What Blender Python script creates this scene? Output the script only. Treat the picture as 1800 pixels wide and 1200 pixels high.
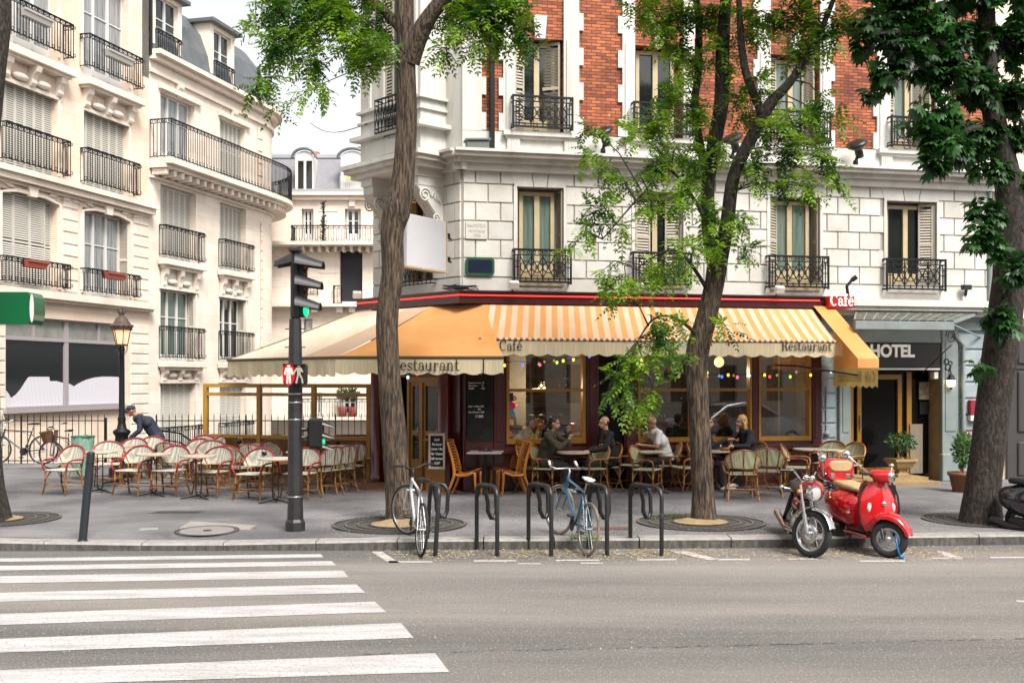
import bpy, math, random
from math import sin, cos, pi, radians, sqrt, atan2
from mathutils import Vector, Matrix, noise as mnoise
import numpy as np
random.seed(7)
for o in list(bpy.data.objects): bpy.data.objects.remove(o)
scn = bpy.context.scene
COL = scn.collection
# ------------------------------------------------------------------ camera, sky, sun, exposure
F, HZ, H, PZ = 1900.0, 665.0, 2.2, 0.13      # focal length in photo pixels, horizon row, eye height, pavement height
cam_d = bpy.data.cameras.new('camera'); cam = bpy.data.objects.new('camera', cam_d); COL.objects.link(cam)
cam.location = (0, 0, H); cam.rotation_euler = (radians(90), 0, 0)
cam_d.sensor_width = 36.0; cam_d.lens = F/1800*36.0; cam_d.shift_y = (HZ-600)/1800
cam_d.clip_start = 0.1; cam_d.clip_end = 3000
scn.camera = cam
SUN_EL, SUN_AZ = radians(52), radians(150)    # azimuth clockwise from +Y: behind the camera, to the right
w = bpy.data.worlds.new('World'); scn.world = w; w.use_nodes = True
nt = w.node_tree; nt.nodes.clear()
sky = nt.nodes.new('ShaderNodeTexSky'); sky.sky_type = 'NISHITA'; sky.sun_disc = False
sky.sun_elevation = SUN_EL; sky.sun_rotation = SUN_AZ; sky.air_density = 1.0; sky.dust_density = 3.0; sky.ozone_density = 1.0
hs = nt.nodes.new('ShaderNodeHueSaturation'); hs.inputs['Saturation'].default_value = 0.12; hs.inputs['Value'].default_value = 1.0
bg = nt.nodes.new('ShaderNodeBackground'); bg.inputs['Strength'].default_value = 0.105
wo = nt.nodes.new('ShaderNodeOutputWorld')
nt.links.new(sky.outputs[0], hs.inputs['Color']); nt.links.new(hs.outputs[0], bg.inputs['Color']); nt.links.new(bg.outputs[0], wo.inputs[0])
sd = bpy.data.lights.new('sun', 'SUN'); sd.energy = 2.1; sd.angle = radians(22); sd.color = (1, .96, .9)
so = bpy.data.objects.new('sun', sd); COL.objects.link(so)
dv = Vector((sin(SUN_AZ)*cos(SUN_EL), cos(SUN_AZ)*cos(SUN_EL), sin(SUN_EL)))
so.rotation_euler = dv.to_track_quat('Z', 'Y').to_euler()
scn.view_settings.view_transform = 'Standard'; scn.view_settings.look = 'None'
scn.view_settings.exposure = 1.38; scn.view_settings.gamma = 1
scn.render.engine = 'CYCLES'
scn.cycles.max_bounces = 8; scn.cycles.transparent_max_bounces = 16; scn.cycles.diffuse_bounces = 2; scn.cycles.glossy_bounces = 3
scn.cycles.sample_clamp_indirect = 6
# ------------------------------------------------------------------ helpers
def pt(px, py, D): return Vector(((px-900)/F*D, D, H+(HZ-py)/F*D))
def gr(px, py, z=PZ):
    D = F*(H-z)/(py-HZ); return Vector(((px-900)/F*D, D, z))
class Frame:
    def __init__(s, ox, oy, dx, dy):
        n = sqrt(dx*dx+dy*dy); s.o = Vector((ox, oy)); s.u = Vector((dx/n, dy/n)); s.v = Vector((-dy/n, dx/n)); s.a = atan2(dy, dx)
    def hit(s, px, py, off=0):
        rx = (px-900)/F
        P = s.o + s.v*off      # P + k u = t (rx,1)
        det = s.u.x - rx*s.u.y
        k = (rx*P.y - P.x)/det; t = P.y + k*s.u.y
        return k, H+(HZ-py)/F*t
    def S(s, px, off=0): return s.hit(px, HZ, off)[0]
    def Z(s, px, py, off=0): return s.hit(px, py, off)[1]
    def w(s, x, y, z=0): p = s.o+s.u*x+s.v*y; return Vector((p.x, p.y, z))
class MB:
    def __init__(s): s.v = []; s.f = []; s.m = []; s.sm = []; s.mi = 0; s.smooth = False; s.X = None
    def add(s, vs, fs, smooth=None):
        b = len(s.v)
        if s.X is not None: vs = [s.X @ Vector(p) for p in vs]
        s.v += [tuple(p) for p in vs]; s.f += [tuple(i+b for i in q) for q in fs]
        k = s.smooth if smooth is None else smooth
        s.m += [s.mi]*len(fs); s.sm += [k]*len(fs); return s
    def quad(s, *p): return s.add(p, [tuple(range(len(p)))], False)
    def box(s, x0, x1, y0, y1, z0, z1):
        return s.add([(x0,y0,z0),(x1,y0,z0),(x1,y1,z0),(x0,y1,z0),(x0,y0,z1),(x1,y0,z1),(x1,y1,z1),(x0,y1,z1)],
              [(0,3,2,1),(4,5,6,7),(0,1,5,4),(1,2,6,5),(2,3,7,6),(3,0,4,7)], False)
    def cbox(s, x0, x1, y0, y1, z0, z1, c=.012):     # bevelled box
        vs = []; 
        for z, e in ((z0,c),(z0+c,0),(z1-c,0),(z1,c)):
            a0,a1,b0,b1 = x0+e, x1-e, y0+e, y1-e
            vs += [(a0+c-e*1.0 if e==0 else a0,b0,z),(a1-c if e==0 else a1,b0,z),(a1,b0+c if e==0 else b0,z),(a1,b1-c if e==0 else b1,z),
                   (a1-c if e==0 else a1,b1,z),(a0+c if e==0 else a0,b1,z),(a0,b1-c if e==0 else b1,z),(a0,b0+c if e==0 else b0,z)]
        fs = []
        for k in range(3):
            for i in range(8):
                j = (i+1)%8; fs.append((k*8+i,k*8+j,k*8+8+j,k*8+8+i))
        fs.append(tuple(range(7,-1,-1))); fs.append(tuple(range(24,32)))
        return s.add(vs, fs, False)
    def slab(s, x0, x1, y0, y1, z0, z1, c=.02):       # block on a wall: front (low y) face chamfered
        return s.add([(x0,y1,z0),(x1,y1,z0),(x1,y1,z1),(x0,y1,z1),(x0+c,y0,z0+c),(x1-c,y0,z0+c),(x1-c,y0,z1-c),(x0+c,y0,z1-c)],
              [(4,5,6,7),(0,1,5,4),(1,2,6,5),(2,3,7,6),(3,0,4,7)], False)
    def prism(s, pts, y0, y1):                        # polygon in x,z extruded along y
        n = len(pts); vs = [(x,y0,z) for x,z in pts]+[(x,y1,z) for x,z in pts]
        return s.add(vs, [tuple(range(n)), tuple(range(2*n-1,n-1,-1))]+[(i,i+n,(i+1)%n+n,(i+1)%n) for i in range(n)], False)
    def plan(s, pts, z0, z1, lid=True):               # polygon in x,y extruded along z
        n = len(pts); vs = [(x,y,z0) for x,y in pts]+[(x,y,z1) for x,y in pts]
        return s.add(vs, ([tuple(range(n-1,-1,-1)), tuple(range(n,2*n))] if lid else [])+[(i,(i+1)%n,(i+1)%n+n,i+n) for i in range(n)], False)
    def tube(s, pts, r, n=8, caps=True, close=False, flat=1.0):
        pts = [Vector(p) for p in pts]; N = len(pts); rs = r if isinstance(r, (list, tuple)) else [r]*N
        vs = []; up = None
        for i, p in enumerate(pts):
            if close: t = pts[(i+1)%N]-pts[i-1]
            else: t = pts[min(i+1,N-1)]-pts[max(i-1,0)]
            if t.length < 1e-9: t = Vector((0,0,1))
            t.normalize()
            if up is None: up = Vector((0,0,1)) if abs(t.z) < .9 else Vector((1,0,0))
            a = up - t*up.dot(t)
            if a.length < 1e-6: a = t.orthogonal()
            a.normalize(); up = a; b = t.cross(a)
            for k in range(n):
                q = 2*pi*(k+.5)/n; vs.append(p+a*(rs[i]*cos(q)*flat)+b*(rs[i]*sin(q)))
        fs = []
        for i in range(N if close else N-1):
            j = (i+1)%N
            for k in range(n): l = (k+1)%n; fs.append((i*n+k,i*n+l,j*n+l,j*n+k))
        s.add(vs, fs, n > 4)
        if caps and not close:
            s.add(vs[:n], [tuple(range(n-1,-1,-1))], False); s.add(vs[-n:], [tuple(range(n))], False)
        return s
    def lathe(s, prof, c=(0,0,0), n=16, axis='z', smooth=True):
        vs = []
        for r, z in prof:
            for k in range(n):
                q = 2*pi*k/n; x, y = r*cos(q), r*sin(q)
                p = (x,y,z) if axis == 'z' else ((z,x,y) if axis == 'x' else (x,z,-y))
                vs.append((p[0]+c[0],p[1]+c[1],p[2]+c[2]))
        fs = [(i*n+k,i*n+(k+1)%n,(i+1)*n+(k+1)%n,(i+1)*n+k) for i in range(len(prof)-1) for k in range(n)]
        return s.add(vs, fs, smooth)
    def ell(s, c, r, nu=14, nv=9, R=None):
        c = Vector(c); r = (r,r,r) if not isinstance(r, (tuple,list)) else r; vs = []
        for i in range(nv+1):
            f = pi*i/nv
            for k in range(nu):
                q = 2*pi*k/nu; p = Vector((r[0]*sin(f)*cos(q), r[1]*sin(f)*sin(q), r[2]*cos(f)))
                if R: p = R @ p
                vs.append(c+p)
        return s.add(vs, [(i*nu+k,(i+1)*nu+k,(i+1)*nu+(k+1)%nu,i*nu+(k+1)%nu) for i in range(nv) for k in range(nu)], True)
    def disc(s, c, r, n=20, axis='z', ry=None):
        ry = ry or r; vs = []
        for k in range(n):
            q = 2*pi*k/n; x, y = r*cos(q), ry*sin(q)
            p = (x,y,0) if axis == 'z' else ((0,x,y) if axis == 'x' else (x,0,y))
            vs.append((p[0]+c[0],p[1]+c[1],p[2]+c[2]))
        return s.add(vs, [tuple(range(n))], False)
    def build(s, name, mats, parent=None, loc=None, rotz=0):
        me = bpy.data.meshes.new(name); me.from_pydata(s.v, [], s.f)
        ms = mats if isinstance(mats, (list, tuple)) else [mats]
        for m in ms: me.materials.append(m)
        me.polygons.foreach_set('material_index', s.m); me.polygons.foreach_set('use_smooth', s.sm); me.update()
        o = bpy.data.objects.new(name, me); COL.objects.link(o)
        if parent is not None: o.parent = parent
        if loc is not None: o.location = loc
        if rotz: o.rotation_euler = (0,0,rotz)
        return o
def tag(o, label=None, cat=None, group=None, kind=None):
    if label: o['label'] = label
    if cat: o['category'] = cat
    if group: o['group'] = group
    if kind: o['kind'] = kind
    return o
def thing(name, label, cat, loc=(0,0,0), rotz=0, group=None):
    o = bpy.data.objects.new(name, None); o.empty_display_size = .2; COL.objects.link(o); o.location = loc; o.rotation_euler = (0,0,rotz)
    return tag(o, label, cat, group)
KIDS = {}
def kids(o):
    return [c for c in bpy.data.objects if c.parent == o]
def copy_thing(o, loc, rotz, label, group=None):
    r = o.copy(); COL.objects.link(r); r.location = loc; r.rotation_euler = (o.rotation_euler[0], o.rotation_euler[1], rotz); r['label'] = label
    if group: r['group'] = group
    if o.name not in KIDS: KIDS[o.name] = [(c, kids(c)) for c in kids(o)]
    for ch, gs in KIDS[o.name]:
        c = ch.copy(); COL.objects.link(c); c.parent = r
        for g in gs:
            d = g.copy(); COL.objects.link(d); d.parent = c
    return r
# ------------------------------------------------------------------ materials
def N(nt, t, **kw):
    n = nt.nodes.new(t)
    for k, v in kw.items():
        if hasattr(n, k): setattr(n, k, v)
        else: n.inputs[k].default_value = v
    return n
KA = .76
def mat(name, c, r=.6, metal=0, c2=None, ns=4.0, sc=(1,1,1), lo=.35, hi=.65, bump=0, bs=60, spec=None, coat=0, emit=None, es=0, trans=0, det=6, spk=None, bsc=None, ashlar=None, island=0, crack=None):
    if not emit:
        c = tuple(v*KA for v in c); c2 = tuple(v*KA for v in c2) if c2 else None
    m = bpy.data.materials.new(name); m.use_nodes = True; nt = m.node_tree; b = nt.nodes['Principled BSDF']; L = nt.links.new
    b.inputs['Base Color'].default_value = (*c, 1); b.inputs['Roughness'].default_value = r; b.inputs['Metallic'].default_value = metal
    if spec is not None: b.inputs['Specular IOR Level'].default_value = spec
    if coat: b.inputs['Coat Weight'].default_value = coat; b.inputs['Coat Roughness'].default_value = .08
    if emit: b.inputs['Emission Color'].default_value = (*emit, 1); b.inputs['Emission Strength'].default_value = es
    tc = N(nt, 'ShaderNodeTexCoord')
    col = None
    if c2:
        mp = N(nt, 'ShaderNodeMapping'); mp.inputs['Scale'].default_value = sc; L(tc.outputs['Object'], mp.inputs[0])
        n = N(nt, 'ShaderNodeTexNoise', Scale=ns, Detail=det, Roughness=.6); L(mp.outputs[0], n.inputs['Vector'])
        rp = N(nt, 'ShaderNodeValToRGB'); rp.color_ramp.elements[0].position = lo; rp.color_ramp.elements[1].position = hi
        rp.color_ramp.elements[0].color = (*c, 1); rp.color_ramp.elements[1].color = (*c2, 1)
        L(n.outputs[0], rp.inputs[0]); col = rp.outputs[0]
    if spk:      # (colour, scale, threshold): fine speckle on top
        n = N(nt, 'ShaderNodeTexNoise', Scale=spk[1], Detail=2, Roughness=.8); L(tc.outputs['Object'], n.inputs['Vector'])
        rp = N(nt, 'ShaderNodeValToRGB'); rp.color_ramp.elements[0].position = spk[2]; rp.color_ramp.elements[1].position = spk[2]+.05
        L(n.outputs[0], rp.inputs[0]); mx = N(nt, 'ShaderNodeMixRGB'); L(rp.outputs[0], mx.inputs[0])
        if col: L(col, mx.inputs[1])
        else: mx.inputs[1].default_value = (*c, 1)
        mx.inputs[2].default_value = (*spk[0], 1); col = mx.outputs[0]
    if crack:
        nn = N(nt, 'ShaderNodeTexNoise', Scale=2.2, Detail=6); L(tc.outputs['Object'], nn.inputs['Vector']); mv = N(nt, 'ShaderNodeMixRGB'); mv.inputs[0].default_value = .16; L(tc.outputs['Object'], mv.inputs[1]); L(nn.outputs[1], mv.inputs[2])
        vo = N(nt, 'ShaderNodeTexVoronoi', feature='DISTANCE_TO_EDGE', Scale=crack); L(mv.outputs[0], vo.inputs['Vector']); rp = N(nt, 'ShaderNodeValToRGB'); rp.color_ramp.elements[0].color = (.62,.60,.59,1); rp.color_ramp.elements[0].position = .001; rp.color_ramp.elements[1].position = .007; L(vo.outputs['Distance'], rp.inputs[0])
        mu = N(nt, 'ShaderNodeMixRGB', blend_type='MULTIPLY'); mu.inputs[0].default_value = .5; L(col, mu.inputs[1]); L(rp.outputs[0], mu.inputs[2]); col = mu.outputs[0]
    if ashlar or island:
        mu = N(nt, 'ShaderNodeMixRGB', blend_type='MULTIPLY'); mu.inputs[0].default_value = 1
        if ashlar:
            sx = N(nt, 'ShaderNodeSeparateXYZ'); cx = N(nt, 'ShaderNodeCombineXYZ'); L(tc.outputs['Object'], sx.inputs[0]); L(sx.outputs[0], cx.inputs[0]); L(sx.outputs[2], cx.inputs[1])
            br = N(nt, 'ShaderNodeTexBrick', Scale=1.0); br.inputs['Color1'].default_value = (1.05,1.03,1,1); br.inputs['Color2'].default_value = (.93,.89,.85,1); br.inputs['Mortar'].default_value = (.78,.72,.66,1)
            br.inputs['Mortar Size'].default_value = .006; br.inputs['Brick Width'].default_value = ashlar[0]; br.inputs['Row Height'].default_value = ashlar[1]; L(cx.outputs[0], br.inputs['Vector']); L(br.outputs[0], mu.inputs[2])
        else:
            ge = N(nt, 'ShaderNodeNewGeometry'); mr = N(nt, 'ShaderNodeMapRange'); mr.inputs['To Min'].default_value = 1-island; mr.inputs['To Max'].default_value = 1+island*.5; L(ge.outputs['Random Per Island'], mr.inputs['Value']); L(mr.outputs[0], mu.inputs[2])
        if col: L(col, mu.inputs[1])
        else: mu.inputs[1].default_value = (*c, 1)
        col = mu.outputs[0]
    if col: L(col, b.inputs['Base Color'])
    if bump:
        n = N(nt, 'ShaderNodeTexNoise', Scale=bs, Detail=5, Roughness=.6)
        if bsc:
            mp = N(nt, 'ShaderNodeMapping'); mp.inputs['Scale'].default_value = bsc; L(tc.outputs['Object'], mp.inputs[0]); L(mp.outputs[0], n.inputs['Vector'])
        else: L(tc.outputs['Object'], n.inputs['Vector'])
        bp = N(nt, 'ShaderNodeBump', Strength=bump, Distance=.02); L(n.outputs[0], bp.inputs['Height']); L(bp.outputs[0], b.inputs['Normal'])
    if trans:
        tr = N(nt, 'ShaderNodeBsdfTranslucent'); mx = N(nt, 'ShaderNodeMixShader', Fac=trans)
        if col: L(col, tr.inputs['Color'])
        else: tr.inputs['Color'].default_value = (*c, 1)
        L(b.outputs[0], mx.inputs[1]); L(tr.outputs[0], mx.inputs[2]); L(mx.outputs[0], nt.nodes['Material Output'].inputs[0])
    return m
def glass(name, tint=(1,1,1), base=.12):
    m = bpy.data.materials.new(name); m.use_nodes = True; nt = m.node_tree; nt.nodes.clear(); L = nt.links.new
    o = N(nt, 'ShaderNodeOutputMaterial'); t = N(nt, 'ShaderNodeBsdfTransparent'); t.inputs[0].default_value = (*tint, 1)
    g = N(nt, 'ShaderNodeBsdfGlossy'); g.inputs['Roughness'].default_value = .015; fr = N(nt, 'ShaderNodeFresnel', IOR=1.5)
    ad = N(nt, 'ShaderNodeMath', operation='ADD'); ad.inputs[1].default_value = base; ad.use_clamp = True
    mx = N(nt, 'ShaderNodeMixShader'); L(fr.outputs[0], ad.inputs[0]); L(ad.outputs[0], mx.inputs[0]); L(t.outputs[0], mx.inputs[1]); L(g.outputs[0], mx.inputs[2]); L(mx.outputs[0], o.inputs[0])
    return m
def brickmat(name):
    m = bpy.data.materials.new(name); m.use_nodes = True; nt = m.node_tree; b = nt.nodes['Principled BSDF']; L = nt.links.new
    tc = N(nt, 'ShaderNodeTexCoord'); sx = N(nt, 'ShaderNodeSeparateXYZ'); cx = N(nt, 'ShaderNodeCombineXYZ'); L(tc.outputs['Object'], sx.inputs[0])
    L(sx.outputs[0], cx.inputs[0]); L(sx.outputs[2], cx.inputs[1])
    br = N(nt, 'ShaderNodeTexBrick', Scale=1.0); br.inputs['Color1'].default_value = (.46,.14,.055,1); br.inputs['Color2'].default_value = (.17,.04,.028,1)
    br.inputs['Mortar'].default_value = (.08,.035,.025,1); br.inputs['Mortar Size'].default_value = .007; br.inputs['Brick Width'].default_value = .19; br.inputs['Row Height'].default_value = .060
    br.inputs['Bias'].default_value = -.1; br.inputs['Mortar Smooth'].default_value = .2
    L(cx.outputs[0], br.inputs['Vector'])
    n = N(nt, 'ShaderNodeTexNoise', Scale=1.7, Detail=6); L(cx.outputs[0], n.inputs['Vector'])
    rp = N(nt, 'ShaderNodeValToRGB'); rp.color_ramp.elements[0].position = .3; rp.color_ramp.elements[1].position = .7; rp.color_ramp.elements[0].color = (.6,.55,.5,1); rp.color_ramp.elements[1].color = (1.25,1.2,1.1,1)
    L(n.outputs[0], rp.inputs[0]); mu = N(nt, 'ShaderNodeMixRGB', blend_type='MULTIPLY'); mu.inputs[0].default_value = 1; L(br.outputs[0], mu.inputs[1]); L(rp.outputs[0], mu.inputs[2])
    n2 = N(nt, 'ShaderNodeTexNoise', Scale=14, Detail=4); L(cx.outputs[0], n2.inputs['Vector'])
    rp2 = N(nt, 'ShaderNodeValToRGB'); rp2.color_ramp.elements[0].position = .68; rp2.color_ramp.elements[1].position = .74; L(n2.outputs[0], rp2.inputs[0])
    m2 = N(nt, 'ShaderNodeMixRGB'); L(rp2.outputs[0], m2.inputs[0]); L(mu.outputs[0], m2.inputs[1]); m2.inputs[2].default_value = (.55,.3,.2,1)
    L(m2.outputs[0], b.inputs['Base Color']); b.inputs['Roughness'].default_value = .85
    bp = N(nt, 'ShaderNodeBump', Strength=.8, Distance=.01); bp.invert = True; L(br.outputs['Fac'], bp.inputs['Height']); L(bp.outputs[0], b.inputs['Normal'])
    return m
def weave(name, c1, c2, s=60):
    m = bpy.data.materials.new(name); m.use_nodes = True; nt = m.node_tree; b = nt.nodes['Principled BSDF']; L = nt.links.new
    tc = N(nt, 'ShaderNodeTexCoord'); mp = N(nt, 'ShaderNodeMapping'); mp.inputs['Rotation'].default_value = (.6,.6,.78); L(tc.outputs['Object'], mp.inputs[0])
    ch = N(nt, 'ShaderNodeTexChecker', Scale=s); ch.inputs['Color1'].default_value = (*c1, 1); ch.inputs['Color2'].default_value = (*c2, 1); L(mp.outputs[0], ch.inputs[0])
    L(ch.outputs[0], b.inputs['Base Color']); b.inputs['Roughness'].default_value = .5
    bp = N(nt, 'ShaderNodeBump', Strength=.4, Distance=.004); L(ch.outputs[1], bp.inputs['Height']); L(bp.outputs[0], b.inputs['Normal'])
    return m
M = {}
M['stone_w'] = mat('painted stone', (.77,.74,.68), .8, c2=(.62,.58,.51), ns=2.2, lo=.4, hi=.75, bump=.25, bs=40, spk=((.45,.42,.37), 35, .70), island=.13)
M['stone_back'] = mat('masonry joint', (.44,.40,.35), .9)
M['stucco'] = mat('white render', (.76,.735,.68), .8, c2=(.46,.42,.35), ns=1.3, sc=(1.6,1.6,.22), lo=.46, hi=.85, det=9, bump=.15, bs=30)
M['cream'] = mat('cream limestone', (.90,.70,.54), .85, c2=(.97,.84,.71), ns=.9, lo=.3, hi=.7, bump=.15, bs=25, det=8, ashlar=(1.05,.42))
M['cream_l'] = mat('pale limestone', (.97,.87,.77), .85, c2=(.84,.70,.57), ns=1.3, lo=.48, hi=.8, bump=.12, bs=25, det=8, ashlar=(1.2,.45))
M['cream_d'] = mat('stone joint', (.30,.23,.15), .9)
M['brick'] = brickmat('orange brick')
M['iron'] = mat('black iron', (.008,.009,.010), .55, spec=.25, bump=.1, bs=80)
M['zinc'] = mat('dark zinc roof', (.13,.145,.155), .5, metal=.3, c2=(.19,.2,.21), ns=2)
M['slate'] = mat('grey slate', (.20,.2,.22), .7, c2=(.30,.29,.31), ns=9, sc=(1,1,3))
M['white'] = mat('white paint', (.78,.76,.72), .45)
M['creampaint'] = mat('cream painted wood', (.62,.50,.31), .5, c2=(.55,.42,.24), ns=6)
M['shutter'] = mat('off white shutter', (.70,.66,.58), .55)
M['shut_gap'] = mat('shutter gap', (.22,.17,.13), .8)
M['shutter_d'] = mat('beige shutter', (.50,.44,.35), .6)
M['pane'] = mat('dark window glass', (.012,.016,.016), .06, spec=.7)
M['pane_g'] = mat('green curtained glass', (.10,.15,.12), .08, spec=.6, c2=(.2,.25,.2), ns=3, sc=(6,1,.4))
M['pane_l'] = mat('pale curtained glass', (.42,.43,.42), .08, spec=.6, c2=(.20,.21,.22), ns=2.5, sc=(7,7,.4))
M['ochre'] = mat('ochre painted wood', (.42,.20,.022), .35, c2=(.34,.15,.018), ns=5, coat=.2)
M['scrframe'] = mat('golden ochre paint', (.60,.31,.035), .35, c2=(.50,.24,.03), ns=5, coat=.2)
M['redwood'] = mat('dark red painted wood', (.075,.005,.007), .38, c2=(.05,.004,.005), ns=2.5, coat=.4, spk=((.35,.12,.09), 9, .74))
M['redpost'] = mat('crimson painted post', (.16,.008,.012), .28, c2=(.09,.005,.008), ns=3, coat=.4, spk=((.6,.45,.4), 12, .72))
M['asphalt'] = mat('road asphalt', (.14,.135,.128), .9, c2=(.33,.295,.265), ns=.62, lo=.36, hi=.66, bump=1.0, bs=70, spk=((.42,.39,.355), 46, .60), sc=(.14,1,1), det=9)
M['pave'] = mat('pavement asphalt', (.10,.096,.10), .85, c2=(.28,.266,.272), ns=.5, lo=.36, hi=.7, bump=.5, bs=70, spk=((.38,.36,.34), 50, .64), det=9, crack=.2)
M['granite'] = mat('granite kerb', (.40,.375,.35), .8, c2=(.30,.28,.26), ns=9, bump=.3, bs=40)
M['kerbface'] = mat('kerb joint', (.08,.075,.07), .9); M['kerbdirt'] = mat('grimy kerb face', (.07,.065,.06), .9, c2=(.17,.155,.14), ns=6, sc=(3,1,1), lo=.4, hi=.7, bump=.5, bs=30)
M['paint_w'] = mat('road paint', (.62,.59,.59), .7, c2=(.36,.335,.32), ns=3.2, lo=.42, hi=.76, sc=(.35,2.2,1), bump=.5, bs=90, spk=((.26,.24,.22), 34, .575), det=10)
M['awn_o'] = mat('orange awning canvas', (1.0,.50,.18), .8, c2=(.97,.40,.11), ns=1.2, bump=.05, bs=12, spk=((.9,.75,.6), 9, .77), trans=.25)
M['awn_c'] = mat('cream awning canvas', (.96,.74,.54), .8, c2=(.88,.62,.40), ns=1.5, trans=.25)
M['awn_w'] = mat('pale faded canvas', (1.0,.88,.72), .8, c2=(.98,.76,.52), ns=1.2, sc=(3,.3,1), trans=.2)
M['valance'] = mat('weathered cream valance', (.98,.86,.60), .85, c2=(.66,.53,.30), ns=3, sc=(22,22,.6), lo=.35, hi=.8, trans=.25)
M['text_d'] = mat('dark lettering', (.04,.03,.025), .7)
M['chalk'] = mat('chalk', (.75,.75,.72), .9)
M['slatebd'] = mat('blackboard', (.008,.01,.01), .75, spec=.2, c2=(.02,.022,.022), ns=5)
M['neon'] = mat('red neon tube', (.5,.02,.01), .4, emit=(1,.035,.03), es=1.0)
M['dkmetal'] = mat('dark grey metal', (.018,.016,.018), .5, c2=(.035,.03,.032), ns=8, bump=.1, bs=30)
M['steel'] = mat('worn painted steel', (.035,.035,.037), .38, metal=.4, c2=(.12,.115,.11), ns=7, lo=.6, hi=.75)
M['chrome'] = mat('chrome', (.8,.8,.8), .12, metal=1)
M['alu'] = mat('aluminium', (.55,.55,.55), .3, metal=.9)
M['rubber'] = mat('tyre rubber', (.02,.02,.021), .8, bump=.2, bs=60)
M['red_p'] = mat('glossy red paint', (.60,.004,.008), .18, coat=1)
M['maroon'] = mat('dark red tank paint', (.26,.004,.006), .2, coat=1)
M['blackpl'] = mat('black plastic', (.012,.012,.013), .4)
M['tan'] = mat('tan leather', (.62,.42,.22), .5, c2=(.52,.33,.16), ns=5, bump=.1, bs=80)
M['bamboo'] = mat('bamboo cane', (.50,.24,.05), .38, c2=(.10,.025,.008), ns=7, sc=(1,1,2), lo=.36, hi=.6)
M['redcane'] = mat('red lacquered cane', (.42,.03,.028), .35, c2=(.30,.02,.018), ns=8)
M['weave'] = weave('ivory and green woven cane', (.68,.64,.55), (.20,.19,.13), 60)
M['weave2'] = weave('olive woven cane', (.50,.47,.30), (.17,.18,.10), 60)
M['orwood'] = mat('orange varnished wood', (.55,.20,.02), .35, c2=(.40,.13,.012), ns=5, sc=(1,1,.3), coat=.3)
M['marble'] = mat('pale table top', (.80,.77,.70), .25, c2=(.5,.46,.40), ns=6)
M['bark'] = None
# ------------------------------------------------------------------ ground, road, kerb, markings
HX0, HX1, HY0, HY1 = -30.0, -1.2, 26.6, 120.0         # the sunken side street beyond the fence
m = MB()
G = 600
for a in ((-G,G,-G,HY0),(-G,HX0,HY0,HY1),(HX1,G,HY0,HY1),(-G,G,HY1,G)): m.quad((a[0],a[2],0),(a[1],a[2],0),(a[1],a[3],0),(a[0],a[3],0))
tag(m.build('road', M['asphalt']), kind='structure')
LOW = -1.6
m = MB(); m.quad((HX0,HY0,LOW),(HX1,HY0,LOW),(HX1,HY1,LOW),(HX0,HY1,LOW))
m.quad((HX0,HY0,LOW),(HX0,HY0,0),(HX1,HY0,0),(HX1,HY0,LOW)); m.quad((HX1,HY0,LOW),(HX1,HY0,0),(HX1,HY1,0),(HX1,HY1,LOW)); m.quad((HX0,HY0,LOW),(HX0,HY1,LOW),(HX0,HY1,0),(HX0,HY0,0))
tag(m.build('lower_street', M['pave']), kind='structure')
KB = [gr(-900,968.5,0), gr(0,968,0), gr(700,967,0), gr(1300,963,0), gr(1800,957,0), gr(2900,945,0)]
def kerbD(x):
    for a, b in zip(KB, KB[1:]):
        if x <= b.x or b is KB[-1]: return a.y+(b.y-a.y)*(x-a.x)/(b.x-a.x)
def dip(x):   # how far the kerb is lowered at the crossing
    px = 900+x*F/kerbD(x); t = min(max((px-20)/110, 0), 1)*min(max((640-px)/180, 0), 1); return .04*t*t*(3-2*t)
def pz(x, y):
    d = max(0, y-kerbD(x)); return PZ-dip(x)*min(1, max(0, 1-(d-.31)/.39))+.0
m = MB(); nx = 160; ys = [.30,.42,.55,.7,1.3,3,6,9,12.0]
xs = [-12+24*i/(nx-1) for i in range(nx)]; xs = [-60,-30]+xs+[30,60]
for x in xs:
    k = kerbD(x)
    for d in ys: m.v.append((x, k+d if d < 12 else 26.5, pz(x,k+d)))
n = len(ys)
for i in range(len(xs)-1):
    for j in range(n-1): m.f.append((i*n+j,(i+1)*n+j,(i+1)*n+j+1,i*n+j+1)); m.m.append(0); m.sm.append(True)
m.quad((6,26.5,PZ-.001),(60,26.5,PZ-.001),(60,32,PZ-.001),(6,32,PZ-.001))
tag(m.build('pavement', M['pave']), kind='structure')
m = MB(); x = -16.0; rr = random.Random(3)
while x < 17:
    L = rr.uniform(.85,1.25); x1 = x+L; h0 = PZ-dip(x); h1 = PZ-dip(x1); a, b = kerbD(x), kerbD(x1); g = .008; c = .022
    w = .30-.006
    P = [(x+g,a,-.02),(x1-g,b,-.02),(x1-g,b+w,-.02),(x+g,a+w,-.02),(x+g,a,h0-c),(x1-g,b,h1-c),(x+g,a+c,h0+.004),(x1-g,b+c,h1+.004),(x1-g,b+w,h1+.004),(x+g,a+w,h0+.004)]
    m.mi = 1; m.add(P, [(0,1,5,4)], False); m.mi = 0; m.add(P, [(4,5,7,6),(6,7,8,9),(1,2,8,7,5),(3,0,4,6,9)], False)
    x = x1
tag(m.build('kerb', [M['granite'],M['kerbdirt']]), kind='structure')
def strip(m, q, z=.004):   # quad from four photo points on the road
    m.add([gr(px,py,z) for px,py in q], [(0,1,2,3)], False)
m = MB()
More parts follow.
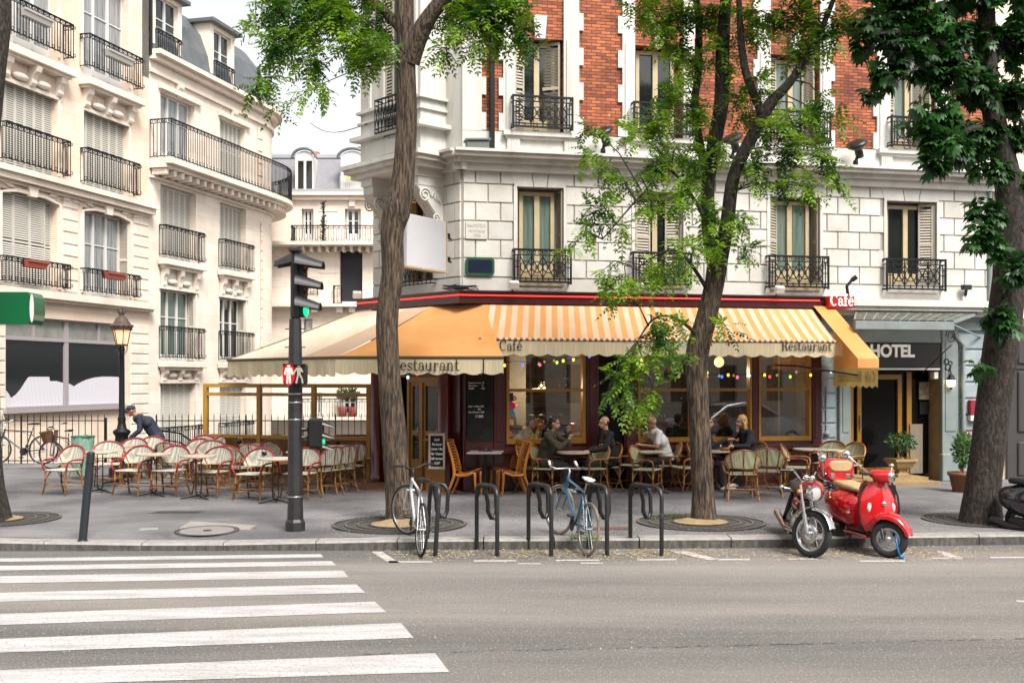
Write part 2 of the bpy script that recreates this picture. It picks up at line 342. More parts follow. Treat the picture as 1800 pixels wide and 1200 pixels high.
for (yl0,yl1,xr0,yr0,xr1,yr1) in ((980.8,986.7,564,973,569,979),(993.7,1002,583,985.5,592,993.3),(1012,1024.4,603,1002,613,1014),(1041,1056.7,626,1026,642,1041),
     (1078,1097.5,659,1056.7,679,1075),(1122,1146,705,1094,727,1120),(1177,1204,765,1147,790,1180),(1250,1285,845,1222,885,1262)):
    k0 = (yr0-yl0)/xr0; k1 = (yr1-yl1)/xr1
    strip(m, [(-700,yl0-700*k0),(-700,yl1-700*k1),(xr1,yr1),(xr0,yr0)])
tag(m.build('crosswalk_stripes', M['paint_w']), kind='structure')
m = MB()
for q in (((653,969),(672,969),(702,988),(683,988)),((683,985),(760,985.5),(760,988),(683,988)),((833,984),(907,983.5),(908,986),(833,986.5)),((910,989),(950,989),(951,991),(911,991)),
    ((977,983),(1053,982.5),(1054,985),(977,985.5)),((1120,982),(1188,981.5),(1189,984),(1120,984.5)),((1178,968.5),(1207,968),(1265,982),(1245,983.5)),((1262,981.5),(1318,981.5),(1318,984),(1262,984)),
    ((1385,981),(1440,981),(1440,983.5),(1386,983.5)),((1511,984),(1591,984),(1591,987),(1511,987)),((1645,968),(1660,968),(1692,979),(1670,981)),((1630,979),(1692,979.5),(1692,982),(1630,982)),((1740,978),(1830,977.5),(1830,980),(1740,980.5)),
    ((1020,988),(1060,988),(1060,990),(1021,990)),((1785,1054),(1830,1056),(1830,1059),(1788,1057))):
    strip(m, q)
tag(m.build('bay_markings', M['paint_w']), kind='structure')
m = MB(); rr = random.Random(5)
for px in range(640, 2000, 13):
    if rr.random() < .35: continue
    y0 = 1142-(px-900)*.0235+rr.uniform(-.6,.6); L = rr.uniform(4,14); h = rr.uniform(.5,1.6)
    strip(m, [(px,y0),(px,y0+h),(px+L,y0+h*.8-.3),(px+L,y0-.2)], .003)
tag(m.build('road_seam', M['kerbface']), kind='structure')
# fallen blossom and leaf litter in the gutter
m = MB(); rr = random.Random(11)
def crumb(x, y, z, s):
    a = rr.uniform(0,6.3); t = rr.uniform(.003,.012)
    m.add([(x+s*cos(a+k*2.1), y+s*sin(a+k*2.1), z+(t if k == 1 else .0015)) for k in range(3)], [(0,1,2)], False)
M['litter'] = mat('fallen blossom', (.62,.50,.28), .9, c2=(.45,.33,.12), ns=20)
for i in range(5200):
    px = rr.choice([rr.gauss(760,50), rr.gauss(930,50), rr.gauss(1060,55), rr.gauss(1190,60), rr.gauss(1420,70), rr.gauss(1620,60), rr.uniform(640,1850), rr.uniform(640,1850)])
    p = gr(px, rr.gauss(972,7), 0)
    if p.y < kerbD(p.x)-.01 and p.y > 11: crumb(p.x, p.y, .006, rr.uniform(.006,.017))
for i in range(2600):
    px = rr.uniform(560,1850); p = gr(px, rr.uniform(880,952)); 
    if p.y > kerbD(p.x)+.02: crumb(p.x, p.y, pz(p.x,p.y)+.008, rr.uniform(.005,.014))
for i in range(900):
    p = gr(rr.uniform(0,1850), rr.uniform(985,1150), 0); crumb(p.x, p.y, .006, rr.uniform(.005,.011))
tag(m.build('fallen_leaves', M['litter']), 'pale fallen blossom and leaf litter scattered in the gutter and round the trees', 'leaf litter', kind='stuff')
# manhole, drain grating, tree grates
def ground_ring(m, cx, cy, z, r0, r1, n=48, sq=1.0):
    vs = []
    for k in range(n):
        q = 2*pi*k/n
        vs += [(cx+r0*cos(q), cy+r0*sin(q)*sq, z), (cx+r1*cos(q), cy+r1*sin(q)*sq, z)]
    m.add(vs, [(2*k,2*k+1,(2*k+3)%(2*n),(2*k+2)%(2*n)) for k in range(n)], False)
mc = gr(364,933); t = thing('manhole_cover', 'round cast cover set in a diamond of worn stone near the kerb', 'manhole cover', (mc.x,mc.y,pz(mc.x,mc.y))); t.rotation_euler = (.03,0,0)
m = MB(); q = [gr(*p)-mc for p in ((280,943),(335,919),(452,925),(402,946))]; m.add([(p.x,p.y,pz(p.x+mc.x,p.y+mc.y)-pz(mc.x,mc.y)+.006) for p in q], [(0,1,2,3)]); m.build('surround', mat('worn stone', (.30,.27,.25), .85, c2=(.36,.32,.30), ns=5, bump=.4, bs=40), t)
R = 60/F*mc.y*.92
m = MB(); m.disc((0,0,.008), R*.92); m.build('lid', mat('cover infill', (.24,.22,.21), .8, c2=(.30,.27,.25), ns=7, bump=.4, bs=50), t)
m = MB(); ground_ring(m,0,0,.012,R*.95,R*1.0); ground_ring(m,0,0,.012,R*.86,R*.9); m.disc((0,0,.013),.06,8); m.build('rim', M['dkmetal'], t)
g = gr(307,900); t = MB()
p0 = gr(268,900)-g; 
for k in range(15):
    x = -.36+k*.05; t.add([(x,-.16,.006),(x+.022,-.16,.006),(x+.10,.16,.006),(x+.078,.16,.006)], [(0,1,2,3)])
o = t.build('drain_grating', M['kerbface'], None, (g.x,g.y,PZ)); tag(o, 'narrow slotted drain grating in the pavement by the café chairs', 'grating')
g = gr(262,930); t = MB(); t.box(-.12,.12,-.1,.1,.002,.008); o = t.build('valve_cover', M['granite'], None, (g.x,g.y,pz(g.x,g.y)), .3); tag(o, 'small square valve cover beside the round manhole', 'valve cover')
g = gr(1075,929); t = MB(); t.box(-.27,.27,-.13,.13,.002,.008); o = t.build('utility_cover', mat('rusty plate', (.16,.07,.05), .8, c2=(.1,.05,.04), ns=8), None, (g.x,g.y,pz(g.x,g.y)), .1); tag(o, 'rust brown rectangular cover plate between the racks', 'cover plate')
M['soil'] = mat('sandy soil', (.40,.28,.15), .95, c2=(.28,.19,.10), ns=8, bump=.6, bs=30)
M['grate'] = mat('iron tree grate', (.035,.03,.027), .7, c2=(.07,.06,.05), ns=10); M['ringl'] = mat('pale ring edge', (.20,.18,.16), .6)  # ring edges in a lighter metal tone
def tree_grate(px, py, rpx, label):
    c = gr(px,py); R = rpx/F*c.y; t = thing('tree_grate', label, 'tree grate', (c.x,c.y,pz(c.x,c.y)), group='round iron grates round the trees')
    m = MB(); m.disc((0,0,.004), R, 48); m.build('pit', M['kerbface'], t)
    m = MB(); ground_ring(m,0,0,.016,R*.96,R); ground_ring(m,0,0,.016,R*.78,R*.81); ground_ring(m,0,0,.016,R*.60,R*.63); ground_ring(m,0,0,.016,R*.40,R*.46)
    for (r0,r1,n) in ((.81,.96,64),(.63,.78,52),(.46,.60,40)):
        for k in range(n):
            q = 2*pi*k/n; d = .006/R+.010; vs = []
            for rr_, s in ((r0,-1),(r1,-1),(r1,1),(r0,1)):
                a = q+s*d*.85; vs.append((R*rr_*cos(a),R*rr_*sin(a),.016))
            m.add(vs, [(0,1,2,3)])
    m.build('ring', M['grate'], t)
    for r_ in (.965,.785,.60): m = MB(); ground_ring(m,0,0,.021,R*r_,R*(r_+.018)); m.build('ring_edge', M['ringl'], t)
    m = MB(); m.disc((0,0,.02), R*.42, 24); m.add([(R*.4*cos(k*.39)*f, R*.4*sin(k*.39)*f, .02+h) for f,h in ((1,0),(.5,.05)) for k in range(16)], [(k,(k+1)%16,16+(k+1)%16,16+k) for k in range(16)]+[tuple(range(16,32))], True)
    m.build('soil', M['soil'], t)
tree_grate(702,922,118,'round iron grate round the bent tree by the white bicycle')
tree_grate(1232,918,113,'round iron grate round the forked tree before the café windows')
tree_grate(-8,913,108,'round iron grate cut by the left edge of the photo')
tree_grate(1728,914,103,'round iron grate round the thick dark tree by the hotel')
# ------------------------------------------------------------------ wall, window and railing builders
def wall(m, s0, s1, z0, z1, ops=(), y=0.0, dep=.25, back=True):
    ss = sorted({s0,s1,*[min(max(v,s0),s1) for o in ops for v in o[:2]]}); zs = sorted({z0,z1,*[min(max(v,z0),z1) for o in ops for v in o[2:4]]})
    for a, b in zip(ss, ss[1:]):
        for c, d in zip(zs, zs[1:]):
            xm, zm = (a+b)/2, (c+d)/2
            if any(o[0] < xm < o[1] and o[2] < zm < o[3] for o in ops): continue
            m.quad((a,y,c),(b,y,c),(b,y,d),(a,y,d))
    for o in ops:
        a,b,c,d = o[:4]; e = y+dep
        m.quad((a,y,c),(a,y,d),(a,e,d),(a,e,c)); m.quad((b,y,c),(b,e,c),(b,e,d),(b,y,d)); m.quad((a,y,d),(b,y,d),(b,e,d),(a,e,d)); m.quad((a,y,c),(a,e,c),(b,e,c),(b,y,c))
        if back: m.quad((a,e,c),(b,e,c),(b,e,d),(a,e,d))
def courses(m, s0, s1, z0, z1, ops, nrow, blk, y=0.0, out=.03, c=.018, gap=.012, phase=0, c2=None, minl=.08):
    h = (z1-z0)/nrow
    for r in range(nrow):
        a, b = z0+r*h+gap/2, z0+(r+1)*h-gap/2; iv = []
        if blk: 
            x = s0-(blk/2 if (r+phase)%2 else 0)
            while x < s1: iv.append((max(x,s0),min(x+blk,s1))); x += blk
        else: iv = [(s0,s1)]
        for o in ops:
            if o[3] <= a+.02 or o[2] >= b-.02: continue
            nv = []
            for p, q in iv:
                if q <= o[0] or p >= o[1]: nv.append((p,q))
                else:
                    if p < o[0]: nv.append((p,o[0]))
                    if q > o[1]: nv.append((o[1],q))
            iv = nv
        for p, q in iv:
            if q-p > minl: m.slab(p+gap/2, q-gap/2, y-out, y, a, b, c)
def louvres(m, s0, s1, z0, z1, y, n, th=.03, pitch=.062, axis='x'):
    w = (s1-s0)/n
    for i in range(n):
        a = s0+i*w+.006; b = s0+(i+1)*w-.006; f = .035
        for (p,q,r,t) in ((a,a+f,z0,z1),(b-f,b,z0,z1),(a+f,b-f,z0,z0+.08),(a+f,b-f,z1-.06,z1),(a+f,b-f,(z0+z1)/2-.03,(z0+z1)/2+.03)):
            m.box(p,q,y-th,y,r,t)
        z = z0+.09
        while z < z1-.1:
            if not (z0+z1)/2-.08 < z < (z0+z1)/2+.02: m.quad((a+f,y-th+.004,z),(b-f,y-th+.004,z),(b-f,y-.006,z+pitch*.72),(a+f,y-.006,z+pitch*.72))
            z += pitch
def sash(par, s0, s1, z0, z1, y, leaves=2, frame='white', pane='pane', trans=.62, name='window', fw=.055, bars=()):
    m = MB(); m.box(s0,s1,y-.04,y+.03,z1-fw,z1); m.box(s0,s1,y-.04,y+.03,z0,z0+fw); m.box(s0,s0+fw,y-.04,y+.03,z0+fw,z1-fw); m.box(s1-fw,s1,y-.04,y+.03,z0+fw,z1-fw)
    w = (s1-s0-2*fw)/leaves
    for i in range(1, leaves): x = s0+fw+i*w; m.box(x-.05,x+.05,y-.055,y+.03,z0+fw,z1-fw)
    for i in range(leaves):
        a = s0+fw+i*w+(.05 if i else 0); b = s0+fw+(i+1)*w-(.05 if i < leaves-1 else 0)
        m.box(a,b,y-.03,y+.02,z0+fw,z0+fw+.18)
        if trans: zt = z0+(z1-z0)*trans; m.box(a,b,y-.03,y+.02,zt-.018,zt+.018)
    o = m.build(name, M[frame], par)
    p = MB(); p.quad((s0+fw,y,z0+fw),(s1-fw,y,z0+fw),(s1-fw,y,z1-fw),(s0+fw,y,z1-fw)); p.build('pane', M[pane], o)
    return o
def ring(m, c, r, t=.007, n=12, axis='y', ry=None):
    m.tube([(c[0]+r*cos(2*pi*k/n), c[1], c[2]+(ry or r)*sin(2*pi*k/n)) for k in range(n)], t, 4, close=True)
def rail_pts(s0, s1, y, pr):     # plan path of a small balcony: out from the wall, along, back
    return [(s0,y),(s0,y-pr),(s1,y-pr),(s1,y)]
def rail_L(par, s0, s1, z0, z1, y, pr=.28, name='balcony_railing', path=None):
    m = MB(); P = path or rail_pts(s0,s1,y,pr); t = .016
    for z, r in ((z1,.026),(z1-.13,.014),(z0+.05,.018)): m.tube([(a,b,z) for a,b in P], r, 4)
    seg = []; 
    for (a,b),(c,d) in zip(P,P[1:]):
        L = sqrt((c-a)**2+(d-b)**2); n = max(1,int(L/.115)); seg += [((a+(c-a)*k/n, b+(d-b)*k/n), ((c-a)/L,(d-b)/L), k%2) for k in range(n+1)]
    for (x,yy), (dx,dy), k in seg:
        m.tube([(x,yy,z0),(x,yy,z1)] if not k else [(x,yy,z0+.05),(x,yy,z1-.13)], .0125, 4, caps=False)
        for zc, rr_ in ((z1-.065,.042),(z0+.12,.05)):
            if (zc > z1-.1) or k:
                m.tube([(x+dx*(.057+rr_*cos(q)), yy+dy*(.057+rr_*cos(q)), zc+rr_*sin(q)) for q in (0,1.05,2.1,3.14,4.2,5.2)], .0095, 4, close=True)
    return m.build(name, M['iron'], par)
def rail_C(par, s0, s1, z0, z1, y, pr=.2):
    m = MB(); P = rail_pts(s0,s1,y,pr); h = z1-z0; yf = y-pr
    for z, r in ((z1,.026),(z1-h*.17,.014),(z0+h*.10,.014),(z0+.0,.023)): m.tube([(a,b,z) for a,b in P], r, 4)
    for x in (s0,s1): m.tube([(x,yf,z0-.04),(x,yf,z1+.02)], .023, 4)
    L = s1-s0; e = L*.10; w = (L-2*e)/4; zm = z0+h*.46; R = min(w*.48, h*.34)
    for i in range(5): x = s0+e+i*w; m.tube([(x,yf,z0),(x,yf,z1)], .014, 4, caps=False)
    for i in range(4):
        x = s0+e+(i+.5)*w
        if i in (0,1,2,3): ring(m, (x,yf,zm), R, .0125, 14)
        for sg in (1,-1): m.tube([(x-w*.5,yf,zm-sg*h*.34),(x+w*.5,yf,zm+sg*h*.34)], .0115, 4, caps=False)
        m.tube([(x,yf,z0),(x,yf,z0+h*.14)], .0115, 4, caps=False); ring(m, (x,yf,zm), .03, .01, 8); ring(m, (x-w*.25,yf,z1-h*.085), .028, .009, 8); ring(m, (x+w*.25,yf,z1-h*.085), .028, .009, 8)
    for x in (s0+e*.5, s1-e*.5):
        m.tube([(x,yf,z0),(x,yf,z1-h*.17)], .0115, 4, caps=False); m.tube([(x-.05,yf,zm),(x+.05,yf,zm)], .0125, 4); m.tube([(x-.04,yf,zm+.1),(x+.04,yf,zm+.1)], .010, 4)
    return m.build('balcony_railing', M['iron'], par)
# ------------------------------------------------------------------ cream stone building on the left (two houses in one row)
DS = F/2200
FL = Frame(-900/F*34*DS, 34*DS, 500/F, 1)
def Lp(px, py, off=0): return FL.hit(px, py, off)
def corb(m, x, z0, z1, w, d, y=0):     # scrolled console
    h = z1-z0; pr = [(0,z1),(d,z1),(d,z1-.12*h),(d*.92,z1-.3*h),(d*.6,z1-.45*h),(d*.45,z1-.65*h),(d*.5,z1-.85*h),(d*.3,z0),(0,z0)]
    vs = [(x-w/2,y-a,b) for a,b in pr]+[(x+w/2,y-a,b) for a,b in pr]; n = len(pr)
    m.add(vs, [tuple(range(n)), tuple(range(2*n-1,n-1,-1))]+[(i,i+n,(i+1)%n+n,(i+1)%n) for i in range(n)], False)
S1 = FL.S(262); bA = thing('apartment_building', 'cream stone apartment house with big frosted shop window at street level', 'building', FL.w(0,0,0), FL.a)
colB = (FL.S(145), FL.S(226)); wB = colB[1]-colB[0]; pitch = FL.S(190)-FL.S(52); colA = (colB[0]-pitch*.97, colB[1]-pitch*.97)
zB = lambda py: FL.Z(190, py)
Zs = dict(t0=zB(100)-1.2+1.1)
# z levels read off column B (photo column 190)
zr3t, zr3b = zB(479), zB(519); zr2t, zr2b = zB(276), zB(334); zr1t, zr1b = zB(84), zB(140)
z_str1 = zB(525); z_str1b = zB(537); z_cor = zB(349); z_corb = zB(362); z_slab = zB(158); z_slabb = zB(170)
ZT = zr1b+4.2
ops = []
for (a,b) in (colA, colB): ops += [(a,b,zr3b-.12,zB(380)+.1), (a,b,zr2b-.12,zB(205)), (a,b,zr1b-.12,zB(-15)+.4)]
shop = (FL.S(10), FL.S(225), zB(713), zB(568))
ops.append(shop)
m = MB(); wall(m, -6, S1, -1.6, ZT, ops, 0, .28); m.quad((-6,0,-1.6),(-6,0,ZT),(-6,8,ZT),(-6,8,-1.6)); m.quad((-6,0,ZT),(S1,0,ZT),(S1,8,ZT),(-6,8,ZT)); m.build('wall', M['cream'], bA)
m = MB()   # banded masonry on the first floor and the pier at street level
band = [(o[0]-.22,o[1]+.22,o[2],o[3]+.1) for o in ops if o[2] > z_str1-.3 and o[3] < z_cor+.3]
courses(m, -6, S1-.04, z_str1+.05, z_corb-.02, band, 8, 0, out=.035, c=.02, gap=.03)
for (a,b) in (colA, colB):
    mdl = (a+b)/2; zt = zB(380)+.1
    for k, dx in enumerate((-.62,-.34,.34,.62)):
        m.prism([(mdl+dx*wB-.14*abs(dx)/.5,zt+.06),(mdl+dx*wB+.16,zt+.06),(mdl+dx*wB*1.25+.2,z_corb-.06),(mdl+dx*wB*1.25-.16,z_corb-.06)], -.06, 0)
    m.prism([(mdl-.14,zt-.08),(mdl+.14,zt-.08),(mdl+.2,z_corb-.02),(mdl-.2,z_corb-.02)], -.14, 0)
    m.tube([(a-.06,-.03,zr3b),(a-.06,-.03,zt-.12),(mdl-wB*.25,-.03,zt+.02),(mdl+wB*.25,-.03,zt+.02),(b+.06,-.03,zt-.12),(b+.06,-.03,zr3b)], .07, 4)
p0 = FL.S(229)
courses(m, p0, S1-.04, -1.6, z_str1b-.5, [], 17, 0, out=.035, c=.02, gap=.03); courses(m, -6, FL.S(8), -1.6, z_str1b-.5, [], 17, 0, out=.035, c=.02, gap=.03)
m.build('masonry_bands', M['cream_l'], bA)
m = MB()
m.box(-6,S1+.05,-.26,0,z_str1b,z_str1); m.box(-6,S1+.02,-.16,0,z_str1b-.08,z_str1b)
m.box(-6,S1+.06,-.34,0,z_cor-.02,z_cor+.14); m.box(-6,S1+.04,-.24,0,z_corb+.03,z_cor-.02); m.box(-6,S1+.02,-.10,0,z_corb-.06,z_corb+.03)
m.build('cornice', M['cream_l'], bA)
for (a,b) in (colA, colB):
    m = MB(); m.cbox(a-.2,b+.35,-.42,0,z_slabb,z_slab,.02); m.box(a-.12,b+.27,-.3,0,z_slabb-.07,z_slabb)
    zt = zB(205)+.03
    for x in (a+.12, b-.0, (a+b)/2): corb(m, x, zt-.02, z_slabb-.07, .24 if x != (a+b)/2 else .2, .26 if x != (a+b)/2 else .34)
    for x in (a+wB*.3, a+wB*.7): m.ell((x,-.07,zt+.13), (wB*.14,.12,.11), 12, 7)
    m.box(a-.05,b+.15,-.05,0,zt-.12,zt-.02)
    m.build('balcony', M['cream_l'], bA)
    rail_L(bA, a-.12, b+.28, zr1b, zr1t, 0, .34); rail_L(bA, a-.1, b+.25, zr2b, zr2t, 0, .26); rail_L(bA, a-.1, b+.25, zr3b, zr3t, 0, .26)
    for q in ((a-.07,a,zr2b,zB(205)),(b,b+.09,zr2b,zB(205)),(b,b+.09,zr1b,ZT-.5),(a-.07,a,zr1b,ZT-.5)): m = MB(); m.box(q[0],q[1],-.05,0,q[2],q[3]); m.build('window_surround', M['cream_l'], bA)
    o = sash(bA, a+.02, b-.02, zr1b-.05, zB(-15)+.3, .26, 3, pane='pane_l')
    s = MB(); louvres(s, a, b-.0, zr2b-.1, zB(205)-.02, .20, 6); so_ = s.build('shutter', M['shutter'], bA)
    s = MB(); s.quad((a,.215,zr2b-.1),(b,.215,zr2b-.1),(b,.215,zB(205)),(a,.215,zB(205))); s.build('gap', M['shut_gap'], so_)
a,b = colB; o = sash(bA, a+.1, b-.2, zr3b-.08, zB(380)+.05, .26, 3, pane='pane_l')
s = MB(); s.X = Matrix.Translation((b-.03,0,0)) @ Matrix.Rotation(radians(100),4,'Z'); louvres(s, -.0, .32, zr3b-.05, zB(380), 0, 1); s.build('shutter', M['shutter'], bA); s = MB(); s.X = Matrix.Translation((a+.03,0,0)) @ Matrix.Rotation(radians(80),4,'Z'); louvres(s, 0, .3, zr3b-.05, zB(380), 0, 1); s.build('shutter', M['shutter'], bA)
a,b = colA; s = MB(); louvres(s, a, b-.35, zr3b-.1, zB(380)+.05, .16, 3); louvres(s, b-.42, b, zr3b-.1, zB(380)+.05, .24, 1); so_ = s.build('shutter', M['shutter'], bA)
s = MB(); s.quad((a,.25,zr3b-.1),(b,.25,zr3b-.1),(b,.25,zB(380)+.05),(a,.25,zB(380)+.05)); s.build('gap', M['shut_gap'], so_)
# street level shop window with frosted film
s0,s1,z0,z1 = shop; zm = zB(602)
m = MB(); sm_ = FL.S(123)
for (p,q,r,t) in ((s0,s1,z0,z0+.07),(s0,s1,z1-.06,z1),(s0,s1,zm-.05,zm+.05),(s0,s0+.07,z0,z1),(s1-.07,s1,z0,z1),(sm_-.09,sm_+.09,z0,z1)): m.box(p,q,.1+.003*len(m.f)/6,.2,r,t)
for px in (66,180): x = FL.S(px); m.box(x-.04,x+.04,.12,.2,zm,z1)
m.box(s0-.15,s1+.15,-.16,.1,z0-.1,z0)
o = m.build('window', mat('mauve painted frame', (.42,.37,.38), .5), bA)
m = MB(); m.quad((s0,.17,z0),(s1,.17,z0),(s1,.17,zm),(s0,.17,zm)); m.build('pane', M['pane'], o)
m = MB(); m.quad((s0,.172,zm),(s1,.172,zm),(s1,.172,z1),(s0,.172,z1)); m.build('transom_pane', mat('dusty transom glass', (.24,.24,.21), .12, c2=(.36,.36,.33), ns=2), o)
m = MB(); zz = lambda py: z0+(z1-z0)*(715-py)/150*1.03
pr = [(10,680),(17,683),(23,689),(28,697),(36,692),(44,684),(51,674),(56,667),(60,664),(95,664),(96,671),(108,671),(119,674),(119,714),(10,714)]
m.add([(FL.S(px),.16,zz(py)) for px,py in pr], [tuple(range(len(pr)))])
pr = [(128,714),(128,675),(133,677),(138,680),(144,676),(152,672),(162,668),(174,665),(188,663.5),(204,663.5),(214,664),(222,666),(222,714)]
m.add([(FL.S(px),.16,zz(py)) for px,py in pr], [tuple(range(len(pr)))])
fm = weave('frosted window film', (.62,.60,.64), (.54,.52,.57), 22); m.build('frosted_film', fm, o)
m = MB(); m.box(-6,S1,-.05,0,-1.6,-.2); m.build('plinth', M['cream_l'], bA)
def planter(px, py, wpx, d, mt, label, off):
    s, z = FL.hit(px, py, off); s2 = FL.S(px+wpx, off); p = FL.w(s, off, z); t = MB(); L = s2-s; h = .2
    t.add([(0,-d/2,0),(L,-d/2,0),(L,d/2,0),(0,d/2,0),(-.03,-d/2-.04,h),(L+.03,-d/2-.04,h),(L+.03,d/2+.04,h),(-.03,d/2+.04,h)], [(0,1,5,4),(1,2,6,5),(2,3,7,6),(3,0,4,7),(0,3,2,1)])
    t.box(-.05,L+.05,-d/2-.055,-d/2-.035,h-.05,h+.01); t.quad((-.02,-d/2-.03,h-.04),(L+.02,-d/2-.03,h-.04),(L+.02,d/2+.03,h-.04),(-.02,d/2+.03,h-.04))
    o = t.build('flower_box', mt, None, p, FL.a); tag(o, label, 'flower box', 'flower boxes hung on the balcony railings')
mg = mat('grey planter', (.48,.45,.42), .7); mr = mat('terracotta planter', (.40,.09,.055), .7)
planter(38,27,48,.2,mg,'grey flower box on the upper left iron balcony',-.36); planter(187,98,42,.2,mg,'grey flower box on the taller window balcony, right of the other grey one',-.36)
planter(45,469,32,.2,mr,'terracotta flower box on the railing before half closed shutters',-.3); planter(186,489,28,.2,mr,'terracotta flower box on the railing of the white arched window',-.3)
# second house: same row, ending in a rounded corner
bB = thing('apartment_building', 'cream stone house with long curved balcony and dark mansard roof', 'building', FL.w(S1,0,0), FL.a)
zC = lambda py: FL.Z(325, py)
SE = FL.S(462); RC = 3.4
def s_(px, off=0): return FL.S(px, off)-S1
E = SE-S1
def curvepath(off, s_start, n=14, deg=115):      # wall line: straight to E then a rounded corner turning away from the street
    P = [(s_start,-off)] if s_start < E else []
    for k in range(n+1):
        q = radians(deg)*k/n; P.append((E+(RC+off)*sin(q), RC-(RC+off)*cos(q)))
    return P
def ribbon(m, P, z0, z1, smooth=False):
    n = len(P); m.add([(x,y,z0) for x,y in P]+[(x,y,z1) for x,y in P], [(i,i+1,n+i+1,n+i) for i in range(n-1)], smooth)
def ledge(m, off0, off1, z0, z1, s0=0.02):
    A = curvepath(off0, s0); B = curvepath(off1, s0); n = len(A)
    ribbon(m, B, z0, z1, False)
    for z in (z0, z1): m.add([(x,y,z) for x,y in A]+[(x,y,z) for x,y in B], [(i,i+1,n+i+1,n+i) for i in range(n-1)], False)
    m.quad((*A[0],z0),(*B[0],z0),(*B[0],z1),(*A[0],z1)); m.quad((*A[-1],z0),(*B[-1],z0),(*B[-1],z1),(*A[-1],z1))
cC = (s_(283), s_(343)); cD = (s_(387), s_(431))
zr4t,zr4b = zC(577),zC(631); zr5t,zr5b = zC(406),zC(458); zr0t,zr0b = zC(748),zC(790); zbt,zbb = zC(235),zC(289); zbs = zC(300)
zr_top = zC(118)
ops = []
for a,b in (cC,cD): ops += [(a,b,zr4b-.1,zC(512)),(a,b,zr5b-.1,zC(335)),(a,b,-.6,zC(672)),(a,b,zbb-.0,zC(178))]
m = MB(); wall(m, 0.0, E, -1.6, zr_top, ops, 0.02, .28); Pc = [(x,y+.02) for x,y in curvepath(0, 99)]; ribbon(m, Pc, -1.6, zr_top, True); m.build('wall', M['cream_l'], bB)
m = MB(); courses(m, s_(458), s_(478) if s_(478) < E else E-.02, -1.6, zC(352), [], 26, 0, out=.04, c=.02, gap=.03)
courses(m, s_(453), s_(475) if s_(475) < E else E-.02, zbs+.3, zr_top-.9, [], 5, 0, out=.04, c=.02, gap=.03)
m.build('masonry_bands', M['cream'], bB)
m = MB(); ledge(m, 0, .85, zbs-.17, zbs); ledge(m, 0, .62, zbs-.30, zbs-.175); 
P = curvepath(.32, .2, 26)
D_ = []; L = 0
for (a,b),(c,d) in zip(P,P[1:]):
    l = sqrt((c-a)**2+(d-b)**2); n = max(1,round(l/.48)) if l > 1 else (1)
    for k in range(n): D_.append((a+(c-a)*k/n, b+(d-b)*k/n, atan2(d-b,c-a)))
for x,y,q in D_:
    m.X = Matrix.Translation((x,y,0)) @ Matrix.Rotation(q,4,'Z'); m.cbox(-.09,.09,-.25,.3,zbs-.52,zbs-.31,.02)
m.X = None; ledge(m, 0, .1, zbs-.62, zbs-.54)
m.build('balcony', M['cream_l'], bB)
rail_L(bB, 0,0, zbs+.02, zbt+.0, 0, name='balcony_railing', path=[(0.06,0)]+curvepath(.8, .06, 12, 112))
for a,b in (cC,cD):
    for (zt_,zb_,pr) in ((zr4t,zr4b,.26),(zr5t,zr5b,.26),(zr0t,zr0b,.26)): rail_L(bB, a-.1, b+.22, zb_, zt_, 0, pr)
    for zt in (zC(512), zC(672)):
        m = MB(); zs = zr5b-.1 if zt == zC(512) else zr4b-.1
        m.cbox(a-.2,b+.3,-.32,.0,zs-.2,zs,.02); m.box(a-.08,b+.2,-.2,0,zs-.3,zs-.2); m.box(a-.1,b+.2,-.07,0,zt-.02,zt+.1)
        for x in (a+.1,b-.02,(a+b)/2): corb(m, x, zt+.02, zs-.3, .22, .2)
        for x in (a+(b-a)*.3,a+(b-a)*.7): m.ell((x,-.05,zt+.25), ((b-a)*.13,.09,.10), 10, 6)
        m.build('balcony', M['cream_l'], bB)
    m = MB(); m.box(a-.15,b+.3,-.12,0,zr0b-.3,zr0b-.1); m.build('balcony', M['cream_l'], bB)
    for zt in (zC(512),zC(335),zC(672)): 
        m = MB(); m.box(b,b+.08,-.04,.0,zt-2.3,zt-.03); m.build('window_surround', M['cream_l'], bB)
    m = MB(); m.box(a-.15,b+.3,-.12,0,zC(178)+.05,zC(178)+.2); corb(m,(a+b)/2,zC(178)+.02,zr_top-.75,.3,.16)
    m.build('window_surround', M['cream_l'], bB)
    sash(bB, a+.02, b-.18, zr4b-.08, zC(512)-.02, .26, 3, pane='pane_g' if a == cC[0] else 'pane')
    s = MB(); s.X = Matrix.Translation((b-.04,0.02,0)) @ Matrix.Rotation(radians(95),4,'Z'); louvres(s, 0, .24, zr4b-.05, zC(512)-.03, 0, 1); s.X = None
    s.build('shutter', M['shutter'], bB)
    for (q,r,nn) in ((zr5b-.1,zC(335)-.02,6),(-.55,zC(672)-.02,5)):
        s = MB(); louvres(s, a, b, q, r, .22, nn); so_ = s.build('shutter', M['shutter'], bB); s = MB(); s.quad((a,.235,q),(b,.235,q),(b,.235,r),(a,.235,r)); s.build('gap', M['shut_gap'], so_)
a,b = cC; sash(bB, a+.02, b-.1, zbb, zC(178)-.02, .26, 3, pane='pane_l')
a,b = cD; s = MB(); louvres(s, a, b, zbb, zC(178)-.02, .22, 6); so_ = s.build('shutter', M['shutter'], bB); s = MB(); s.quad((a,.235,zbb),(b,.235,zbb),(b,.235,zC(178)),(a,.235,zC(178))); s.build('gap', M['shut_gap'], so_)
m = MB(); ledge(m, 0, .42, zr_top-.16, zr_top); ledge(m, 0, .22, zr_top-.32, zr_top-.162); ledge(m, 0, .09, zr_top-.75, zr_top-.62); m.build('cornice', M['cream_l'], bB)
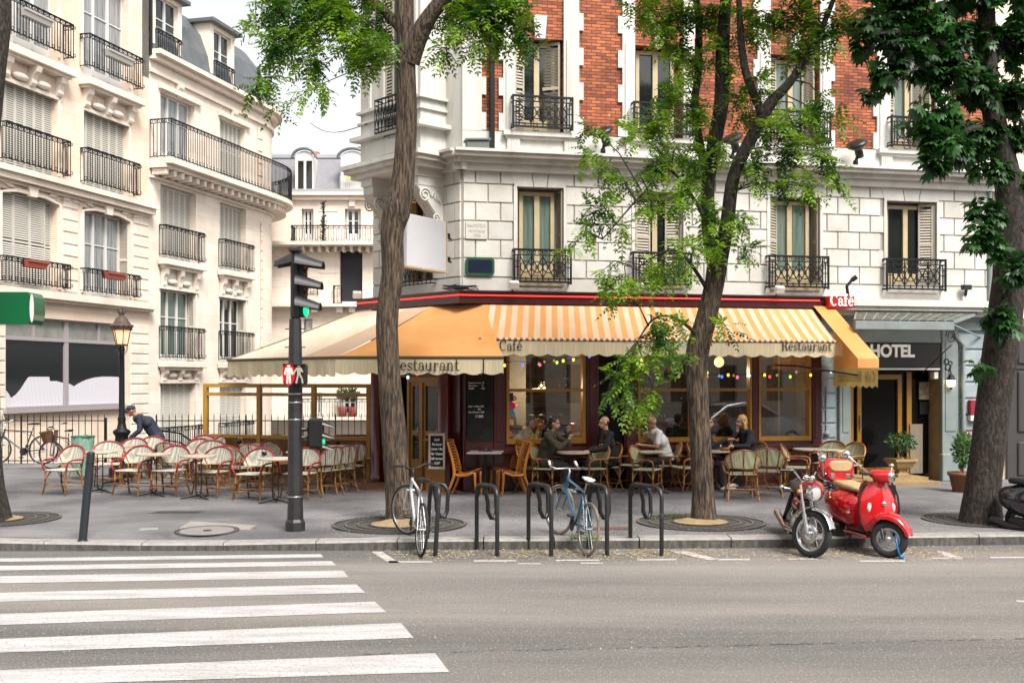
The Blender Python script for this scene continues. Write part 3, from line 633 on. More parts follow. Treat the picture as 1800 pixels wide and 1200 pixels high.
# mansard with dormers
def inset(d, s0=0.0): return [(x,y) for x,y in curvepath(-d, s0, 12, 150)]
m = MB(); P = [(.0,0),(.15,.9),(.45,1.7),(1.0,2.4),(1.8,2.8)]
for (d0,h0),(d1,h1) in zip(P,P[1:]):
    A, B = inset(d0), inset(d1); n = len(A); m.add([(x,y,zr_top+h0) for x,y in A]+[(x,y,zr_top+h1) for x,y in B], [(i,i+1,n+i+1,n+i) for i in range(n-1)], True)
A = inset(1.8); m.add([(x,y,zr_top+2.8) for x,y in A]+[(E,9,zr_top+2.8),(0,9,zr_top+2.8)], [tuple(range(len(A)+2))], False)
m.box(-.4,0.0,.0,8,zr_top-1,zr_top+4.5); m.build('roof', M['zinc'], bB)
for (a,b) in ((s_(276),s_(315)),(s_(378),s_(408))):
    z0,z1 = zr_top+.05, zr_top+2.0
    m = MB(); m.box(a-.25,a,.05,1.4,z0,z1); m.box(b,b+.25,.05,1.4,z0,z1); m.box(a-.25,b+.25,.05,1.4,z1,z1+.15); d = m.build('dormer', M['cream_l'], bB)
    m = MB(); m.cbox(a-.45,b+.45,-.2,1.6,z1+.15,z1+.3,.02); m.build('dormer_roof', M['zinc'], d); rail_L(bB, a-.02, b+.02, z0+.05, z0+.75, .05, .12)
    sash(bB, a, b, z0, z1, .2, 2, pane='pane')
m = MB(); m.tube([(.03,-.05,zr_top-.2),(.03,-.05,zr_top+4)], .06, 8); m.build('drainpipe', M['iron'], bB)
m = MB(); x,y = s_(470), 1.6; m.box(x,x+.9,y,y+.8,zr_top+.1,zr_top+1.2); m.box(x-.05,x+.95,y-.05,y+.85,zr_top+1.2,zr_top+1.32)
for k in range(3): m.lathe([(.1,zr_top+1.32),(.08,zr_top+1.6)], (x+.2+k*.25,y+.4,0), 10)
m.build('chimney', mat('striped chimney', (.42,.05,.06), .8, c2=(.6,.5,.48), ns=12, sc=(1,1,6), lo=.45, hi=.5), bB)
# ------------------------------------------------------------------ café building on the corner
A0 = Vector(((812-900)/F*23*DS, 23*DS))
FC = Frame(A0.x, A0.y, 8900/F, 1); FK = Frame(A0.x, A0.y, 1750/F, -1)
cs, cz = FC.S, FC.Z
cb = thing('corner_building', 'white stone and orange brick corner building above the café', 'building', (A0.x,A0.y,0), FC.a)
KM = Matrix.Rotation(FK.a-FC.a, 4, 'Z')         # chamfer frame inside the building's own frame
ZG = cz(812,505); ZC0 = cz(812,300); ZC1 = cz(812,267); ZB0 = cz(866,232); ZT = 10.3
SR = cs(1738); sB = FK.S(657)
W1 = [(908,990,328,497),(1115,1200,333,499),(1352,1440,345,503),(1557,1645,352,510)]
W2 = [(905,990,65,232),(1115,1200,78,240),(1353,1440,90,250),(1563,1643,102,262)]
o1 = [(cs(a),cs(b),cz(a,d),cz(a,c)) for a,b,c,d in W1]; o2 = [(cs(a),cs(b),cz(a,d),cz(a,c)) for a,b,c,d in W2]
z1b, z1t = o1[0][2], o1[0][3]; z2b, z2t = o2[0][2], o2[0][3]
o1 = [(a,b,z1b,z1t) for a,b,_,_ in o1]; o2 = [(a,b,z2b,z2t) for a,b,_,_ in o2]
m = MB(); wall(m, 0, SR, ZG-.3, ZC1, o1, 0, .3)
m.X = KM; kw = (FK.S(716), FK.S(760), z1b, z1t); wall(m, sB, 0, ZG-.3, ZC1, [kw], 0, .3); m.X = None
m.build('stone_storey', M['stone_back'], cb)
m = MB(); zr0 = cz(812,486); rh = cz(812,289)-zr0
ext = [(a-.05,b+.05,c,d+.26) for a,b,c,d in o1]
courses(m, .012, SR, zr0, zr0+rh, ext, 6, .47, out=.03, gap=.011, c=.011)
m.slab(0, SR, -.03, 0, ZG-.3, zr0-.01, .01)
for a,b,c,d in o1:       # surrounds and splayed voussoirs
    m.box(a-.06,a,-.045,0,zr0,d); m.box(b,b+.06,-.045,0,zr0,d)
    L = b-a; xs_ = [a-.05,a+L*.36,a+L*.64,b+.05]; xt = [a-.16,a+L*.30,a+L*.70,b+.16]; t = zr0+rh
    for i in range(3): m.prism([(xs_[i]+.008,d),(xs_[i+1]-.008,d),(xt[i+1]-.008,t),(xt[i]+.008,t)], -.034, 0)
m.X = KM; courses(m, sB, -.012, zr0, zr0+rh, [(kw[0]-.05,kw[1]+.05,kw[2],kw[3])], 6, .47, out=.03, gap=.011, c=.011); m.slab(sB,0,-.03,0,ZG-.3,zr0-.01,.01); m.X = None
m.build('stone_blocks', M['stone_w'], cb)
# street-level body, side wall, roof
m = MB()
Bw = FK.w(sB,0)-Vector((A0.x,A0.y,0)); R_ = Matrix.Rotation(-FC.a,4,'Z'); Bl = R_ @ Bw; Sd = R_ @ (Vector((.06,1,0))*14)
pl = [(Bl.x,Bl.y),(Bl.x+Sd.x,Bl.y+Sd.y),(SR,12),(SR,.02)]
for (x,y),(x2,y2) in zip(pl,pl[1:]): m.quad((x,y,0),(x2,y2,0),(x2,y2,ZT),(x,y,ZT))
m.add([(x,y,ZT) for x,y in [(0.0,0.05)]+pl], [tuple(range(5))]); m.build('side_wall', M['stucco'], cb)
m = MB(); wall(m, 0, SR, ZB0, ZT, o2, 0.0, .3); m.build('brick_storey', M['brick'], cb)
m = MB(); m.X = KM; m.quad((sB,0,ZC1),(0,0,ZC1),(0,0,ZT),(sB,0,ZT)); m.X = None
m.box(0,SR,-.05,0,ZC1,ZB0)
m.box(0,cs(846),-.055,0,ZB0,ZT)
def tooth(x0, x1, side):
    k = 0; z = ZB0+.02
    while z < ZT:
        if k % 2 == 0:
            if side > 0: m.box(x1,x1+.085,-.048,0,z,min(z+.325,ZT))
            else: m.box(x0-.085,x0,-.048,0,z,min(z+.325,ZT))
        z += .325; k += 1
tooth(0, cs(846), 1)
for i,((a,b,_,_),(l,r)) in enumerate(zip(o2, ((884,1017),(1093,1219),(1330,1459),(1540,1666)))):
    x0, x1 = cs(l), cs(r)
    for (p,q,s) in ((x0,a,-1),(b,x1,1)):
        m.box(p,q,-.05,0,ZB0,ZT); m.box(p+.05,q-.06,-.075,-.05,ZB0,z2t); tooth(p,q,s)
    m.prism([((a+b)/2-.09,z2t-.03),((a+b)/2+.09,z2t-.03),((a+b)/2+.13,z2t+.40),((a+b)/2-.13,z2t+.40)], -.11, 0)
    m.prism([((a+b)/2-.05,z2t+.04),((a+b)/2+.05,z2t+.04),((a+b)/2+.08,z2t+.34),((a+b)/2-.08,z2t+.34)], -.122, -.11)
    m.box(x0-.02,x1+.02,-.17,0,z2b-.09,z2b-.005); m.box(x0+.03,x1-.03,-.12,0,z2b-.14,z2b-.09)
    for x in (x0+.06, x1-.3):
        m.box(x,x+.24,-.11,-.05,ZC1,z2b-.14)
        for k in range(4): m.box(x+.03+k*.05,x+.05+k*.05,-.122,-.11,ZC1+.04,z2b-.17)
m.build('white_stonework', M['stucco'], cb)
m = MB()
def cor(m, a, b):
    for (y,z0,z1) in ((-.42,ZC1-.05,ZC1),(-.36,ZC1-.12,ZC1-.052),(-.22,ZC1-.21,ZC1-.122),(-.12,ZC0+.0,ZC1-.212)): m.box(a,b,y,0,z0,z1)
cor(m, -.18, SR+.05); m.build('cornice', M['stucco'], cb)
m = MB(); m.X = KM; 
for (y,z0,z1) in ((-.41,ZC1-.052,ZC1-.002),(-.35,ZC1-.122,ZC1-.054),(-.21,ZC1-.212,ZC1-.124),(-.11,ZC0,ZC1-.214)): m.box(FK.S(784)-.05,.16,y,0,z0,z1)
m.build('cornice', M['stucco'], cb)
m = MB(); m.box(-.1,SR+.02,-.3,0,ZT,ZT+.25); m.build('cornice', M['stucco'], cb)
# windows of the main front
def leaf(par, x, y, z0, z1, w, deg, mt='shutter_d'):
    s = MB(); s.X = Matrix.Translation((x,y,0)) @ Matrix.Rotation(radians(deg),4,'Z'); louvres(s, 0, w, z0, z1, .015, 1, .03, .055); return s.build('shutter', M[mt], par)
for i,(a,b,c,d) in enumerate(o1):
    wn = sash(cb, a+.09, b-.13, c+.10, d-.06, .22, 2, frame='creampaint', pane=('pane_g','pane','pane_g','pane')[i], trans=0, fw=.07)
    m = MB(); m.box(a,b,-.06,.3,c-.05,c+.10); m.build('sill', M['creampaint' if i < 3 else 'stone_w'], wn)
    leaf(wn, b-.02, .02, c+.1, d-.02, .26, 92); leaf(wn, a+.015, .02, c+.1, d-.02, .22, 88)
    if i == 1: leaf(wn, a+.03, .05, c+.1, d-.02, .36, 18); leaf(wn, b-.30, .18, c+.1, d-.02, .3, -18)
    if i == 2: leaf(wn, a+.02, .05, c+.1, d-.02, .30, 35)
    if i == 3: leaf(wn, b-.30, .17, c+.1, d-.02, .3, -25)
    rail_C(cb, a-.08, b+.10, c+.01, c+.60, 0, .18)
for i,(a,b,c,d) in enumerate(o2):
    wn = sash(cb, a+.09, b-.11, c+.02, d-.05, .22, 2, frame='creampaint', pane=('pane','pane','pane_g','pane_g')[i], trans=0, fw=.07)
    if i != 1: leaf(wn, a+.01, .1, c+.02, d-.02, .22, 20)
    if i in (0,3): leaf(wn, b-.04, .06, c+.02, d-.02, .42, 150 if i == 0 else 165)
    if i == 2: leaf(wn, b-.06, .06, c+.02, d-.02, .26, 150)
    rail_C(cb, a-.08, b+.12, c+.06, c+.62, 0, .22)
# oriel on the chamfered corner
sv = FK.S(784); outb = .1
while True:
    p = FK.w(sv, -outb); 
    if 900+p.x/p.y*F < 740: break
    outb += .02
sl = FK.S(634, -outb); zb0 = FK.Z(700, 300, -outb)
m = MB(); m.X = KM
bw = (FK.S(674,-outb), FK.S(724,-outb), FK.Z(690,238,-outb), ZT-.1)
wall(m, sl, sv, zb0, ZT, [bw], -outb, .12); m.quad((sv,-outb,zb0),(sv,0,zb0),(sv,0,ZT),(sv,-outb,ZT)); m.quad((sl,-outb,zb0),(sl,-outb,ZT),(sl,0,ZT),(sl,0,zb0)); m.quad((sl,-outb,zb0),(sl,0,zb0),(sv,0,zb0),(sv,-outb,zb0)); m.quad((sl,-outb,ZT),(sl,0,ZT),(sv,0,ZT),(sv,-outb,ZT))
e = .10
for (z0,z1,ex) in ((zb0+.16,zb0+.24,.30),(zb0+.08,zb0+.158,.24),(zb0-.02,zb0+.078,.14),(zb0+.72,zb0+.80,.16),(zb0+1.05,zb0+1.09,.05),(zb0+1.25,zb0+1.30,.07)): m.box(sl-ex,sv+ex,-outb-ex,-.0,z0,z1)
m.box(sl+.35,bw[0]+.2,-outb-.03,-outb,zb0+.34,zb0+.66); m.slab(bw[0],bw[1],-outb-.04,-outb,zb0+.32,zb0+.66,.04)
for x in (sv-.16, sl+.3): m.cbox(x,x+.1,-outb-.05,-outb,zb0+1.3,ZT-.02,.02)
o = m.build('oriel', M['stucco'], cb)
m = MB(); m.X = KM; z = FK.Z(690,232,-outb); rail_ = m
for zz,r in ((z+.6,.02),(z+.5,.01),(z+.06,.012),(z-.02,.016)): m.tube([(bw[0],-outb-.02,zz),(bw[0],-outb-.2,zz),(bw[1],-outb-.2,zz),(bw[1],-outb-.02,zz)], r, 4)
for k in range(9):
    x = bw[0]+(bw[1]-bw[0])*k/8; m.tube([(x,-outb-.2,z-.02),(x,-outb-.2,z+.6)], .009, 4)
    if k < 8: m.tube([(x,-outb-.2,z+.06),(x+(bw[1]-bw[0])/8,-outb-.2,z+.5)], .008, 4); m.tube([(x,-outb-.2,z+.5),(x+(bw[1]-bw[0])/8,-outb-.2,z+.06)], .008, 4)
m.build('balcony_railing', M['iron'], o)
m = MB(); m.X = KM; m.quad((bw[0],-outb+.1,bw[2]),(bw[1],-outb+.1,bw[2]),(bw[1],-outb+.1,ZT-.1),(bw[0],-outb+.1,ZT-.1)); m.build('pane', M['pane_g'], o)
m = MB(); m.X = KM; louvres(m, bw[0], bw[0]+.26, bw[2], ZT-.1, -outb+.07, 1); louvres(m, bw[1]-.22, bw[1], bw[2], ZT-.1, -outb+.07, 1); m.build('shutter', M['shutter_d'], o)
# carved consoles carrying the oriel
def console(x):
    m = MB(); m.X = KM @ Matrix.Translation((x,0,zb0-.02)); w = .15
    m.box(-w-.03,w+.03,-outb-.06,0,-.16,0); m.box(-w-.01,w+.01,-outb-.02,0,-.32,-.162)
    pr = [(0,-.32)]; n = 16
    for k in range(n+1):
        t = k/n; pr.append((outb*(1-t)**1.0*.98-.10*sin(t*pi)*outb+.06, -.32-.78*t-.02*sin(t*2*pi)))
    pr.append((0,-1.1)); vs = [(-w,-a,b) for a,b in pr]+[(w,-a,b) for a,b in pr]; q = len(pr)
    m.add(vs, [tuple(range(q)), tuple(range(2*q-1,q-1,-1))]+[(i,i+q,(i+1)%q+q,(i+1)%q) for i in range(q)], False)
    for sx in (w+.012, -w-.012):
        for (cy,cz_,r0,n_) in ((-outb*.78,-.50,.14,26),(-outb*.34,-.90,.08,18)):
            m.tube([(sx,cy+r0*(1-k/n_*.85)*cos(k*.5),cz_+r0*(1-k/n_*.85)*sin(k*.5)) for k in range(n_)], .018, 5)
        for k in range(4): m.ell((sx,-outb*.45+k*.05,-.46-k*.03), (.02,.03,.09), 8, 5, Matrix.Rotation(-.5+k*.25,4,'X'))
    for k in range(5): m.tube([(-w+.03+k*.06,-pr[1+j][0]-.005,pr[1+j][1]) for j in range(0,n,2)], .014, 5)
    m.box(-w-.06,w+.06,-.3,0,-1.16,-1.1); m.box(-w-.03,w+.03,-.25,0,-1.24,-1.162)
    return m.build('console', M['stucco'], cb)
console(sv-.20); console(sl+.28)
wn = MB(); wn.X = KM; wn.box(kw[0],kw[1],.14,.2,kw[3]-.1,kw[3]); wn.box(kw[0],kw[0]+.09,.14,.2,kw[2],kw[3]-.1); wn.box(kw[1]-.09,kw[1],.14,.2,kw[2],kw[3]-.1); wn.box((kw[0]+kw[1])/2-.06,(kw[0]+kw[1])/2+.06,.13,.2,kw[2],kw[3]-.1); wo_ = wn.build('window', M['ochre'], cb)
m = MB(); m.X = KM; m.quad((kw[0],.19,kw[2]),(kw[1],.19,kw[2]),(kw[1],.19,kw[3]),(kw[0],.19,kw[3])); m.build('pane', M['pane'], wo_)
m = MB(); m.X = KM; a,b = kw[0]-.12, kw[1]+.15
for zz in (kw[2]+.02,kw[2]+.1,kw[2]+.5,kw[2]+.6): m.tube([(a,0,zz),(a,-.16,zz),(b,-.16,zz),(b,0,zz)], .014, 4)
for k in range(9):
    x = a+(b-a)*k/8; m.tube([(x,-.16,kw[2]),(x,-.16,kw[2]+.6)], .009, 4)
    if k < 8: m.tube([(x,-.16,kw[2]+.1),(x+(b-a)/8,-.16,kw[2]+.5)], .008, 4); m.tube([(x,-.16,kw[2]+.5),(x+(b-a)/8,-.16,kw[2]+.1)], .008, 4)
m.build('balcony_railing', M['iron'], cb)
m = MB(); x = cs(865,-.1); m.box(x-.04,x+.04,-.16,-.06,ZC1+.02,ZT); m.build('drainpipe', M['iron'], cb)
# carved name stone
def font_mesh(name, txt, size, mt, par, M4, ext=.0, bold=0.0, align='LEFT', sx=1.0, sp=1.0, shear=0):
    c = bpy.data.curves.new('t','FONT'); c.body = txt; c.size = size; c.extrude = ext; c.offset = bold; c.align_x = align; c.space_character = sp; c.shear = shear
    o = bpy.data.objects.new('t', c); COL.objects.link(o); bpy.context.view_layer.update()
    me = bpy.data.meshes.new_from_object(o.evaluated_get(bpy.context.evaluated_depsgraph_get())); bpy.data.objects.remove(o)
    me.transform(M4 @ Matrix.Diagonal((sx,1,1,1))); me.materials.clear(); me.materials.append(M[mt]); me.name = name
    n = bpy.data.objects.new(name, me); COL.objects.link(n)
    if par is not None: n.parent = par
    return n
XZ = Matrix.Rotation(radians(90), 4, 'X')       # text plane -> facing -y
def face(x, y, z): return Matrix.Translation((x,y,z)) @ XZ
M['engr'] = mat('engraved letters', (.38,.33,.27), .8)
p = FC.w(cs(818,-.05),-.05,cz(818,420,-.05)); t = thing('name_stone', 'pale carved stone reading an architect name and 1900 near the corner', 'stone plaque', p, FC.a)
wpl = cs(856)-cs(818); hpl = cz(818,389)-cz(818,420)
m = MB(); m.slab(0,wpl,-.01,.012,0,hpl,.008); m.build('slab', M['stone_w'], t)
font_mesh('inscription', 'Alex.MAYEUX', .095, 'engr', t, face(wpl/2,-.013,hpl*.66), align='CENTER', sx=.62)
font_mesh('inscription', 'Architecte', .095, 'engr', t, face(wpl/2,-.013,hpl*.38), align='CENTER', sx=.75, shear=.3)
font_mesh('inscription', '-1900-', .095, 'engr', t, face(wpl/2,-.013,hpl*.10), align='CENTER', sx=.8)
a = cs(818,-.06); b = cs(869,-.06); z0, z1 = cz(820,483,-.06), cz(820,452,-.06)
t = thing('street_sign', 'blank dark blue enamel street sign with rusty green border', 'street sign', FC.w(a,-.06,z0), FC.a); w_, h_ = b-a, z1-z0
m = MB(); m.prism([(.05,0),(w_-.05,0),(w_,.05),(w_,h_-.05),(w_-.05,h_),(.05,h_),(0,h_-.05),(0,.05)], -.02, .03); m.build('border', mat('green enamel', (.012,.11,.045), .35, c2=(.12,.05,.03), ns=9, lo=.62, hi=.7), t)
m = MB(); m.prism([(.07,.045),(w_-.07,.045),(w_-.045,.07),(w_-.045,h_-.07),(w_-.07,h_-.045),(.07,h_-.045),(.045,h_-.07),(.045,.07)], -.028, -.02); m.build('face', mat('navy enamel', (.008,.012,.035), .25, c2=(.012,.02,.05), ns=4), t)
# blank projecting sign
q = [pt(716,376,18.6*DS), pt(785,387,19.6*DS)]; d = (q[1]-q[0]); Lh = sqrt(d.x**2+d.y**2); ang = atan2(d.y,d.x); zz0 = H+(HZ-471)/F*18.9*DS; zz1 = H+(HZ-379)/F*18.9*DS
t = thing('hanging_sign', 'blank white square projecting sign beside the bent tree trunk', 'sign', (q[0].x,q[0].y,zz0), ang)
m = MB(); m.cbox(0,Lh,0,.16,0,zz1-zz0,.012); m.build('panel', mat('white sign plastic', (.70,.68,.70), .4, c2=(.64,.62,.64), ns=1.5), t)
m = MB(); m.box(-.01,Lh+.01,-.008,.168,-.015,.005); m.box(Lh-.004,Lh+.016,-.008,.168,.005,zz1-zz0+.01); m.build('frame', M['creampaint'], t)
m = MB()
for z in (.22,zz1-zz0-.2): m.tube([(Lh,.08,z),(Lh+.55,.3,z)], .018, 6); m.tube([(Lh+.1,.1,z+.07),(Lh+.1,.1,z-.07)], .02, 6); m.box(Lh+.06,Lh+.16,.04,.18,z-.03,z+.03)
m.build('bracket', M['iron'], t)
# floodlights on the cornice
fl = thing('floodlight', 'round black floodlight on the cornice behind the forked tree crown, left one', 'floodlight', FC.w(cs(1060,-.3),-.3,ZC1), FC.a, 'floodlights along the cornice')
m = MB(); m.lathe([(.0,.0),(.05,.0),(.05,.10),(.02,.12)], (0,0,0), 10); m.tube([(0,0,.08),(0,-.08,.2)], .03, 8); m.build('base', M['blackpl'], fl)
m = MB(); m.X = Matrix.Translation((0,-.1,.3)) @ Matrix.Rotation(radians(-28),4,'Y') @ Matrix.Rotation(radians(20),4,'X'); m.lathe([(.0,-.16),(.075,-.16),(.08,-.05),(.07,0),(.15,.06),(.20,.10),(.205,.14),(.12,.17),(0,.18)], (0,0,0), 18); m.build('head', M['blackpl'], fl)
for px,lb in ((1287,'round black floodlight on the cornice, seen between the trunks of the forked tree'),(1504,'round grey topped floodlight on the cornice clear of the leaves'),(1706,'black floodlight on the cornice half hidden by chestnut leaves')):
    copy_thing(fl, FC.w(cs(px,-.3),-.3,ZC1), FC.a, lb)
t = MB(); a = cs(820,-.3); b = cs(858,-.3); t.box(0,b-a,-.12,.12,.0,.13); t.prism([(-.03,.13),(b-a+.03,.15),(b-a+.03,.18),(-.03,.16)],-.15,.15); tag(t.build('ballast_box', mat('grey green metal box', (.16,.19,.17), .5), None, FC.w(a,-.28,ZC1+.002), FC.a), 'grey metal equipment box on the cornice beside the drainpipe', 'equipment box')
# ------------------------------------------------------------------ café shop front (dark red woodwork)
cf = thing('shop_storefront', 'dark red wooden café shop front with ochre framed windows', 'shop front', (A0.x,A0.y,PZ), FC.a)
Zc = lambda py, px=1100: cz(px,py)-PZ
SX = lambda px: cs(px,-.1)
ztop = ZG-.28-PZ; zw0 = Zc(776); zw1 = Zc(606); zt_ = Zc(685); yF = -.1
Wc = [(890,1029),(1121,1217),(1219,1321),(1333,1425)]
ops = [(SX(a),SX(b),zw0,zw1) for a,b in Wc]+[(SX(1053),SX(1098),0,zw1)]
m = MB()
ss = [0,SX(890),SX(1029),SX(1053),SX(1098),SX(1121),SX(1217),SX(1219),SX(1321),SX(1333),SX(1425),SX(1444)]
for i in (0,2,4,6,8,10): m.box(ss[i],ss[i+1],yF,0,0,ztop)
for i in (1,5,7,9): m.box(ss[i],ss[i+1],yF+.003,0,0,zw0-.003); m.box(ss[i],ss[i+1],yF+.003,0,zw1+.003,ztop)
m.box(ss[3],ss[4],yF+.003,0,zw1+.003,ztop)
m.build('panelling', M['redwood'], cf)
for (a,b) in ((0.03,SX(819)),(SX(867),SX(888)),(SX(1031),SX(1051)),(SX(1100),SX(1119)),(SX(1322),SX(1332)),(SX(1427),SX(1443))):
    m = MB(); m.cbox(a,b,yF-.035,yF-.001,.5,ztop-.02,.012); 
    if b-a > .14: m.cbox(a+.045,b-.045,yF-.048,yF-.034,.9,zw1-.1,.01)
    m.build('pilaster', M['redwood'], cf)
m = MB(); m.cbox(SX(858),SX(1052),yF-.13,yF-.001,Zc(792),Zc(784),.006); m.cbox(SX(1099),SX(1446),yF-.13,yF-.001,Zc(792),Zc(784),.006); m.build('sill_shelf', M['redwood'], cf)
m = MB(); m.cbox(0,SX(1052),yF-.06,yF-.001,0,.42,.01); m.cbox(SX(1099),SX(1446),yF-.06,yF-.001,0,.42,.01); m.cbox(SX(1102),SX(1440),yF-.03,yF-.001,.46,Zc(794),.01); m.build('plinth', M['redwood'], cf)
M['cglass'] = glass('café window glass', (.80,.81,.78), .22)
for i,(a,b) in enumerate(Wc):
    x0,x1 = SX(a),SX(b); f = .045 if i else .055
    m = MB(); m.box(x0,x0+f,yF-.03,.02,zw0+f,zw1); m.box(x1-f,x1,yF-.03,.02,zw0+f,zw1); m.box(x0,x1,yF-.032,.02,zw0-.01,zw0+f+.03); m.box(x0+f,x1-f,yF-.02,.015,zt_-.028,zt_+.028); m.box(x0+f,x1-f,yF-.02,.015,zw1-f,zw1-.002)
    o = m.build('window', M['ochre'], cf)
    m = MB(); m.quad((x0+f,-.05,zw0),(x1-f,-.05,zw0),(x1-f,-.05,zw1),(x0+f,-.05,zw1)); m.build('pane', M['cglass'], o)
# posters on the first window
def poster(name, px0, px1, py0, py1, mt, rnd=0):
    x0,x1,z0,z1 = SX(px0),SX(px1),Zc(py1,px0),Zc(py0,px0); m = MB()
    if rnd: m.add([((x0+x1)/2+(x1-x0)/2*cos(k*.393),-.056,(z0+z1)/2+(z1-z0)/2*sin(k*.393)) for k in range(16)], [tuple(range(16))])
    else: m.box(x0,x1,-.058,-.052,z0,z1)
    return m.build(name, mt, cf)
poster('sticker', 895,903,690,703, mat('black sticker', (.02,.02,.02), .5)); poster('sticker', 893,907,706,720, mat('pink sticker', (.65,.03,.25), .5), 1); poster('sticker', 894,906,720,731, mat('turquoise sticker', (.05,.38,.45), .5), 1); poster('sticker', 893,904,737,746, mat('orange sticker', (.7,.4,.12), .5)); poster('sticker', 893,902,757,767, mat('coral sticker', (.6,.12,.08), .5), 1)
# black sheet standing for the shade in the open doorway; blackboard
m = MB(); x0,x1 = SX(1053),SX(1098); m.box(x0,x1,-.02,0,0,zw1); m.build('door', mat('doorway shade', (.004,.004,.005), .6, spec=.15), cf)
bx0,bx1,bz0,bz1 = SX(820),SX(865),Zc(772,840),Zc(650,840)
t = thing('blackboard', 'tall black price board with white writing on the red wall', 'blackboard', FC.w(bx0,yF-.04,bz0+PZ), FC.a)
m = MB(); m.box(0,bx1-bx0,-.012,0,0,bz1-bz0); m.build('board', M['slatebd'], t)
ln = [(656,.30,'  5€  6€',.8),(671,.04,'Grand verre de vin   4€',.62),(676,.04,'Pinte de bière         6€',.62),(680.5,.04,'Cocktail                6.50€',.62),(712,.04,'Entrée + Plat + Café',.72),(717,.4,'OU',.75),(722,.04,'Plat + Dessert + Café',.70),(730,.3,'16,50€',1.1)]
for py,fx,s,sz in ln: font_mesh('writing', s, .058*sz, 'chalk', t, face(fx*(bx1-bx0)+.01,-.014,Zc(py,840)-bz0-.03), bold=.0015, sx=.82)
# interior
M['warmb'] = mat('amber bottle', (.35,.12,.02), .1, coat=1); M['greenb'] = mat('green bottle', (.02,.08,.03), .1, coat=1)
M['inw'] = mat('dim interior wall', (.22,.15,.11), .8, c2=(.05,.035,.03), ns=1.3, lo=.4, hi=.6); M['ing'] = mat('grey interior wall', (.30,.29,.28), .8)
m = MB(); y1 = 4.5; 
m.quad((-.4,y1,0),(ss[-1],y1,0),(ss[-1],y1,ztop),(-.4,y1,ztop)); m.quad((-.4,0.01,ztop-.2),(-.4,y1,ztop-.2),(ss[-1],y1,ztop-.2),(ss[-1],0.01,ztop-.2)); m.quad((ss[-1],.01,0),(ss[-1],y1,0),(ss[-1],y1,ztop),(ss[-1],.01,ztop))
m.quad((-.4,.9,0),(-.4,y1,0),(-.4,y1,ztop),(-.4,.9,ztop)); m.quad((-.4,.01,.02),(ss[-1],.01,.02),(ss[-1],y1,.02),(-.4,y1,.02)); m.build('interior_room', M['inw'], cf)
m = MB(); m.box(SX(889),SX(960),1.6,1.7,1.0,ztop-.3); m.box(SX(1060),SX(1110),2.2,2.3,0,ztop-.3); m.box(SX(1395),SX(1424),.5,.58,.9,ztop-.3); m.build('partition', M['ing'], cf)
m = MB(); m.box(SX(889),SX(1420),2.4,3.0,0,1.12); m.build('bar_counter', M['blackpl'], cf)
rr = random.Random(12)
for k in range(46):      # bottles on the shelves behind the bar, wall frames
    m = MB(); x = SX(900)+rr.random()*(SX(1410)-SX(900)); z = rr.choice((1.45,1.78,2.1)); r = .035; m.lathe([(0,0),(r,0),(r,.18),(.012,.23),(.012,.29),(0,.29)], (x,4.25,z), 8); m.build('bottle', M['warmb'] if rr.random() < .4 else M['greenb'], cf)
m = MB()
for z in (1.43,1.76,2.08): m.box(SX(895),SX(1415),4.12,4.45,z-.025,z-.002)
m.build('shelf', M['redwood'], cf)
m = MB(); x0 = SX(889); m.box(x0,SX(1028),.15,.75,.70,.74); m.box(SX(1122),SX(1424),.15,.75,.70,.74); m.build('inside_tables', M['redwood'], cf)
M['warm'] = mat('warm lamp glass', (.9,.6,.25), .4, emit=(1,.55,.18), es=7); M['warm2'] = mat('warm lamp disc', (.9,.6,.25), .4, emit=(1,.6,.25), es=1.1)
m = MB()
for px in (1277,1318,1168): x = SX(px); m.X = Matrix.Translation((x,1.4,Zc(645,px)+.12)); m.ell((0,0,0), (.11,.05,.11), 14, 8)
m.X = None; m.build('wall_lamps', M['warm2'], cf)
m = MB()
for k,(dx,dz) in enumerate(((-.05,0),(.0,.06),(.06,.01),(.02,-.03))): m.ell((SX(967)+dx,.6,Zc(688,967)+dz+.05), .022, 10, 6)
m.build('pendant_lamp', M['warm'], cf)
m = MB()
for dx in (-.05,0,.06): m.tube([(SX(967)+dx,.6,Zc(688,967)+.09),(SX(967)+dx*.3,.6,ztop-.25)], .004, 4)
m.build('lamp_cord', M['blackpl'], cf)
def lamp_light(px, y, z, e):      # the light given by the lit lamps inside the café
    l = bpy.data.lights.new('lamp_glow','POINT'); l.energy = e; l.color = (1,.72,.42); l.shadow_soft_size = .12; o = bpy.data.objects.new('lamp_glow', l); COL.objects.link(o); o.parent = cf; o.location = (SX(px), y, z)
lamp_light(967, .9, Zc(680,967), 26); lamp_light(1277, 1.2, 2.2, 14); lamp_light(1168, 1.2, 2.2, 8)
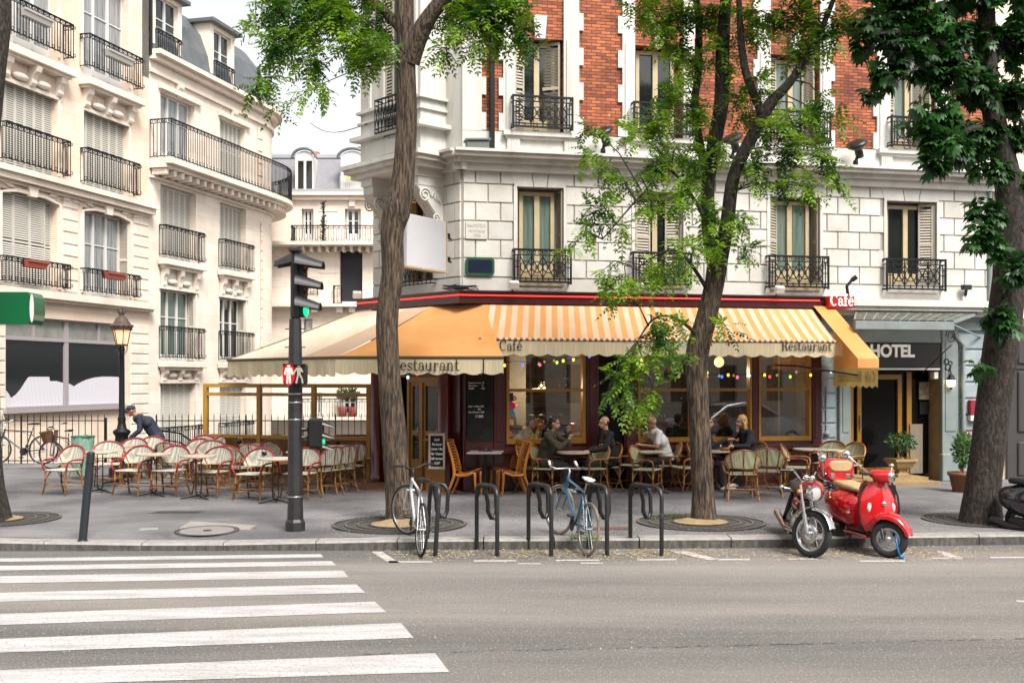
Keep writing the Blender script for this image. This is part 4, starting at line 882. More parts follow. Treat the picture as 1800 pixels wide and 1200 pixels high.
# ---- entrance on the chamfer
ce = thing('cafe_entrance', 'ochre framed café corner door between two crimson posts', 'entrance', (A0.x,A0.y,PZ), FK.a)
KX = lambda px: FK.S(px,-.05); KZ = lambda py, px=745: FK.Z(px,py,-.05)-PZ
KT = ZG-.28-PZ
m = MB(); m.box(FK.S(657),KX(676),-.05,.0,0,KT); m.box(KX(776),-.0,-.05,0,0,KT); m.box(KX(676),KX(776),-.048,0,KZ(663),KT); m.box(FK.S(657)-.05,FK.S(657)+.03,0,1.8,0,KT); m.build('panelling', M['redwood'], ce)
for px,r in ((668,.13),(786,.13)):
    m = MB(); x = KX(px); m.lathe([(r+.03,0),(r+.03,.12),(r,.16),(r,KT-.3),(r+.03,KT-.2)], (x,-.12,0), 16); m.build('post', M['redpost'], ce)
x0,x1 = KX(716),KX(775); d = MB(); xm = KX(740)
for (a,b,c,e) in ((x0,x1,KZ(672),KZ(663)),(x0,x0+.07,0,KZ(672)),(x1-.05,x1,0,KZ(672)),(xm-.02,xm+.05,0,KZ(672))): d.box(a,b,-.06,.02,c,e)
d.build('door_frame', M['ochre'], ce)
for (a,b) in ((x0+.07,xm-.02),(xm+.05,x1-.05)):
    m = MB(); zz = [0,KZ(845),KZ(797),KZ(767),KZ(762),KZ(672)]; f = .06
    m.box(a,a+f,-.03,.01,0,KZ(672)); m.box(b-f,b,-.03,.01,0,KZ(672)); m.box(a+f,b-f,-.03,.01,0,KZ(808)); m.box(a+f,b-f,-.03,.01,KZ(766),KZ(757)); m.box(a+f,b-f,-.03,.01,KZ(678),KZ(672))
    o = m.build('door', M['ochre'], ce); g = MB(); g.quad((a+f,0,0.2),(b-f,0,.2),(b-f,0,KZ(675)),(a+f,0,KZ(675))); g.build('pane', M['pane'], o)
    g = MB(); g.tube([(b-.03,-.05,1.0),(b-.03,-.09,1.0),(b-.03,-.09,1.12),(b-.03,-.05,1.12)], .012, 6); g.build('handle', M['chrome'], o)
m = MB(); m.plan([(FK.S(650),-.9),(KX(720),-1.1),(.2,-.5),(0,0),(FK.S(657),0)], -.0, .012); m.build('doorstep', mat('brick paved step', (.35,.16,.10), .8, c2=(.25,.12,.08), ns=12), ce)
# ------------------------------------------------------------------ hotel front
M['hgrey'] = mat('grey green paint', (.27,.31,.30), .6, c2=(.21,.245,.24), ns=2.5, spk=((.12,.12,.11), 16, .72))
M['hblue'] = mat('blue grey masonry paint', (.30,.36,.39), .75, c2=(.40,.45,.46), ns=1.6, lo=.45, hi=.6, spk=((.14,.15,.15), 13, .70))
M['ochst'] = mat('ochre stone', (.42,.29,.13), .8, c2=(.30,.20,.09), ns=4, bump=.2)
M['signbk'] = mat('dark brown sign board', (.014,.010,.009), .35)
ho = thing('hotel_entrance', 'grey hotel entrance with ochre glazed door and dark sign board', 'entrance', (A0.x,A0.y,PZ), FC.a)
hx = lambda px, off=0: cs(px, off)
hz = lambda py, px=1600, off=0: cz(px,py,off)-PZ
top = ZG-.28-PZ; X0, X1 = SX(1445)+.002, SR
m = MB()
wall(m, X0, X1, 0, top, [(hx(1492),hx(1652),0,hz(603))], 0, .02, False)
m.build('wall', M['hblue'], ho)
m = MB(); courses(m, X0+.01, hx(1470), .0, hz(640), [], 8, 0, out=.03, gap=.03); m.build('stone_courses', M['hblue'], ho); m = MB(); courses(m, hx(1681), X1, .0, hz(585), [], 9, 0, out=.035, gap=.03, c=.02); m.build('stone_courses', M['hblue'], ho)
m = MB()
for a,b in ((1472,1492),(1652,1680)):
    m = MB(); m.cbox(hx(a),hx(b),-.09,-.001,.0,hz(580),.012); m.cbox(hx(a)+.06,hx(b)-.05,-.105,-.089,1.0,hz(600),.01); m.cbox(hx(a)-.02,hx(b)+.02,-.13,-.002,0,.55,.015); m.build('pilaster', M['hgrey'], ho)
m = MB(); m.box(hx(1492),hx(1652),-.05,-.0,hz(602),hz(580)); m.box(X0,X1,-.07,-.001,hz(580)+.003,hz(566)); m.build('lintel', M['hgrey'], ho)
m = MB(); m.box(X0-.02,X1,-.42,0,hz(541),hz(530)); m.box(X0-.02,X1,-.36,0,hz(548),hz(541)-.002); m.box(X0-.02,X1,-.22,0,hz(556),hz(548)-.002); m.build('ledge', M['stone_w'], ho)
m = MB(); m.box(hx(1470),hx(1649),-.06,.01,hz(647),hz(604)); sg = m.build('sign_board', M['signbk'], ho)
m = MB(); m.box(hx(1470),hx(1649),-.065,.01,hz(650),hz(647)); m.build('board_trim', M['white'], ho)
M['letter'] = mat('bright white lettering', (1.25,1.23,1.18), .5)
font_mesh('lettering', 'HOTEL', .335, 'letter', sg, face(hx(1529,-.065),-.066,hz(626.5,1570,-.065)), ext=.008, bold=.013, sx=.93)
# recess with door, landing and steps
r0, r1 = hx(1492), hx(1652)
m = MB(); m.quad((r0,0,0),(r0,1.5,0),(r0,1.5,hz(647)),(r0,0,hz(647))); m.quad((r1,0,0),(r1,1.5,0),(r1,1.5,hz(647)),(r1,0,hz(647))); m.quad((r0,0,hz(647)),(r1,0,hz(647)),(r1,1.5,hz(647)),(r0,1.5,hz(647))); m.quad((r0,1.5,0),(r1,1.5,0),(r1,1.5,3),(r0,1.5,3))
m.build('recess', M['ochst'], ho)
m = MB(); yd = .38; d0,d1 = hx(1505,yd), hx(1583,yd); zd = hz(832,1550,yd); zdt = hz(658,1550,yd)
for (a,b,c,e) in ((d0,d0+.09,zd,zdt),(d1-.09,d1,zd,zdt),(d0+.09,d1-.09,zdt-.1,zdt),(d0+.09,d1-.09,zd,zd+.13),(hx(1592,yd),hx(1600,yd),zd,zdt+.05),(r0+.02,hx(1498,yd),zd,zdt)): m.box(a,b,yd-.05,yd,c,e)
dr = m.build('door', M['ochre'], ho)
m = MB(); m.quad((r0,yd+.01,zd),(r1,yd+.01,zd),(r1,yd+.01,hz(647)),(r0,yd+.01,hz(647))); m.build('pane', mat('hotel door glass', (.006,.006,.006), .12, spec=.25), dr)
m = MB(); m.box(d0+.04,d0+.06,yd-.1,yd-.05,zd+.9,zd+1.2); m.build('handle', M['chrome'], dr)
m = MB(); m.box(hx(1478,-.5),hx(1632,-.5),-.5,yd+.02,0,zd-.001); m.build('landing', M['ochst'], ho)
m = MB(); m.box(hx(1470,-.85),hx(1655,-.85),-.85,-.502,0,zd*.5); m.build('step', M['ochst'], ho)
m = MB(); a,b = hx(1628,.1),hx(1646,.1); m.box(a,b,.34,.36,hz(702,1636,.3),hz(671,1636,.3)); m.build('poster', mat('menu poster', (.40,.34,.24), .6, c2=(.2,.14,.09), ns=14), ho)
m = MB(); a,b = hx(1629,.1),hx(1645,.1); m.box(a,b,.34,.36,hz(728,1636,.3),hz(706,1636,.3)); m.build('notice', M['slatebd'], ho)
m = MB(); a,b = hx(1600,.3),hx(1622,.3); m.box(a,b,.30,.33,zd,hz(745,1610,.3)); m.build('notice', mat('standing notice', (.20,.20,.19), .5, c2=(.3,.22,.12), ns=9), ho)
m = MB(); x = hx(1641); m.cbox(x,x+.1,-.02,.12,hz(666),hz(653),.01); m.build('alarm_box', M['white'], ho)
# glass canopy
m = MB(); c0,c1 = hx(1505), hx(1722); yo = -1.15; zb_, zf = hz(548,1600), hz(566,1600,yo); f0,f1 = hx(1502,yo), hx(1676,yo)
m.cbox(f0,f1,yo-.04,yo+.04,hz(580,1600,yo),zf+.01,.01); m.box(c0,c1,-.06,-.0,zb_-.08,zb_)
n = 11
for k in range(n+1): a = c0+(c1-c0)*k/n; b = f0+(f1-f0)*k/n; m.tube([(a,-.03,zb_+.02),(b,yo,zf+.03)], .018, 4)
m.tube([(c1,-.03,zb_),(f1,yo,zf)],.03,4); m.tube([(c1,-.03,zb_-.5),(f1,yo,zf-.04)],.018,4)
cn = m.build('canopy_frame', M['hgrey'], ho)
m = MB(); m.quad((c0,-.03,zb_+.03),(c1,-.03,zb_+.03),(f1,yo,zf+.035),(f0,yo,zf+.035)); m.build('canopy_glass', mat('dirty canopy glass', (.80,.80,.72), .4, c2=(.50,.52,.44), ns=5, trans=.85), ho)
m = MB()
for k in range(8): x = f0+.15+k*(f1-f0-.3)/7; m.ell((x+.05,-.15,zb_+.07), .03, 8, 6)
for k in range(30):
    q = k*.42; r = .17*(1-k/34); 
    if k: m.tube([(f1+.03,yo+.12+r0_*cos(q-.42),zf-.25+r0_*sin(q-.42)),(f1+.03,yo+.12+r*cos(q),zf-.25+r*sin(q))], .010, 4, caps=False)
    r0_ = r
m.tube([(f1+.03,yo+.1,zf-.42),(f1+.05,-.05,zf-.95)], .012, 5); m.build('canopy_scroll', M['dkmetal'], ho)
m = MB(); x = hx(1693,-.1); m.tube([(x-.18,-.1,hz(560)),(x-.18,-.1,hz(590)),(x,-.1,hz(606)),(x,-.1,0)], .045, 8); m.tube([(hx(1737),-.05,ZC0-PZ),(hx(1737),-.05,0)], .05, 8); m.build('rain_pipe', M['hgrey'], ho)
m = MB()
for (px,py,r) in ((1451,762,.06),(1459,790,.11)): m.X = Matrix.Translation((hx(px),-.05,hz(py,px))) @ Matrix.Rotation(radians(90),4,'X'); m.lathe([(0,.05),(r*.6,.05),(r*.65,.02),(r,.02),(r,-.03)], (0,0,0), 14)
m.X = None; m.tube([(hx(1450),-.05,hz(680,1450)),(hx(1450),-.05,hz(762,1450))], .012, 6); m.build('meter_box', M['hgrey'], ho)
# small things on the hotel wall
def wallthing(name, label, cat, px, py, off=-.06, group=None): return thing(name, label, cat, FC.w(hx(px,off),off,cz(px,py,off)), FC.a, group)
t = wallthing('wall_lantern', 'lit glass wall lantern on curly iron bracket by the hotel door', 'lantern', 1672, 680, -.16)
m = MB(); m.lathe([(.03,.0),(.07,.03),(.085,.14),(.05,.2)], (0,0,0), 8, smooth=False); m.build('glass', mat('lit lantern glass', (.9,.7,.4), .3, emit=(1,.72,.35), es=3.5), t)
m = MB(); m.lathe([(0,-.06),(.012,-.04),(.034,-.0)], (0,0,0), 8); m.lathe([(.10,.14),(.06,.2),(.05,.23),(0,.29)], (0,0,0), 8)
for k in range(8): q = k*pi/4; m.tube([(.034*cos(q),.034*sin(q),0),(.088*cos(q),.088*sin(q),.14)], .005, 4)
for (cx_,cz_,r) in ((-.03,.40,.06),(-.07,.52,.05),(.02,.48,.04)): ring(m, (cx_,.05,cz_), r, .009, 12)
m.tube([(0,0,.28),(0,.06,.4),(-.05,.12,.45)], .015, 6); m.build('bracket', M['iron'], t)
t = wallthing('letter_box', 'red and white box on the blue grey hotel wall beside the thick tree', 'box', 1702, 739); w_ = hx(1723)-hx(1702)
m = MB(); m.cbox(0,w_,-.08,.03,.11,.42,.01); m.build('body', mat('crimson box', (.30,.01,.03), .5), t); m = MB(); m.box(.005,w_-.005,-.075,.03,0,.11); m.build('base', M['white'], t)
t = MB(); t.box(0,.13,-.01,.01,0,.06); t.mi = 1; 
for k in range(5): t.box(.02+k*.02,.034+k*.02,-.013,-.01,.022,.042)
tag(t.build('fire_sign', [mat('small red sign', (.5,.01,.01), .5), M['white']], None, FC.w(hx(1696,-.06),-.06,cz(1696,763,-.06)), FC.a), 'tiny red sign with white writing low on the hotel wall', 'sign')
def urn_plant(t, leafm, cz0, rx, rz, n, s, seed, droop=0):
    rr = random.Random(seed); m = MB()
    for k in range(n):
        u = Vector((rr.gauss(0,1),rr.gauss(0,1),rr.gauss(0,1))).normalized()*rr.uniform(.45,1); c = Vector((u.x*rx,u.y*rx,cz0+u.z*rz))
        d = (u+Vector((rr.gauss(0,.4),rr.gauss(0,.4),rr.gauss(.3-droop,.4)))).normalized(); q = d.cross(Vector((rr.gauss(0,1),rr.gauss(0,1),rr.gauss(0,1)))).normalized()
        m.add([c-d*s,c+q*s*.38,c+d*s,c-q*s*.38], [(0,1,2,3)])
    m.build('leaves', leafm, t)
    m = MB()
    for k in range(7): q = k*.9; m.tube([(0,0,cz0-rz-.1),(rx*.3*cos(q),rx*.3*sin(q),cz0),(rx*.7*cos(q),rx*.7*sin(q),cz0+rz*.4)], .008, 4)
    m.build('stems', mat('stem', (.1,.07,.03), .8), t)
M['shrub'] = mat('shrub leaves', (.06,.16,.035), .5, c2=(.16,.32,.08), ns=5, trans=.3); M['dkshrub'] = mat('dark potted leaves', (.02,.06,.02), .5, c2=(.09,.2,.05), ns=6, trans=.3)
p = FC.w(hx(1583,-.32),-.32,PZ+zd); t = thing('stone_urn', 'stone urn on the hotel landing holding a dark leafy plant', 'urn', p, FC.a)
m = MB(); m.X = Matrix.Rotation(pi/4,4,'Z'); m.lathe([(0,0),(.20,0),(.20,.05),(.12,.08),(.10,.13),(.22,.19),(.30,.30),(.33,.31),(.33,.36),(.28,.36),(.26,.31),(0,.31)], (0,0,0), 4, smooth=False); m.build('urn', M['ochst'], t)
urn_plant(t, M['dkshrub'], .68, .30, .22, 420, .05, 4, .5)
p = gr(1692,864); t = thing('potted_shrub', 'bright green shrub in a round terracotta pot beside the thick tree', 'potted plant', p)
m = MB(); m.lathe([(0,0),(.17,0),(.235,.30),(.26,.30),(.265,.36),(.22,.36),(.2,.3),(0,.3)], (0,0,0), 20); m.build('pot', mat('terracotta', (.30,.12,.05), .7, c2=(.2,.07,.03), ns=5), t)
urn_plant(t, M['shrub'], .78, .20, .36, 700, .045, 9)
# neighbour house beyond the hotel
nb = thing('neighbour_house', 'cream house with dark grey shutters cut by the right edge', 'building', FC.w(SR+.12,0,0), FC.a)
m = MB(); m.box(0,9,.02,8,0,ZT+.5); m.build('wall', M['cream'], nb)
m = MB(); courses(m, 0, 9, cz(1760,575), cz(1760,330), [(1.2,2.2,cz(1760,520),cz(1760,380))], 7, 0, out=.03, gap=.03); m.box(-.02,9,-.22,0,cz(1760,560),cz(1760,545)); m.box(-.02,9,-.22,0,cz(1760,322),cz(1760,308)); m.build('masonry_bands', M['cream_l'], nb)
m = MB(); m.box(.28,9,-.06,.0,0,cz(1760,575)); 
for k in range(6):
    a = .5+k*.75; m.cbox(a,a+.62,-.10,-.061,1.0+.1,2.35,.02); m.cbox(a,a+.62,-.10,-.061,2.5,3.0,.02); m.cbox(a,a+.62,-.10,-.061,.2,.9,.02)
m.box(.28,9,-.09,-.06,2.40,2.45); m.build('shopfront', mat('dark grey brown shopfront', (.06,.052,.05), .45), nb)
# ------------------------------------------------------------------ neon fascia, awnings
def wt(p): return Matrix.Translation(-Vector(p))
N0 = pt(627,545,25.2*DS); N1 = pt(790,524,22.6*DS); zN1 = pt(790,510,22.6*DS).z; zN0 = pt(790,527,22.6*DS).z
fo = .36; pR = FC.w(cs(1452,-fo),-fo,0); pM = FC.w(cs(812,-fo)-.05,-fo,0)
fp = [Vector((N0.x,N0.y,0)), Vector((pM.x,pM.y,0)), Vector((pR.x,pR.y,0))]
t = thing('neon_fascia', 'dark red fascia box above the awnings with a lit red neon line', 'neon light', fp[1]); X_ = wt(fp[1])
m = MB(); m.X = X_
def fband(m, o0, o1, z0, z1):
    # band running along the fascia path, o = distance forward
    dirs = [(fp[1]-fp[0]).normalized(), (fp[2]-fp[1]).normalized()]; ns = [Vector((d.y,-d.x,0)) for d in dirs]
    nm = (ns[0]+ns[1]).normalized(); nm = nm/nm.dot(ns[1]); out = []
    for o in (o0,o1): out.append([fp[0]+ns[0]*o, fp[1]+nm*o, fp[2]+ns[1]*o])
    A,B = out; V = [(p.x,p.y,z) for z in (z0,z1) for p in A+B]
    m.add(V, [(0,1,4,3),(1,2,5,4),(6,9,10,7),(7,10,11,8),(3,4,10,9),(4,5,11,10),(0,6,7,1),(1,7,8,2),(0,3,9,6),(2,8,11,5)], False); return B
fband(m, -.36, 0, zN0, zN1-.03); fband(m, -.36, .04, zN1-.028, zN1); fband(m, -.3, .02, zN0-.06, zN0-.002); m.build('box', M['redwood'], t)
zn = zN0+(zN1-zN0)*.5
nd = [(fp[1]-fp[0]).normalized(), (fp[2]-fp[1]).normalized()]; nn = [Vector((d.y,-d.x,0)) for d in nd]; nm = (nn[0]+nn[1]).normalized()
m = MB(); m.X = X_; m.tube([fp[0]+nn[0]*.03+Vector((0,0,zn)), fp[1]+nm*.03+Vector((0,0,zn)), fp[2]-nd[1]*.15+nn[1]*.03+Vector((0,0,zn))], .013, 6); m.build('neon_tube', M['neon'], t)
# projector lamps lying on the fascia
k = 0
for px,py,lb in ((645,533,'small white floodlight on a rod above the left end of the red fascia'),(903,498,'small white floodlight on the fascia under the left first floor balcony'),(1122,510,'small white floodlight on the fascia amid the green leaves'),(1369,517,'small white floodlight on the fascia under the third balcony')):
    p = (FC.w(cs(px,-.5),-.5,zN1) if px > 700 else pt(628,527,25*DS)); o = thing('spotlight', lb, 'spotlight', p, FC.a, 'white spotlights on the red fascia')
    m = MB(); m.X = Matrix.Translation((0,-.03,.10)) @ Matrix.Rotation(radians(25),4,'X'); m.cbox(-.09,.09,-.05,.05,-.07,.07,.015); m.build('head', M['white'], o); m = MB(); m.tube([(0,0,.04),(.0,.16,.0),(.1,.3,.0)], .01, 5); m.build('arm', M['iron'], o)
m = MB(); rr = random.Random(2); P = []
for i in range(40): P.append((rr.uniform(-.35,.35), rr.uniform(.08,.25), rr.uniform(.01,.11)))
m.tube(P, .008, 4); tag(m.build('cable_bundle', M['blackpl'], None, FC.w(cs(812,-.4),-.36,zN1), FC.a), 'tangle of black cables lying on the fascia below the blank street sign', 'cable')
def font_stub(): pass
# stroke letters with slab serifs for the awning
def arc(cx, cy, rx, ry, a0, a1, n=10): return [(cx+rx*cos(radians(a0+(a1-a0)*k/n)), cy+ry*sin(radians(a0+(a1-a0)*k/n))) for k in range(n+1)]
TH, TN = .14, .085
def sf(x, y, w=.15): return ([(x-w,y),(x+w,y)], TN)
G_ = {
 'R': (.74, [([(.16,0),(.16,1)],TH), sf(.16,.025), sf(.14,.975,.13), ([(.16,.975),(.38,.975)]+arc(.38,.74,.20,.235,90,-90)+[(.16,.505)],TN), (arc(.38,.74,.21,.2,50,-50),TH), ([(.38,.5),(.52,.40),(.56,.12),(.62,.03),(.72,.06)],TH*.9)]),
 'C': (.74, [(arc(.39,.5,.31,.475,50,310,16),TN),(arc(.39,.5,.29,.40,130,230,8),TH),([(.63,.99),(.63,.70)],TN)]),
 'e': (.58, [(arc(.29,.33,.21,.305,0,320,16),TN),([(.10,.36),(.50,.36)],TN),(arc(.29,.33,.20,.25,130,230,6),TH)]),
 'a': (.58, [(arc(.27,.47,.15,.165,160,0,8)+[(.42,.1),(.48,.03),(.56,.06)],TN),([(.42,.45),(.42,.08)],TH),(arc(.25,.19,.16,.165,80,360,12),TN),(arc(.12,.5,.02,.02,0,350,6),TH*.8)]),
 's': (.50, [(arc(.25,.48,.145,.145,20,250,10)+arc(.25,.18,.155,.15,70,-160,10),TN),([(.15,.40),(.34,.26)],TH),([(.41,.62),(.41,.46)],TN),([(.09,.2),(.09,.02)],TN)]),
 't': (.42, [([(.17,.88),(.17,.14)]+arc(.28,.14,.11,.12,180,330,6),TH*.85),([(.03,.62),(.36,.62)],TN)]),
 'u': (.66, [([(.14,.6),(.14,.2)]+arc(.29,.2,.15,.18,180,360,8),TH*.8),([(.47,.62),(.47,.02)],TH),sf(.10,.61,.09),sf(.43,.61,.09),sf(.53,.02,.09)]),
 'r': (.50, [([(.16,.62),(.16,0)],TH),sf(.11,.61,.09),sf(.17,.02,.15),([(.18,.42),(.27,.60),(.37,.62),(.43,.56)],TN),(arc(.42,.56,.025,.025,0,350,6),TH*.7)]),
 'n': (.68, [([(.16,.62),(.16,0)],TH),sf(.11,.61,.09),sf(.16,.02,.12),(arc(.33,.44,.16,.19,170,0,8)+[(.49,0)],TH*.75),sf(.50,.02,.12)]),
 'f': (.42, [([(.17,0),(.17,.8)]+arc(.29,.8,.12,.19,180,40,6),TH*.85),([(.03,.62),(.36,.62)],TN),sf(.18,.02,.14)]),
 'é': (.58, [(arc(.29,.33,.21,.305,0,320,16),TN),([(.10,.36),(.50,.36)],TN),(arc(.29,.33,.20,.25,130,230,6),TH),([(.24,.76),(.40,.95)],TH*.8)]),
 ' ': (.4, [])}
def letters(m, txt, h, P):     # P(u,v,k) -> point; u along, v up, k small lift
    x = 0; k = 0
    for ch in txt:
        wd, st = G_[ch]
        for pts, th in st:
            k += 1; L = []; Rr = []; n = len(pts)
            for i,(a,b) in enumerate(pts):
                c,d = pts[max(i-1,0)]; e,f = pts[min(i+1,n-1)]; dx,dy = e-c,f-d; l = sqrt(dx*dx+dy*dy) or 1; nx_,ny_ = -dy/l*th/2, dx/l*th/2
                L.append(P((x+a+nx_)*h,(b+ny_)*h,k)); Rr.append(P((x+a-nx_)*h,(b-ny_)*h,k))
            m.add(L+Rr, [(i,i+1,n+i+1,n+i) for i in range(n-1)], False)
        x += wd
    return x*h
def tw(txt): return sum(G_[c][0] for c in txt)
def valance(m, a, b, z1, h, amp=.035, wl=.27, ph=0.0, rip=.006):     # a,b: ends at z1; scalloped bottom
    d = (b-a); L = Vector((d.x,d.y,0)).length; n = max(8,int(L/.035)); vs = []
    nrm = Vector((d.y,-d.x,0)).normalized()
    for k in range(n+1):
        u = k/n; p = a+d*u; s = u*L; zz = p.z; r = nrm*(rip*sin(s*9)+rip*.6*sin(s*23)); bt = abs(sin(pi*(s/wl+ph)))
        vs += [(p.x,p.y,zz),(p.x+r.x*.6,p.y+r.y*.6,zz-h*.5),(p.x+r.x,p.y+r.y,zz-h-amp*bt)]
    m.add(vs, [(3*k+j,3*k+3+j,3*k+4+j,3*k+1+j) for k in range(n) for j in (0,1)], False)
# striped middle awning
oS = 1.13; a_ = FC.w(cs(852,-fo),-fo-.0,0); zt0 = zN0-.08
ZS = H+(HZ-597)/F*(20.2*.9999*1.0)*DS/DS*.0+H*0+ (HZ-597)/F*19.3+0
sL, sR_ = FC.hit(866,597,-oS)[0]-.25, FC.hit(1470,597,-oS)[0]
ZS = FC.Z(1150,597,-oS)
T0 = FC.hit(852,535,-fo)[0]; T1 = FC.hit(1428,535,-fo)[0]
base = FC.w((sL+sR_)/2,-oS,ZS)
t = thing('striped_awning', 'orange and cream striped awning over the café windows', 'awning', base); X_ = wt(base)
m = MB(); m.X = X_; nst = 62
for k in range(nst):
    for (y0,y1,r0_,r1_,dz0,dz1) in ((-fo,-oS,0,1,0,0),):
        t0 = k/nst; t1 = (k+1)/nst; sub = 4
        for j in range(sub):
            q0,q1 = j/sub,(j+1)/sub
            def PP(tt,qq): 
                s = (T0+(T1-T0)*tt)*(1-qq)+(sL+(sR_-sL)*tt)*qq; y = -fo+(fo-oS)*qq; z = zt0*(1-qq)+ZS*qq-.035*sin(pi*qq)*(.6+.4*sin(tt*25)); return FC.w(s,y,z)
            m.mi = k%2; m.add([PP(t0,q0),PP(t1,q0),PP(t1,q1),PP(t0,q1)], [(0,1,2,3)], True)
m.build('canvas', [M['awn_o'],M['awn_c']], t)
m = MB(); m.X = X_; m.mi = 0
n2 = 130
for k in range(n2):
    a = sL+(sR_-sL)*k/n2; b = sL+(sR_-sL)*(k+1)/n2; m.mi = k%2; m.add([FC.w(a,-oS,ZS+.015),FC.w(b,-oS,ZS+.015),FC.w(b,-oS-.03,ZS-.015),FC.w(a,-oS-.03,ZS-.015),FC.w(b,-oS,ZS-.045),FC.w(a,-oS,ZS-.045)], [(0,1,2,3),(3,2,4,5)], False)
m.build('front_bar', [mat('brown trim', (.28,.09,.03), .7), M['awn_c']], t)
va, vb = FC.w(sL,-oS-.005,ZS-.03), FC.w(sR_+.12,-oS-.005,ZS-.03)
m = MB(); m.X = X_; valance(m, va, vb, 0, .23, .045, .31); vl = m.build('valance', M['valance'], t)
m = MB(); m.X = X_
def onv(s0, z0): return lambda u,v,k: FC.w(s0+u, -oS-.022-.0003*k, z0+v)
xr = FC.hit(1373,614,-oS)[0]; xe = FC.hit(1461,614,-oS)[0]; h_ = (xe-xr)/tw('Restaurant'); letters(m, 'Restaurant', h_, onv(xr, FC.Z(1400,616,-oS)))
m.build('lettering', M['text_d'], vl); m = MB(); m.X = X_; xc = FC.hit(877,614,-oS)[0]; letters(m, 'Café', h_*1.0, onv(xc, FC.Z(890,616,-oS))); m.build('lettering', M['text_d'], vl)
m = MB(); m.X = X_
for s in (sL+.3,(sL+sR_)/2,sR_-.2): m.tube([FC.w(s,-.12,ZS+.05),FC.w(s,-.6,ZS+.05),FC.w(s,-oS+.03,ZS-.02)], .018, 5)
m.build('awning_arm', M['dkmetal'], t)
# large plain corner awning
ZL = 2.555
E2 = Vector((-.145,18.15*1.0,ZL)); E2 = pt(885,628,1); kk = (ZL-H)*F/(HZ-628); E2 = pt(885,628,kk); E1 = pt(590,628,kk*1.0); k0 = (ZL-H)*F/(HZ-633); E0 = pt(400,633,k0); 
Tr = FC.w(cs(851,-fo),-fo-.003,zt0+.0); Tm = fp[1]+Vector((0,0,zt0)); Tl = fp[0]+Vector((0,0,zt0))
t = thing('corner_awning', 'big faded orange awning sheltering the corner terrace', 'awning', (E1.x,E1.y,ZL)); X_ = wt((E1.x,E1.y,ZL))
def patch(m, A, B, C, D, n=8, sag=.05):   # A-B top, D-C bottom
    vs = []
    for j in range(n+1):
        for i in range(n+1):
            u,v = i/n,j/n; p = (A*(1-u)+B*u)*(1-v)+(D*(1-u)+C*u)*v; vs.append(p-Vector((0,0,sag*sin(pi*v)*1.0)))
    b = n+1; m.add(vs, [(j*b+i,j*b+i+1,(j+1)*b+i+1,(j+1)*b+i) for j in range(n) for i in range(n)], True)
Tq = Tm+(Tl-Tm)*.25
m = MB(); m.X = X_; patch(m, Tq, Tr, E2, E1); m.build('front_canvas', M['awn_o'], t)
Es = E1+(E0-E1)*.30
m = MB(); m.X = X_; patch(m, Tq+(Tl-Tq)*.30, Tq, E1, Es, sag=.03); m.build('fold_canvas', mat('faded orange canvas', (.84,.50,.28), .8, c2=(.80,.60,.45), ns=1.5, trans=.2), t)
m = MB(); m.X = X_; patch(m, Tl, Tq+(Tl-Tq)*.30, Es, E0, sag=.03); m.build('side_canvas', M['awn_w'], t)
bk = [Tl, E0, pt(418,640,k0*1.22)]; 
m = MB(); m.X = X_; m.add([bk[0],bk[1],bk[2]], [(0,1,2)]); m.build('back_canvas', M['awn_w'], t)
m = MB(); m.X = X_; m.tube([E0,E1,E2], .028, 6); m.build('front_bar', mat('weathered brown bar', (.13,.075,.03), .7), t)
dn = Vector((0,0,-.02))
m = MB(); m.X = X_; valance(m, E1+dn, E2+dn, 0, .235, .04, .31); v1 = m.build('valance', M['valance'], t)
m = MB(); m.X = X_; valance(m, E0+dn, E1+dn, 0, .26, .045, .30, rip=.02); valance(m, E0+dn, bk[2]+dn, 0, .26, .045, .30, rip=.02); m.build('valance', M['valance'], t)
m = MB(); m.X = X_; hL = (pt(808,650,kk).x-pt(703,650,kk).x)/tw('estaurant'); xr = pt(703,650,kk).x-G_['R'][0]*hL
m_y = E2.y; zb_ = pt(750,651.5,kk).z
letters(m, 'Restaurant', hL, lambda u,v,k: Vector((xr+u, E1.y-.03-.0003*k, zb_+v))); m.build('lettering', M['text_d'], v1)
m = MB(); m.X = X_; m.tube([pt(850,632,kk)+Vector((0,-.01,0)),pt(850,655,kk)+Vector((0,-.01,0))], .012, 5); m.tube([FC.w(.2,-.1,ZL),FC.w(.25,-1.0,ZL+.1),E2+Vector((0,.05,0))], .02, 5); m.tube([Vector((fp[0].x,fp[0].y,ZL+.1)),E0+Vector((.05,0,0))], .02, 5); m.tube([FK.w(-1.5,-.1,ZL+.1),E1+Vector((0,.05,0))], .02, 5); m.build('awning_arm', M['dkmetal'], t)
# right return awning
oR = 1.80; zR = FC.Z(1527,630,-oR); a0,a1 = FC.hit(1428,532,-fo)[0], FC.hit(1462,532,-fo)[0]; b0,b1 = FC.hit(1508,630,-oR)[0], FC.hit(1545,630,-oR)[0]
t = thing('end_awning', 'narrow orange end awning with reversed lettering before the hotel door', 'awning', FC.w(b0,-oR,zR)); X_ = wt(FC.w(b0,-oR,zR)); zt1 = zt0+.06
m = MB(); m.X = X_; patch(m, FC.w(a0,-fo-.05,zt1), FC.w(a1,-fo-.05,zt1), FC.w(b1,-oR,zR), FC.w(b0,-oR,zR), sag=.01); dp = Vector((0,0,-.17))
m.add([FC.w(b0,-oR,zR),FC.w(b1,-oR,zR),FC.w(b1,-oR,zR)+dp,FC.w(b0,-oR,zR)+dp], [(0,1,2,3)]); m.build('canvas', M['awn_o'], t)
m = MB(); m.X = X_; q1 = FC.w(b1,-oR+.02,zR-.0); q0 = FC.w(b1-.0,-.15,zR-.0)
